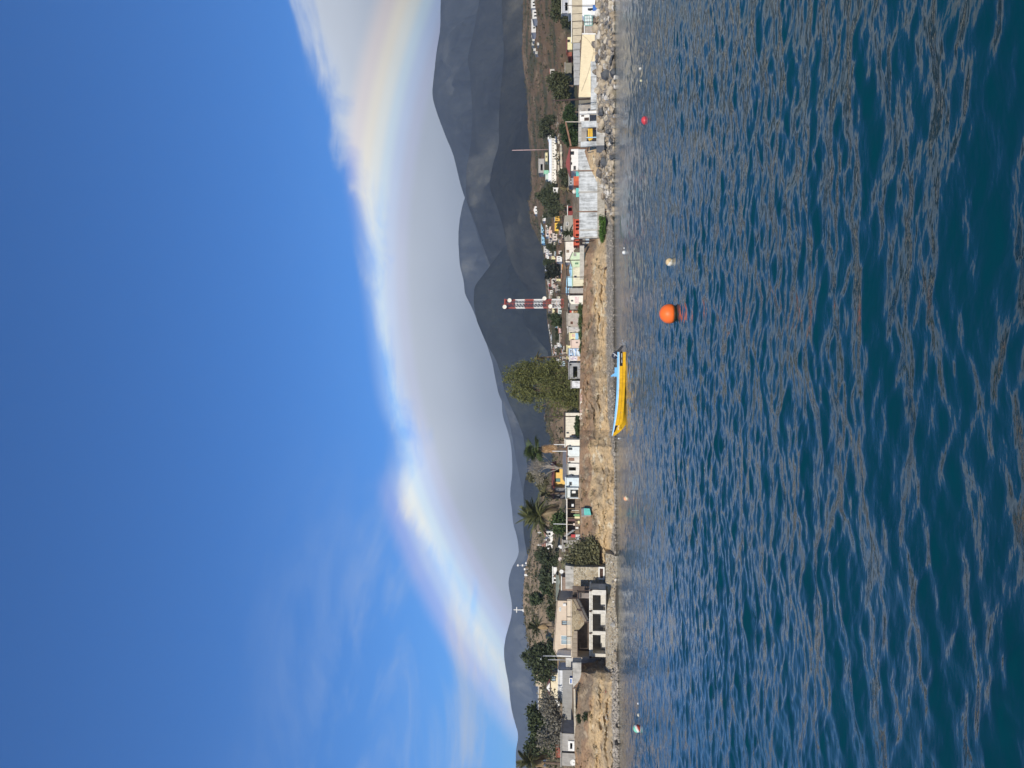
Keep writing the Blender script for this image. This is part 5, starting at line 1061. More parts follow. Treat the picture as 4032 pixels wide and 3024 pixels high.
def side_panel(name, s0, s1, lo, hi, mat, off=.006):
    mb = MB(); us = [u for i, u in enumerate(st_) if s0 <= i / (NS - 1) <= s1]
    pt = lambda u, t: (u[0], bD_ - (u[4] + (u[1] - u[4]) * t) - off, u[5] + (u[2] - u[5]) * t)
    for p, q in zip(us, us[1:]): mb.quad(pt(p, lo), pt(q, lo), pt(q, hi), pt(p, hi))
    return mb.build(name, mat, boat, origin=boat.location)
side_panel('stern_panel', 0.0, .17, .50, .96, BLACK); side_panel('bow_panel', .855, .98, .42, .95, BLACK)
def glyphs(name, x0, x1, yf, z0, z1, n, seed, slope=0.0):
    r = random.Random(seed); mb = MB(); w = (x1 - x0) / n
    for i in range(n):
        a = x0 + i * w; zz = slope * (i + .5) / n; k = r.randint(0, 4); y = yf((a + w / 2))
        if k != 3: mb.box(a, a + w * .25, y - .004, y, z0 + zz, z1 + zz)
        if k in (0, 1, 4): mb.box(a + w * .5, a + w * .75, y - .004, y, z0 + zz, z1 + zz)
        if k in (0, 2, 3): mb.box(a + w * .25, a + w * .5, y - .004, y, z1 + zz - .03, z1 + zz)
        if k in (1, 2): mb.box(a + w * .25, a + w * .6, y - .004, y, z0 + zz, z0 + zz + .03)
    return mb.build(name, WHITE, boat, origin=boat.location)
yfun = lambda x: bD_ - 1.0
glyphs('stern_lettering', xs_ - 1.05, xs_ - .12, yfun, .345, .42, 9, 4); glyphs('bow_lettering', xb_ + .62, xb_ + 1.05, lambda x: bD_ - .74, .66, .78, 5, 6, -.04)
q = rect(2421, 2441, 1447, 1483, bD_ - .3); MB().box(q[0], q[1], bD_ - .35, bD_ + .35, .3, q[3] + .02).build('console', BOB, boat, origin=boat.location)
MB().prism([(q[0] + .05, q[3] + .02), (q[0] + .35, q[3] + .02), (q[0] + .12, q[3] + .38), (q[0] - .02, q[3] + .38)], bD_ - .3, bD_ + .3).build('windshield', BOB, boat, origin=boat.location)
MB().box(q[0] - .75, q[0] - .45, bD_ - .3, bD_ + .3, .14, .72).build('gear_box', M((.7, .68, .6)), boat, origin=boat.location)
for s in (.3, .52, .72): 
    u = st_[int(s * (NS - 1))]; MB().box(u[0] - .14, u[0] + .14, bD_ - u[1] + .15, bD_ + u[1] - .15, .42, .46).build('thwart', BOB, boat, origin=boat.location)
# outboard, tilted up
om = thing_o = bpy.data.objects.new('outboard_motor', None); COL.objects.link(om); om.parent = boat; om.location = (xs_ - boat.location.x + .05, 0, .72 + .15); om.rotation_euler = (0, R(-52), 0)
def opart(name, mb, mat, smooth=True): 
    o = mb.build(name, mat); o.parent = om; 
    if smooth: o.data.polygons.foreach_set('use_smooth', [True] * len(o.data.polygons))
    return o
opart('cowling', MB().lathe((0, 0, .38), [(.12, -.36), (.25, -.30), (.31, -.1), (.32, .12), (.27, .3), (.16, .4), (.03, .43)], 18), M((.045, .045, .055), rough=.25, dirt=.1, bump=0, spec=.6))
opart('cowl_stripe', MB().lathe((0, 0, .38), [(.316, -.02), (.324, .0), (.326, .04), (.322, .06)], 18), M((.65, .66, .7), rough=.3, bump=0))
opart('midsection', MB().prism([(-.16, 0), (.16, 0), (.11, -.75), (-.09, -.75)], -.1, .1), M((.03, .03, .035), rough=.35, bump=0), False)
opart('anti_ventilation_plate', MB().box(-.2, .36, -.13, .13, -.79, -.751), M((.20, .21, .23), rough=.4, bump=0), False)
opart('gearcase', MB().lathe((.02, 0, -1.0), [(.02, -.3), (.08, -.2), (.1, 0), (.08, .22), (.05, .3)], 12, 'X').prism([(-.1, -.79), (.14, -.79), (.1, -1.0), (-.08, -1.0)], -.045, .045), M((.20, .21, .23), rough=.4, bump=0))
pr = MB()
for i in range(3):
    a = 2.09 * i; u_, v_ = Vector((0, math.cos(a), math.sin(a))), Vector((0, -math.sin(a), math.cos(a)))
    pr.poly([tuple(Vector((.34, 0, -1.0)) + u_ * .05 - v_ * .04 + Vector((-.03, 0, 0))), tuple(Vector((.34, 0, -1.0)) + u_ * .2 - v_ * .09 + Vector((-.05, 0, 0))), tuple(Vector((.34, 0, -1.0)) + u_ * .21 + v_ * .06 + Vector((.05, 0, 0))), tuple(Vector((.34, 0, -1.0)) + u_ * .05 + v_ * .04 + Vector((.03, 0, 0)))])
opart('propeller', pr, METAL, False)
opart('skeg', MB().prism([(-.1, -1.08), (.14, -1.08), (.16, -1.3), (.06, -1.3)], -.015, .015), M((.20, .21, .23), rough=.4, bump=0), False)
opart('clamp_bracket', MB().box(-.3, -.12, -.12, .12, -.35, .02), M((.1, .1, .11)), False)
# ================================================================== BUOYS
def buoy(name, label, x, y, dpx, mat, low=None, hi=None, sq=1.0, sub=.3, tilt=0, extra=None):
    """floating ball: x, y is the photo pixel of its waterline centre, dpx its width there"""
    D = D_water(x); c = P(x, y, D); r = dpx * px2m(D) / 2
    t = thing(name, label, 'buoy', (c.x, D, -r * sub * 2))
    prof = [(max(.004, r * math.sin(a)), r * sq * (1 - math.cos(a))) for a in np.linspace(0.02, math.pi - .02, 15)]
    if hi is None: MB().lathe((0, 0, 0), prof, 22).build('float', mat, t, True)
    else:
        kk = int(len(prof) * hi[0]); MB().lathe((0, 0, 0), prof[:kk + 1], 22).build('lower_float', hi[1], t, True); MB().lathe((0, 0, 0), prof[kk:], 22).build('upper_float', mat, t, True)
    if dpx < 50: MB().tube([(0, 0, prof[-1][1] - .01), (0.0, 0, prof[-1][1] + r * .14)], [r * .1, r * .08], 8).build('eyelet', low or BLACK, t)
    t.rotation_euler = (0, tilt, 0); return t
buoy('mooring_buoy', 'large orange ball buoy with dark fouled waterline', 2662, 1235, 76, M((.95, .17, .03), rough=.45, dirt=.08, bump=.02), hi=(.36, M((.03, .03, .015), rough=.6)), sub=.16, low=M((.9, .2, .05)))
buoy('mooring_buoy', 'white and tan weathered ball buoy right of the large orange one', 2643, 1041, 31, M((.66, .50, .28), dirt=.6, scale=6), hi=(.5, M((.72, .68, .58), dirt=.5, scale=6)), sub=.22, tilt=.6)
buoy('mooring_buoy', 'small white ball buoy near the grey beach', 2462, 994, 15, M((.80, .79, .74)), sub=.2)
buoy('net_float', 'tiny white float beside the small white ball buoy', 2459, 977, 6, M((.78, .76, .7)), sub=.25)
buoy('mooring_buoy', 'red pear shaped buoy off the rock revetment', 2541, 490, 30, M((.62, .06, .07), rough=.4, dirt=.2, bump=0), sq=1.15, sub=.3, tilt=1.0)
buoy('net_float', 'tiny white float nearer the revetment, right one of a pair', 2523, 270, 9, M((.8, .78, .7)), sub=.25)
buoy('net_float', 'tiny yellowish float, left one of a pair off the revetment', 2526, 318, 9, M((.75, .68, .42)), sub=.25)
buoy('mooring_buoy', 'orange and white ball buoy left of the yellow boat', 2471, 1958, 19, M((.85, .42, .22), rough=.5, dirt=.1), hi=(.48, M((.82, .74, .55))), sub=.12, tilt=-.5)
sb = buoy('mooring_buoy', 'green white and red striped ball buoy near the left shore', 2518, 2862, 30, M((.22, .62, .45), rough=.5, dirt=.15), hi=(.42, M((.62, .10, .07))), sub=.12, tilt=-.5)
D = D_water(2518); r = 30 * px2m(D) / 2; MB().lathe((0, 0, 0), [(r * 1.012 * math.sin(a), r * (1 - 1.012 * math.cos(a))) for a in np.linspace(1.22, 1.75, 5)], 22).build('white_stripe', WHITE, sb, True)
buoy('mooring_buoy', 'small cream oval buoy right of the striped ball', 2516, 2815, 13, M((.76, .72, .58)), sub=.3, sq=.8)
buoy('net_float', 'tiny white float farthest right of the striped ball', 2515, 2770, 8, M((.8, .8, .8)), sub=.25)
buoy('mooring_buoy', 'little white ball on the mooring rope off the boat bow', 2440, 1726, 7, M((.82, .82, .8)), sub=.1)
D = D_water(2440); c = P(2440, 1726, D); bw = Vector((xb_, bD_, 1.0))
cable('pale mooring rope from the boat bow to the little white ball', [Vector((xb_ + .02, bD_, 1.2)), Vector((c.x, D, .12)), Vector((c.x - 1.2, D - 2, -.2))], .15, .018, ROPE, None, 'rope', 'mooring_rope')
# ================================================================== RIGHT HALF: sea wall, street, hillside
W2 = D_foot(700) + 1.2
sw = thing('sea_wall', 'long weathered concrete sea wall of pale panels behind the boulders', 'sea wall', P(k_(1640), 760, W2)); g0 = sw.location.z
WASH = M((.56, .58, .58), dirt=.75, scale=.6)
edges = [586, 672, 756, 833, 906, 935]
for y0, y1 in zip(edges, edges[1:]):
    tp = np.interp(y0, [586, 756, 935], [2277, 2281, 2281]); q = rect(tp, 2352, y0 + 2, y1 - 2, W2)
    MB().box(q[0], q[1], W2, W2 + .35, q[2] - .8, q[3]).build('wall_panel', WASH, sw, origin=sw.location)
    q2 = rect(tp - 2, 2360, y1 - 2, y1 + 2, W2 - .12); MB().box(q2[0], q2[1], W2 - .12, W2 + .4, q2[2] - .8, q2[3]).build('pilaster', CONC, sw, origin=sw.location)
q = rect(2352, 2365, 586, 935, W2 - .5); MB().box(q[0], q[1], W2 - .5, W2 - .01, q[2] - .8, q[3]).build('footing', M((.42, .38, .31), dirt=.5), sw, origin=sw.location)
for y0, y1 in ((600, 620), (640, 668), (690, 708)): pbox(sw, 'patch', 2338, 2352, y0, y1, W2 - .05, .048, M((.62, .63, .62), dirt=.4))
part(sw, 'sloping_wing', pp('C', (1310, 715), (1480, 712), (1640, 600), (1600, 590), (1330, 600)), W2 - .06, .055, WASH)
for (y, xt, xb, lb) in ((584, 2245, 2352, 'rusty post at the right end of the sea wall'), (672, 2255, 2360, 'thin dark post on the second panel joint of the sea wall'), (833, 2272, 2366, 'white topped post on the fourth panel joint of the sea wall')): pole('wall_post', lb, xt, y, xb, y + 1, W2 - .35, .09, RUST, ())
# roofless shells right of the wall
W3 = D_foot(480) + 1.2
ub = thing('unfinished_front', 'row of roofless concrete bays with white piers behind the boulders', 'building', P(k_(1640), 480, W3))
a = rect(*B('B', 1590, 1640, 0, 800), W3); MB().box(a[0], a[1], W3 - .4, W3 + 4, a[2] - .9, a[3]).build('floor_slab', CONC, ub, origin=ub.location)
for bb, m_ in (((1500, 1590, -10, 205), WASH), ((1318, 1590, 240, 268), WHITE), ((1350, 1590, 402, 490), WASH), ((1338, 1590, 728, 800), WASH), ((1320, 1345, 128, 240), CONC), ((1300, 1350, 490, 728), CONC)): pbox(ub, 'pier', *B('B', *bb), W3, .35, m_)
a = rect(*B('B', 1300, 1590, 120, 800), W3 + 3.5); MB().box(a[0], a[1], W3 + 3.5, W3 + 3.7, a[2], a[3]).build('back_wall', M((.38, .35, .31), dirt=.5), ub, origin=ub.location)
pbox(ub, 'balcony_front', *B('B', 1322, 1480, 285, 398), W3 + .6, .15, WHITE); pbox(ub, 'shutter', *B('B', 1345, 1390, 300, 322), W3 + .55, .045, DWOOD); pbox(ub, 'shutter', *B('B', 1395, 1470, 340, 388), W3 + .55, .045, DWOOD)
yb_ = thing('stored_boat', 'narrow yellow boat stored on its side in an open bay', 'boat', P(k_(1530), 380 + 605 / 4.096, W3 + 1.2)); a = rect(*B('B', 1452, 1530, 505, 712), W3 + 1.2)
zc = (a[2] + a[3]) / 2
MB().prism([(a[0], zc + .1), (a[0] + .35, a[2]), (a[1] - .1, a[2] + .05), (a[1], zc), (a[1] - .1, a[3] - .02), (a[0] + .5, a[3])], W3 + 1.2, W3 + 1.9).build('hull', M((.78, .48, .06), dirt=.25), yb_, origin=yb_.location)
for f in (.35, .65): MB().box(a[0] + .4, a[1] - .12, W3 + 1.17, W3 + 1.2, a[2] + (a[3] - a[2]) * f - .03, a[2] + (a[3] - a[2]) * f + .03).build('strake', M((.30, .16, .03)), yb_, origin=yb_.location)
for y_ in (520, 690): 
    q = rect(k_(1530), k_(1590), 380 + y_ / 4.096 - 2, 380 + y_ / 4.096 + 2, W3 + 1.3); MB().box(q[0], q[1], W3 + 1.3, W3 + 1.8, q[2], q[3]).build('trestle', DWOOD, yb_, origin=yb_.location)
loose('blue_pipe', 'pale blue pipe standing beside the stored yellow boat', 'pipe', 'B', (1430, 1590, 655, 664), W3 + 1.0, .06, SKYB)
# rusty frame
rf = thing('rusty_frame', 'rusty slanting beam on a white post above the open bays', 'frame', P(k_(1320), 380 + 408 / 4.096, W3 + 2)); 
MB().bar(P(k_(1090), 480, W3 + 2), P(k_(1322), 480, W3 + 2), .12).build('post', M((.62, .55, .45), dirt=.5), rf, origin=rf.location); MB().bar(P(k_(1095), 482, W3 + 2), P(k_(1180), 380 + 800 / 4.096, W3 + 2), .3).build('beam', M((.30, .16, .10), dirt=.5), rf, origin=rf.location); MB().bar(P(k_(1170), 580, W3 + 2), P(k_(1325), 580, W3 + 2), .14).build('post', RUST, rf, origin=rf.location)
# cream hall and neighbours
W4 = D_foot(250) + 2
hall = thing('cream_hall', 'large blank cream walled hall above the boulders', 'building', P(k_(1580), 258, W4))
part(hall, 'wall', pp('A', (1362, 545), (1592, 545), (1566, 990), (1500, 992), (1500, 1565), (1302, 1565)), W4, 6, M((.78, .66, .44), dirt=.10))
part(hall, 'parapet', pp('A', (1357, 535), (1585, 535), (1580, 556), (1358, 556)), W4 - .1, .3, WHITE)
cable('thin cable drooping down the face of the cream hall', [P(k_(1362), 562 / 4.096, W4 - .12), P(k_(1548), 820 / 4.096, W4 - .12)], .4, .02, M((.3, .25, .18)), None); cable('thin cable rising along the lower face of the cream hall', [P(k_(1548), 830 / 4.096, W4 - .14), P(k_(1345), 1470 / 4.096, W4 - .14)], .2, .02, M((.3, .25, .18)), None)
fb = thing('seawall_blocks', 'stepped grey concrete blocks under the cream hall', 'sea wall', P(k_(1640), 330, W4 - 1.2))
for bb in ((1498, 1632, 992, 1230), (1505, 1625, 1240, 1475), (1500, 1620, 1482, 1640), (1565, 1640, 560, 770), (1565, 1645, 775, 988)):
    q = rect(*B('A', *bb), W4 - 1.0); MB().box(q[0], q[1], W4 - 1.0, W4 - .02, q[2] - .8, q[3]).build('block', WASH if bb[0] < 1560 else M((.38, .36, .33), dirt=.5), fb, origin=fb.location)
bw_ = thing('boundary_wall', 'long beige boundary wall above the van and cream hall', 'wall', P(k_(1300), 160, D_at(2302, 150) + 4)); bwD = D_at(2302, 150) + 4
for i in range(8):
    y0 = -60 + i * 28.5; q = rect(2251 + i * .6, 2304, y0 + .4, y0 + 28, bwD); MB().box(q[0], q[1], bwD, bwD + .3, q[2] - 1.5, q[3]).build('wall_panel', M((.56, .49, .36), dirt=.25), bw_, origin=bw_.location)
for i in range(6):
    y0 = 168 + i * 27.5; q = rect(2256 + i * .8, 2304, y0 + .4, y0 + 27, bwD); MB().box(q[0], q[1], bwD, bwD + .3, q[2] - 1.5, q[3]).build('wall_panel', M((.40, .40, .39), dirt=.35), bw_, origin=bw_.location)
q = rect(2249, 2252, -60, 168, bwD); MB().box(q[0], q[1], bwD - .1, bwD + .4, q[2], q[3]).build('coping', WHITE, bw_, origin=bw_.location)
# van, crate rack, machines
vD = W4 + .5; q = rect(*B('A', 1362, 1600, -70, 262), vD); van = thing('panel_van', 'white panel van parked at the right edge above the rocks', 'van', ((q[0] + q[1]) / 2, vD, q[2])); zz = q[3] - q[2]
MB().prism([(q[0], q[2] + .35), (q[1], q[2] + .35), (q[1], q[3] - .25), (q[1] - .3, q[3]), (q[0] + .35, q[3]), (q[0] + .05, q[3] - .3), (q[0], q[2] + zz * .5)], vD, vD + 1.9).build('body', M((.82, .82, .80), rough=.35, dirt=.08, bump=0), van, origin=van.location)
MB().prism([(q[0] + .95, q[2] + zz * .28), (q[0] + 1.6, q[2] + zz * .28), (q[0] + 1.6, q[2] + zz * .62), (q[0] + 1.2, q[2] + zz * .62)], vD - .015, vD).build('window', GLASS, van, origin=van.location)
for xw in (q[0] + .55, q[1] - .6):
    wh = MB().lathe((xw, vD + .02, q[2] + .33), [(.33, -.1), (.33, .12)], 16, 'Y').build('wheel', BLACK, van, origin=van.location); MB().lathe((xw, vD - .09, q[2] + .33), [(.18, -.02), (.18, .0)], 12, 'Y').build('rim', METAL, wh, origin=van.location)
MB().box(q[0] - .06, q[0], vD + .2, vD + 1.7, q[2] + .4, q[2] + .6).build('bumper', GREY, van, origin=van.location)
t = loose('cool_box', 'blue and white cool box beside the white van', 'box', 'A', (1532, 1596, 85, 165), vD - .9, .6, BLUE); loose('white_cabinet', 'low white cabinet left of the blue box', 'cabinet', 'A', (1502, 1592, 168, 240), vD - .7, .6, WHITE)
rk = thing('crate_rack', 'teal framed rack stacked with white crates', 'rack', P(k_(1605), 80 / 1.0, vD - .3)); 
q = rect(*B('A', 1392, 1528, 240, 412), vD - .3); frame_ring(MB(), q[0], q[1], q[2], q[3], vD - .3, vD - .2, .12).build('frame', M((.25, .48, .42), dirt=.3), rk, origin=rk.location)
for i in range(3):
    for j in range(3):
        xa = q[0] + .14 + i * (q[1] - q[0] - .28) / 3; za = q[2] + .14 + j * (q[3] - q[2] - .28) / 3; MB().box(xa + .03, xa + (q[1] - q[0] - .28) / 3 - .03, vD - .26, vD + .3, za + .03, za + (q[3] - q[2] - .28) / 3 - .03).build('crate', M((.66, .74, .70), dirt=.3), rk, origin=rk.location)
for xx in (q[0], q[1] - .1): MB().box(xx, xx + .1, vD - .3, vD - .2, q[2] - 1.3, q[2]).build('leg', RUST, rk, origin=rk.location)
tr_ = thing('old_winch', 'old rusty winch with round drum below the crate rack', 'winch', P(k_(1605), 80, vD - 1.1)); c = P(k_(1565), 80, vD - 1.1)
MB().lathe(c, [(.42, -.1), (.42, .1)], 18, 'Y').build('drum', M((.17, .13, .10), dirt=.5), tr_, origin=tr_.location); MB().box(c.x - .5, c.x + .5, c.y - .3, c.y + .4, tr_.location.z, c.z - .25).build('base', M((.33, .25, .17), dirt=.5), tr_, origin=tr_.location)
building('grey_hut', 'grey board hut between the crate rack and the cream hall', 'hut', *B('A', 1405, 1600, 422, 530), vD - .2, M((.40, .35, .30), dirt=.5), 2, [hl('A', 1540, 1598, 430, 500, 'o')], 'flat', WHITE)
building('modern_block', 'grey block with white wall behind the boundary wall at the right edge', 'building', k_(1035), k_(1200), -40, 50, D_at(2256, 20), M((.45, .46, .48), dirt=.2), 6, [hl('A', 1085, 1130, 40, 170, 'o')], 'flat', WHITE)
building('white_block', 'white cube beside the grey block at the right edge', 'building', k_(1140), k_(1230), 0, 51, D_at(2256, 20) - 2, WHITE, 4, [], 'flat')
building('red_roof_cottage', 'little cream cottage with dark red roof above the boundary wall', 'house', *B('A', 1120, 1190, 600, 800), D_at(2252, 170), PALEY, 4, [hl('A', 1125, 1165, 640, 680, 'w', WOOD)], ('side', k_(1098)), REDROOF)
building('red_roof_annex', 'dark red roofed annex left of the cream cottage', 'house', *B('A', 1140, 1195, 805, 905), D_at(2252, 205) + 1, REDROOF, 4, [], 'flat', REDROOF)
building('grey_cube', 'plain olive grey cube between the tree and the red roofed annex', 'building', *B('A', 1090, 1190, 1015, 1180), D_at(2250, 268), M((.22, .2, .15), dirt=.3), 5, [], 'flat', CONC)
building('slab_house', 'pale grey slab roofed house on the slope above the tree', 'house', *B('A', 838, 905, 1115, 1290), D_at(2184, 295), M((.56, .52, .46), dirt=.3), 6, [hl('A', 855, 900, 1140, 1165, 'o')], 'flat', M((.32, .12, .09)))
for i, (b, lb) in enumerate((((540, 610, 0, 130), 'long white farm building at the top right of the hillside'), ((560, 636, 160, 300), 'white farm house with dark porch on the right hillside'), ((545, 612, 310, 522), 'long low shed with pale roof left of the hillside farm house'))):
    building('farm_building', lb, 'building', *B('A', *b), D_at(k_(b[1]), (b[2] + b[3]) / 8.192), M((.70, .68, .64), dirt=.3), 6, [hl('A', b[0] + 25, b[1] - 6, b[2] + (b[3] - b[2]) * f, b[2] + (b[3] - b[2]) * f + 22, 'o') for f in (.2, .6)], 'flat', M((.62, .60, .57)), sink=True, group='farm buildings on the right hillside')
for i, (X, Y) in enumerate(((550, 560), (560, 620), (555, 690), (640, 690), (580, 780), (610, 830))):
    building('farm_shed', ('tiny white shed next left of the long low farm shed', 'second tiny white shed left of the farm', 'third tiny shed left of the farm', 'tiny grey shed lower down left of the farm', 'tiny shed near the end of the farm track', 'last tiny shed at the end of the farm track')[i], 'shed', k_(X), k_(X + 32), Y / 4.096, (Y + 40) / 4.096, D_at(k_(X + 32), Y / 4.096), M((.62, .6, .55), dirt=.4), 3, [], 'flat', group='small sheds of the hillside farm')
# long white building
lb_ = building('long_white_school', 'long two tiered white building with a row of small windows', 'building', *B('B', 872, 938, 622, 1425), D_at(2190, 630), M((.84, .80, .70), dirt=.08), 6, [hl('B', 884, 902, Y, Y + 14, 'o') for Y in range(650, 1400, 44)], 'flat', M((.80, .79, .76)))
part(lb_, 'upper_tier', pp('B', (822, 640), (862, 640), (866, 1400), (836, 1400)), D_at(2190, 630) + 5.5, 3, M((.66, .70, .76), dirt=.1)); part(lb_, 'end_block', pp('B', (806, 626), (866, 626), (866, 690), (806, 690)), D_at(2190, 630) + 5.2, 3, WHITE); part(lb_, 'end_block', pp('B', (816, 1230), (868, 1230), (868, 1360), (816, 1360)), D_at(2190, 630) + 5.2, 3, WHITE)
rh = building('red_roof_house', 'white house with large red hipped roof behind the sea wall', 'house', *B('B', 1165, 1300, 850, 1195), D_at(2277, 630) + 2, M((.80, .78, .74), dirt=.1), 6, [hl('B', 1172, 1230, 885, 940, 'w', DWOOD), hl('B', 1175, 1188, 985, 1020, 'o'), hl('B', 1178, 1200, 1060, 1100, 'o'), hl('B', 1220, 1260, 1120, 1185, 'w', DGREY)], ('hip', k_(1088)), M((.40, .10, .07), dirt=.2), over=.5)
tk = thing('orange_tank', 'orange red boxy tank standing on the sea wall', 'tank', P(k_(1352), 712, W2 + .6)); q = rect(*B('B', 1222, 1350, 1288, 1430), W2 + .6)
MB().box(q[0], q[1], W2 + .6, W2 + 2.4, q[2] - .2, q[3]).build('body', M((.62, .14, .06), dirt=.15), tk, origin=tk.location); MB().box(q[0] - .06, (q[0] + q[1]) / 2, W2 + .5, W2 + .595, q[2] - .35, q[3] - .3).build('front_panel', M((.45, .10, .05), dirt=.2), tk, origin=tk.location)
slab('turquoise_wall', 'turquoise painted wall either side of the orange tank', 'wall', pp('B', (1262, 1210), (1312, 1210), (1312, 1620), (1262, 1620)), W2 + 3.2, .2, TURQ)
building('veranda_house', 'dark grey house with glazed veranda right of the orange tank', 'house', *B('B', 1150, 1270, 1205, 1430), D_at(2268, 700) + 4, M((.30, .31, .33), dirt=.3), 4, [hl('B', 1160, 1200, Y, Y + 34, 'w', WHITE) for Y in (1220, 1270, 1330, 1380)], 'flat', GREY)
building('white_house', 'small white house with two dark windows below the hillside trees', 'house', *B('B', 902, 972, 1470, 1622), D_at(2198, 757), WHITE, 5, [hl('B', 908, 935, 1490, 1530, 'o'), hl('B', 908, 935, 1575, 1612, 'o')], 'flat')
t = thing('water_tank', 'round cream water tank by the turquoise wall', 'tank', P(k_(1268), 754, W2 + 4)); q = rect(*B('B', 1206, 1268, 1500, 1572), W2 + 4); r_ = (q[1] - q[0]) / 2
MB().lathe(t.location, [(r_, 0), (r_, (q[3] - q[2]) * .75), (r_ * .5, q[3] - q[2])], 14).build('shell', M((.74, .66, .55)), t, True, origin=t.location); MB().lathe(t.location + Vector((0, 0, q[3] - q[2])), [(.15, -.02), (.15, .07)], 8).build('lid', GREY, t, origin=t.location)
building('hill_station', 'grey flat roofed building on the skyline of the right hill', 'building', *B('B', 660, 740, 1005, 1230), D_at(2142, 655), M((.42, .40, .37), dirt=.3), 6, [hl('B', 690, 725, 1090, 1190, 'o')], 'flat')
building('pale_dome_house', 'cream arched hut beside the skyline building', 'hut', *B('B', 765, 800, 905, 1045), D_at(2155, 618), PALEY, 4, [hl('B', 775, 795, 960, 985, 'o')], ('side', k_(752)), M((.70, .66, .55)))
building('green_shed', 'small bright green shed below the skyline building', 'shed', *B('B', 745, 815, 1190, 1250), D_at(2160, 677), M((.30, .62, .42), dirt=.3), 3, [], 'flat', MINT); building('pale_green_shed', 'pale green and white shed next to the bright green shed', 'shed', *B('B', 775, 820, 1255, 1335), D_at(2162, 696), M((.60, .72, .62), dirt=.3), 3, [], 'flat', WHITE)
dw = thing('dry_stone_walls', 'pale stone wall lines fanning down the brown hillside', 'stone walls', P(k_(1040), 480, D_at(2214, 480)))
for (xa, ya, xb, yb2) in ((1025, 90, 960, 560), (1020, 200, 1000, 640), (1022, 200, 1035, 630), (985, 640, 1000, 760), (1032, 780, 1038, 1190), (985, 900, 995, 1240)):
    pa = [(k_(xa + (xb - xa) * t), 380 + (ya + (yb2 - ya) * t) / 4.096) for t in np.linspace(0, 1, 9)]
    for i, (u0, u1) in enumerate(zip(pa, pa[1:])):
        D0_ = D_at(u0[0], u0[1]); D1_ = D_at(u1[0], u1[1]); p0, p1 = P(*u0, D0_), P(*u1, D1_); p0.z = ground(p0.x, p0.y) + .2; p1.z = ground(p1.x, p1.y) + .2
        MB().bar(p0, p0.lerp(p1, .93), .5 + rnd.uniform(-.15, .25)).build('wall_stretch', M((.66, .60, .46), dirt=.4), dw, origin=dw.location)
# around the palm and the red arcade
building('grey_gable_house', 'large grey plaster gable house behind the palm and red arcade', 'house', *B('C', 1075, 1290, 362, 780), D_at(2275, 900) + 3, M((.33, .31, .26), dirt=.12), 7, [hl('C', 1102, 1140, 470, 525, 'w'), hl('C', 1095, 1130, 600, 640, 'w')], ('gable', k_(1045), 760 + 560 / 4.096), DWOOD)
ra = building('red_arcade', 'red painted arcade with round arches on the sea wall', 'arcade', *B('C', 1232, 1312, 424, 842), W2 + 3, M((.58, .11, .06), dirt=.2), 3, [hl('C', 1258, 1308, Y, Y + 36, 'o') for Y in (445, 505, 560, 660, 715, 770)], 'flat', M((.60, .14, .08)), sink=False)
building('white_gable_house', 'white plaster house with brown shutters left of the grey gable house', 'house', *B('C', 1088, 1325, 782, 1115), D_at(2280, 980) + 2.6, M((.76, .71, .62), dirt=.2), 6, [hl('C', 1106, 1152, 915, 962, 'b', M((.24, .18, .13))), hl('C', 1226, 1270, 912, 952, 'b', M((.24, .18, .13))), hl('C', 1120, 1160, 1065, 1100, 'b', M((.24, .18, .13)))], 'flat', M((.42, .36, .28)))
palm('date_palm', 'full green palm in front of the grey gable house', k_(1165), 760 + 640 / 4.096, W2 + 6.5, 34, (0.075, 0.095, 0.045), 40, 6, 6, lo=-35)
t = thing('globe_lamp', 'white globe lamp by the palm and red arcade', 'lamp', P(k_(1300), 760 + 735 / 4.096, W2 + 2.6)); c = P(k_(1212), 760 + 735 / 4.096, W2 + 2.6)
MB().tube([t.location, c], .05, 6).build('post', GREY, t, origin=t.location); MB().lathe(c, [(.02 + .38 * math.sin(a), -.38 * math.cos(a)) for a in np.linspace(0.05, 3.09, 11)], 16).build('globe', WHITE, t, True, origin=t.location)
building('maroon_house', 'maroon house with white posts at the end of the trees', 'house', *B('C', 1130, 1290, 212, 360), D_at(2265, 830) + 1, M((.24, .05, .045), dirt=.2), 4, [hl('C', 1140, 1195, 235, 290, 'o')], 'flat', WHITE)
slab('cement_landing', 'grey cement landing with stair below the red arcade', 'steps', pp('C', (1310, 718), (1420, 716), (1490, 810), (1330, 835)), D_top(950) + 1.5, 2, CONC); slab('blue_door', 'pale blue door recess below the cement landing', 'door', pp('C', (1415, 712), (1490, 712), (1490, 808), (1415, 806)), D_top(950) + 1.0, .2, M((.42, .52, .62), dirt=.3))
gn = building('mint_house', 'mint green house with grey hipped end on the cliff street', 'house', *B('C', 1205, 1340, 962, 1195), DT(1020) + 1.5, M((.60, .72, .50), dirt=.2), 4, [hl('C', 1222, 1268, 970, 1018, 'b', M((.33, .32, .28))), hl('C', 1245, 1300, 1120, 1150, 'd', M((.12, .25, .14)))], ('gable', k_(1160), 760 + 1060 / 4.096), M((.32, .31, .28)))
building('cream_street_house', 'long pale yellow wall on the cliff street left of the mint house', 'house', *B('C', 1208, 1335, 1200, 1500), DT(1088) + 1.5, M((.72, .68, .50), dirt=.3), 4, [hl('C', 1228, 1275, 1330, 1370, 'w')], 'flat', MINT)
building('light_blue_house', 'light blue house rising behind the pale yellow street wall', 'house', *B('C', 1116, 1240, 1345, 1502), DT(1105) + 7, M((.50, .70, .80), dirt=.2), 4, [], ('shed', k_(1100)), SKYB)
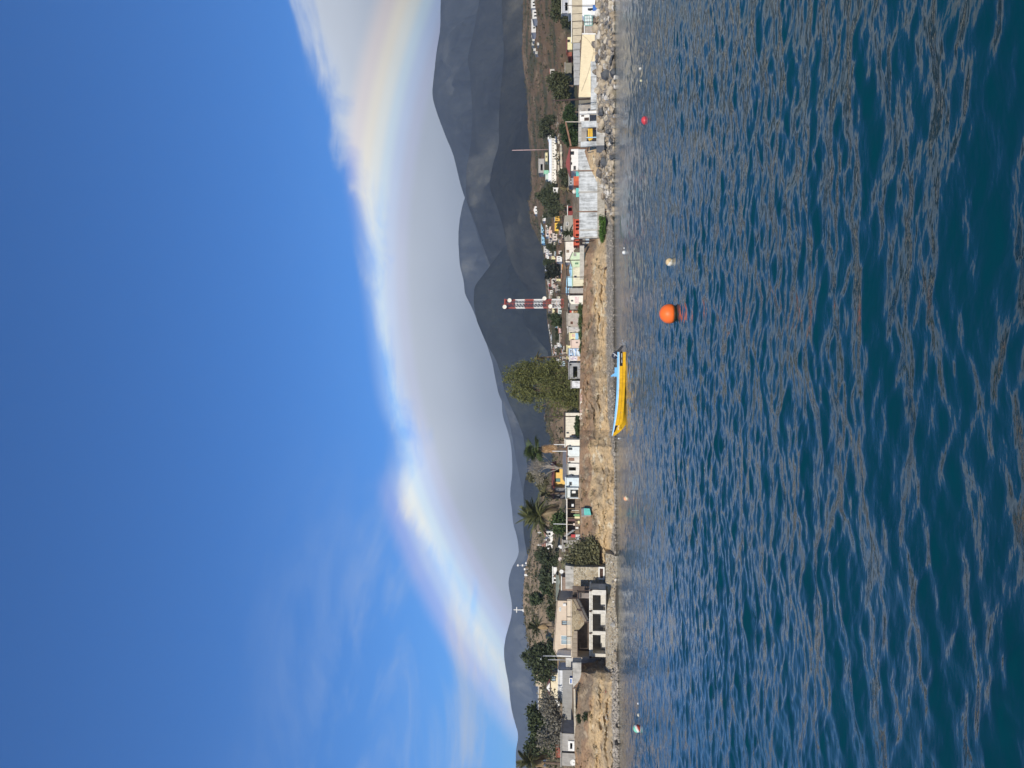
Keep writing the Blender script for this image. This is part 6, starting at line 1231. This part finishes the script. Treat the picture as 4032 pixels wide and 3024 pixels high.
building('blue_gable_shed', 'bright blue gabled strip roof between mint and light blue houses', 'shed', *B('C', 1180, 1240, 1150, 1340), DT(1065) + 6.2, M((.36, .60, .82), dirt=.2), 3, [], ('gable', k_(1160)), SKYB)
building('cement_gable_shed', 'grey cement gable shed next to the leaning dark pole', 'shed', *B('C', 1165, 1352, 1535, 1622), DT(1145) + 1.5, M((.40, .38, .35), dirt=.3), 4, [], ('gable', k_(1148)), GREY); building('pale_blue_shed', 'pale blue shed behind the grey cement gable', 'shed', *B('C', 1112, 1240, 1530, 1612), DT(1145) + 6, SKYB, 3, [], 'flat')
building('street_kerb_wall', 'long low grey wall along the cliff street edge below the mint house', 'wall', *B('C', 1322, 1392, 850, 1390), DT(1030) - .3, M((.50, .47, .41), dirt=.4), .5, [], None, sink=False)
# hillside village
VIL = [('C', 595, 640, 215, 338, WHITE, 'gable', 'pointed white chapel like house alone on the dark hillside', 'house'), ('C', 700, 742, 492, 640, M((.34, .58, .74)), 'flat', 'right part of the blue and white hillside hotel', 'building'), ('C', 705, 745, 645, 812, M((.30, .55, .74)), 'flat', 'left part of the blue and white hillside hotel', 'building'), ('C', 772, 805, 520, 700, WHITE, 'flat', 'long white house below the blue hotel', 'house'),
    ('C', 728, 756, 362, 450, WHITE, 'flat', 'white cube house right of the blue hotel', 'house'), ('C', 840, 872, 540, 720, M((.74, .52, .42)), ('gable', 815), 'pink house with gable below the white hillside houses', 'house'), ('C', 915, 988, 482, 612, M((.80, .52, .08)), 'flat', 'golden yellow house in the middle of the hillside village', 'house'), ('C', 920, 985, 368, 452, M((.70, .42, .08)), 'flat', 'open yellow framed house right of the golden yellow one', 'house'),
    ('C', 882, 960, 650, 765, M((.62, .54, .47)), 'flat', 'beige cube house left of the golden yellow house', 'house'), ('C', 945, 1020, 1020, 1105, WHITE, 'flat', 'white two storey house above the orange house', 'house'), ('C', 868, 912, 1020, 1068, PALEY, 'flat', 'tiny cream house above the white two storey house', 'house'), ('C', 1030, 1085, 1150, 1282, M((.80, .33, .07)), 'flat', 'vivid orange house behind the mint house', 'house'), ('C', 1032, 1092, 1312, 1422, WHITE, 'flat', 'white house with dark doors left of the orange house', 'house'),
    ('C', 945, 1000, 1385, 1420, PALEY, 'flat', 'narrow cream house above the white house with dark doors', 'house'), ('C', 790, 830, 1330, 1400, M((.55, .52, .47)), 'flat', 'grey house at the top edge of the village', 'house'), ('C', 862, 930, 1375, 1510, M((.50, .47, .42)), 'flat', 'long grey house above the light blue house', 'house'), ('C', 820, 852, 1465, 1580, M((.50, .08, .10)), 'flat', 'dark red box trailer at the top of the village', 'trailer'), ('C', 745, 790, 860, 960, M((.60, .58, .54)), 'flat', 'grey white house left of the blue hotel', 'house'), ('C', 772, 810, 970, 1060, WHITE, 'flat', 'small white house below the grey white one', 'house'),
    ('D', 830, 868, 20, 130, M((.66, .64, .60)), 'flat', 'pale house just right of the tower top bands', 'house'), ('D', 880, 935, 290, 400, PALEY, 'flat', 'cream house left of the tower base', 'house'), ('D', 965, 1030, 300, 390, M((.55, .62, .58)), 'flat', 'grey green house left of the tower base', 'house'), ('D', 1082, 1120, 465, 690, M((.62, .68, .72)), 'flat', 'long pale blue grey roofed house behind the grey plastered house', 'house'), ('D', 935, 985, 530, 610, M((.20, .50, .68)), ('side', 915), 'small blue roofed house left of the tower', 'house'), ('D', 985, 1050, 605, 700, M((.70, .48, .45)), 'flat', 'salmon pink house left of the tower', 'house'), ('D', 960, 1000, 860, 920, WHITE, 'flat', 'white cube above the pink cliff house', 'house'), ('D', 1010, 1052, 1175, 1262, WHITE, 'flat', 'white cube right of the great tree', 'house'), ('D', 1005, 1032, 1032, 1105, M((.25, .48, .62)), 'flat', 'small blue box house above the mural', 'house'), ('D', 1050, 1130, 1010, 1120, M((.40, .34, .28)), 'flat', 'brown house above the mural', 'house'), ('D', 1000, 1060, 720, 850, M((.34, .27, .22)), 'flat', 'brown shack above the yellow and blue house', 'house')]
for i, (c, a, b, y0, y1, m_, rf_, lb, ct) in enumerate(VIL):
    bb = B(c, a, b, y0, y1); d = D_at(bb[1] + 3, (bb[2] + bb[3]) / 2); w = y1 - y0
    hs_ = [hl(c, a + (b - a) * .3, b - (b - a) * .25, y0 + w * f, y0 + w * (f + .14), 'o') for f in ((.2, .62) if w > 60 else (.42,))]
    building('village_house' if ct == 'house' else ct, lb, ct, bb[0], bb[1], bb[2], bb[3], d, m_, 4.5, hs_, rf_ if isinstance(rf_, str) and rf_ == 'flat' else (('gable', k_(a - 22)) if rf_ == 'gable' else (rf_[0], k_(rf_[1]))), M((.52, .48, .43), dirt=.4) if i % 3 else M((.40, .20, .14)), group='houses of the hillside village')
ordn = ['first', 'second', 'third', 'fourth', 'fifth', 'sixth', 'seventh', 'eighth', 'ninth', 'tenth', 'eleventh', 'twelfth', 'thirteenth', 'fourteenth']
for i in range(14):
    f = i / 13; X = 818 + f * 80; Y = 560 + f * 520; bb = B('D', X, X + rnd.uniform(24, 36), Y, Y + rnd.uniform(22, 32)); d = D_at(bb[1] + 1, bb[2])
    building('ridge_house', '%s from the right in the row of tiny white houses on the far ridge' % ordn[i], 'house', *bb, d, M((.74, .73, .70), dirt=.2), 4, [hl('D', X + 8, X + 20, Y + 6, Y + 13, 'o')], 'flat', M((.5, .48, .45)), group='tiny houses along the far ridge')
r5 = random.Random(15); pal = [(.74, .72, .68), (.62, .58, .52), (.72, .66, .52), (.48, .45, .41), (.66, .50, .42), (.44, .56, .62), (.34, .28, .23), (.78, .76, .70)]
def nth(i):
    one = ['first', 'second', 'third', 'fourth', 'fifth', 'sixth', 'seventh', 'eighth', 'ninth', 'tenth', 'eleventh', 'twelfth', 'thirteenth', 'fourteenth', 'fifteenth', 'sixteenth', 'seventeenth', 'eighteenth', 'nineteenth']
    if i < 20: return one[i - 1]
    t, u = divmod(i, 10); return ({2: 'twentieth', 3: 'thirtieth', 4: 'fortieth', 5: 'fiftieth'}[t]) if u == 0 else {2: 'twenty', 3: 'thirty', 4: 'forty', 5: 'fifty'}[t] + ' ' + one[u - 1]
nam = ['white', 'greyish', 'cream', 'grey', 'pinkish', 'blue grey', 'brown', 'bright white']; rfs = [(.5, .47, .43), (.38, .2, .15), (.30, .30, .31), (.62, .6, .57)]; rfn = ['tan', 'rust red', 'dark grey', 'pale']
spots = []
for i in range(58):
    y = r5.uniform(860, 1425); x = r5.uniform(np.interp(y, [860, 960, 1150, 1300, 1425], [2128, 2150, 2168, 2176, 2196]), 2240); spots.append((y, x, r5.uniform(9, 24), r5.uniform(8, 15), r5.randrange(8), r5.randrange(4)))
for i, (y, x, w, h, ci, ri) in enumerate(sorted(spots)):
    d = D_at(x, y); fl = r5.choice(['flat', 'flat', ('side', x - h - 4)])
    building('box_house', 'tiny %s box house, %s %s roof, %s from the boulder end' % (nam[ci], rfn[ri], 'flat' if fl == 'flat' else 'ridged', nth(i + 1)), 'house', x - h, x, y, y + w, d, M(pal[ci], dirt=.35), r5.uniform(2.5, 4), [(x - h * .75, x - h * .2, y + w * f, y + w * (f + .16), 'o') for f in ((.2, .6) if w > 14 else (.4,))], fl, M(rfs[ri], dirt=.4), group='tiny box houses crowding the village')
spots = []
for i in range(34):
    y = r5.uniform(560, 1430); x = r5.uniform(np.interp(y, [560, 960, 1150, 1300, 1425], [2110, 2150, 2168, 2176, 2196]), 2248); spots.append((y, x, r5.uniform(9, 22), r5.randrange(3)))
for i, (y, x, w, ci) in enumerate(sorted(spots)):
    tree('village_shrub', 'small %s shrub between village houses, %s from the boulder end' % (('dark green', 'olive', 'blackish green')[ci], nth(i + 1)), x - w * .9, x, y, y + w, D_at(x, y) - .5, [(.055, .068, .034), (.075, .08, .042), (.045, .055, .03)][ci], 420, .28, 200 + i, lobes=[(.4, .3, .6), (.4, .65, .6), (.6, .5, .7)], group='shrubs between the village houses', cat='shrub')
# poles and cables along the street
PO = [(2176, 397, 2324, 388, W4 - .8, .17, 'thick dark brown pole left of the cream hall'), (k_(1030), 951, k_(1305), 949, W2 + 2.2, .09, 'dark pole by the globe lamp'), (k_(1065), 1025, k_(1338), 1024, DT(1025) + 1.1, .08, 'dark pole in front of the mint house'), (k_(1095), 1060, k_(1335), 1059, DT(1060) + 1.1, .07, 'slim pole left of the mint house door'), (k_(1112), 1091, k_(1338), 1091, DT(1090) + 1.1, .07, 'slim pole at the pale yellow street wall'), (k_(1110), 1132, k_(1365), 1129, DT(1130) + 1.0, .08, 'slim pole at the end of the pale yellow street wall'), (k_(938), 1156, k_(1352), 1158, DT(1157) + 1.0, .1, 'leaning dark pole right of the white graffiti house'), (k_(1050), 1140 + 335 / 4.096, k_(1312), 1140 + 338 / 4.096, DT(1222) + 1.0, .07, 'thin dark pole beside the red board front'), (2222, 20 + 2, 2340, 21, W4 - .2, .05, 'thin pole in front of the white van'), (k_(1200), 86, k_(1400), 88, W4 - .25, .04, 'thin pole in front of the crate rack')]
pts_ = {}
for i, (xt, yt, xb2, yb3, D_, r, lb) in enumerate(PO): pole('utility_pole', lb, xt, yt, xb2, yb3, D_, r, DWOOD, ((.06, .55),) if r > .075 else (), group='utility poles along the street')
cp = [P(k_(1040), 850, W2 + 2.3), P(k_(1045), 900, W2 + 2.3), P(k_(1085), 1025, DT(1025) + 1.0), P(k_(1112), 1091, DT(1090) + 1.0), P(k_(1120), 1156, DT(1156) + 1.0), P(k_(1134), 1232, DT(1232) + 1.0)]
cable('thick black cable bundle strung along the cliff street', cp, .12, .07, BLACK, None)
cable('black cable from the globe lamp pole to the thick brown pole', [P(2190, 396, W4 - .8), P(2216, 951, W2 + 2.2)], .8, .02, BLACK, None)
# trees of the right side
TR_ = [('A', 900, 1185, 40, 375, 2252, (0.062, .07, .033), 3000, 'dark tree above the boundary wall at the right edge'), ('A', 840, 1185, 1200, 1600, 2254, (.07, .078, .036), 3600, 'olive tree above the cream hall'), ('B', 1065, 1290, 90, 420, 2262, (.036, .06, .02), 3000, 'deep green tree behind the open bays, right half'), ('B', 1045, 1290, 400, 760, 2262, (.036, .06, .02), 3000, 'deep green tree behind the open bays, left half'), ('B', 705, 930, 310, 610, 2192, (.06, .07, .036), 3000, 'dark hillside tree right of the long white building'), ('B', 965, 1150, 1195, 1412, 2246, (.066, .076, .04), 2200, 'round tree above the orange tank'), ('B', 690, 935, 1375, 1660, 2196, (.062, .074, .036), 3200, 'hillside tree left of the long white building'), ('C', 730, 990, 40, 335, 2204, (.06, .072, .036), 3400, 'big hillside tree right of the yellow houses'),
    ('C', 790, 945, 785, 905, 2196, (.055, .066, .034), 1500, 'small tree left of the beige cube house'), ('C', 760, 905, 1075, 1175, 2186, (.055, .07, .036), 1300, 'small tree above the orange house'), ('C', 790, 1005, 1172, 1365, 2208, (.022, .028, .018), 2600, 'almost black round tree above the white house with dark doors'), ('D', 900, 1075, 400, 600, 2226, (.05, .07, .03), 2400, 'green tree left of the tower base'), ('D', 945, 1010, 690, 800, 2214, (.05, .06, .03), 900, 'small tree above the yellow and blue house'), ('D', 940, 1000, 630, 690, 2212, (.04, .05, .03), 700, 'small dark tree beside the salmon pink house')]
for i, (c, a, b, y0, y1, xg, col, n, lb) in enumerate(TR_):
    bb = B(c, a, b, y0, y1); tree('hillside_tree', lb, *bb, D_at(max(xg, bb[1] - 1), (bb[2] + bb[3]) / 2), col, n, .32, 40 + i, group='trees among the right hand houses')
palm('date_palm', 'small grey palm above the maroon house', k_(1010), 816, D_at(2230, 816), 27, (.085, .095, .05), 26, 8, 4); palm('date_palm', 'tiny palm above the light blue house', k_(935), 760 + 1450 / 4.096, D_at(2210, 1114), 16, (.07, .07, .045), 20, 9, 3); palm('dry_palm', 'straggly dry palm by the cream water tank', k_(1110), 380 + 1490 / 4.096, D_at(2258, 743), 30, (.20, .17, .09), 18, 10, 8)
palm('dry_palm', 'tall leaning palm with ragged yellowish fronds right of the great tree', k_(640), 1140 + 1115 / 4.096, DT(1415) + 5, 34, (.20, .17, .07), 16, 11, 8, lo=-60, hi=60, trunk_r=.2, lean=-.9, droop=.7)
tree('green_creeper', 'bright green creeper mound on the beach below the sea wall', *B('C', 1605, 1760, 355, 1000), D_foot(925) - .3, (.065, .13, .022), 4200, .13, 60, lobes=[(.35, .12, .3), (.45, .28, .34), (.4, .42, .36), (.5, .56, .36), (.62, .7, .3), (.78, .85, .24), (.7, .4, .36), (.75, .2, .3)], cat='creeper')
for i, (b, lb) in enumerate((((1285, 1372, 232, 420), 'green creeper at the cliff edge below the red board front'), ((1292, 1370, 420, 640), 'green creeper at the cliff edge below the brown window house'), ((1300, 1372, 640, 860), 'green creeper at the cliff edge below the yellow and blue house'), ((1312, 1370, 860, 1065), 'thin green creeper at the cliff edge below the mural'))):
    bush('green_creeper', lb, *B('D', *b), DT(1140 + (b[2] + b[3]) / 8.192) + .3, (.07, .10, .035), 1100, .14, 70 + i, cat='creeper')
# scrub that covers the hillsides and the bluff
rs = np.random.RandomState(8); n = 5200; tt = rs.uniform(-.62, .62, n); uu = rs.rand(n); cen_ = []; 
yy = 1512 - tt * F; Dn_, zn_ = shore_cols(yy)
dd = Dn_[7] + (Dn_[9] - Dn_[7]) * uu ** .8; keep = fbm(tt * dd * .03, dd * .03, 0 * dd, 3) + rs.uniform(-.5, .5, n) > 0.0
tt, dd = tt[keep], dd[keep]; yy = yy[keep]; zz = np.array([ground(t * d, d) for t, d in zip(tt, dd)])
cen_ = np.stack([tt * dd, dd, zz + .1], -1); k = 14; sz = rs.uniform(.3, 1.1, len(cen_))
pts = np.repeat(cen_, k, 0) + rs.normal(size=(len(cen_) * k, 3)) * np.repeat(sz, k)[:, None] * np.array([.7, .7, .4]) + np.array([0, 0, .3])
sc = link('hillside_scrub', leaf_mesh('hillside_scrub', pts, .34, rs), M_leaf((.085, .082, .045), .5)); sc['kind'] = 'stuff'
n = 170; yy = rs.uniform(1020, 3040, n); Dn_, zn_ = shore_cols(yy); u = rs.uniform(.15, .98, n); dd = Dn_[3] + (Dn_[5] - Dn_[3]) * u; tt = (1512 - yy) / F; ok = (yy < 2200) | (yy > 2620); zz = np.array([ground(t * d, d) for t, d in zip(tt, dd)])
cen_ = np.stack([tt * dd, dd, zz], -1)[ok]; k = 26; sz = rs.uniform(.12, .45, len(cen_))
pts = np.repeat(cen_, k, 0) + rs.normal(size=(len(cen_) * k, 3)) * np.repeat(sz, k)[:, None] * np.array([1, .6, .6]) + np.array([0, -.25, .1])
sc = link('dry_scrub', leaf_mesh('dry_scrub', pts, .11, rs), M_leaf((.17, .145, .085), .5)); sc['kind'] = 'stuff'
# ================================================================== BOULDERS of the revetment, stones on the beach
rv = thing('rock_revetment', 'bank of big tan grey and white boulders at the right shore', 'boulders', (P(2421, 400, D_shore(400)).x, D_shore(400) + 4, 0))
pl = []
for i in range(4000):
    y = rnd.uniform(-70, 880); D0_, D1_ = D_shore(y) - .5, D_foot(y) + (.3 if y > 420 else .8)
    if y > 790: D1_ = D0_ + (D1_ - D0_) * (880 - y) / 90 + .5
    d = D0_ + (D1_ - D0_) * rnd.random(); x = (1512 - y) / F * d; s = rnd.choice([.7, .9, 1.1, 1.4, 1.8, 2.1]) * (1.1 if len(pl) < 60 else .9)
    if all((x - a) ** 2 + ((d - b) * .9) ** 2 > (.36 * (s + c)) ** 2 for a, b, c in pl): pl.append((x, d, s))
    if len(pl) >= 300: break
for x, d, s in pl: boulder(rv, (x, d, max(-.05, ground(x, d)) + s * .12), s * 1.12)
def pebbles(name, n, ylo, yhi, lo, hi, s0, s1, seed):
    rs = np.random.RandomState(seed); V, Fc = [], []; base = [np.array([v.co[:] for v in m.vertices]) for m in rock_meshes()]; fcs = [[tuple(p.vertices) for p in m.polygons] for m in rock_meshes()]; mb = MB()
    for i in range(n):
        y = rs.uniform(ylo, yhi); d = D_shore(y) + (D_foot(y) - D_shore(y)) * rs.uniform(lo, hi); x = (1512 - y) / F * d; s = rs.uniform(s0, s1) * (2 if rs.rand() < .06 else 1); k = rs.randint(len(base)); nn = len(mb.v)
        a = rs.rand() * 6.28; b_ = base[k] * s; xx = b_[:, 0] * math.cos(a) - b_[:, 1] * math.sin(a) + x; yy = b_[:, 0] * math.sin(a) + b_[:, 1] * math.cos(a) + d; zz = b_[:, 2] + ground(x, d) + s * .1
        mb.v += list(zip(xx, yy, zz)); mb.f += [tuple(q + nn for q in f) for f in fcs[k]]
    o = mb.build(name, None); o.data.materials.append(M((.42, .37, .30), dirt=.6, scale=.9)); o['kind'] = 'stuff'; return o
pebbles('beach_stones', 2000, 880, 2215, .05, 1.05, .08, .3, 1); pebbles('beach_rubble', 1500, 2590, 3060, .0, 1.15, .1, .42, 2); pebbles('rubble_fill', 1000, -70, 860, .0, 1.1, .15, .5, 3)
for (x, y, s, lb) in ((2432, 2926, 1.3, 'black boulder at the waterline near the left edge'), (2428, 2858, .8, 'dark boulder right of the black one at the left waterline'), (2384, 1056, .9, 'dark brown boulder at the foot of the cliff near the green creeper')):
    d = D_shore(y) + .4 if x > 2420 else D_foot(y) - .3; p = P(x, y, d); o = boulder(None, (p.x, d, ground(p.x, d) + .2), s); o.data = o.data.copy(); o.data.materials.clear(); o.data.materials.append(M((.035, .032, .03) if x > 2400 else (.12, .08, .06), dirt=.4)); tag(o, lb, 'rock')
tb = bush('red_bush', 'reddish dry bush at the foot of the left cliff', *B('H', 1745, 1842, 390, 482), D_foot(2730) + .6, (.32, .13, .10), 600, .12, 90)
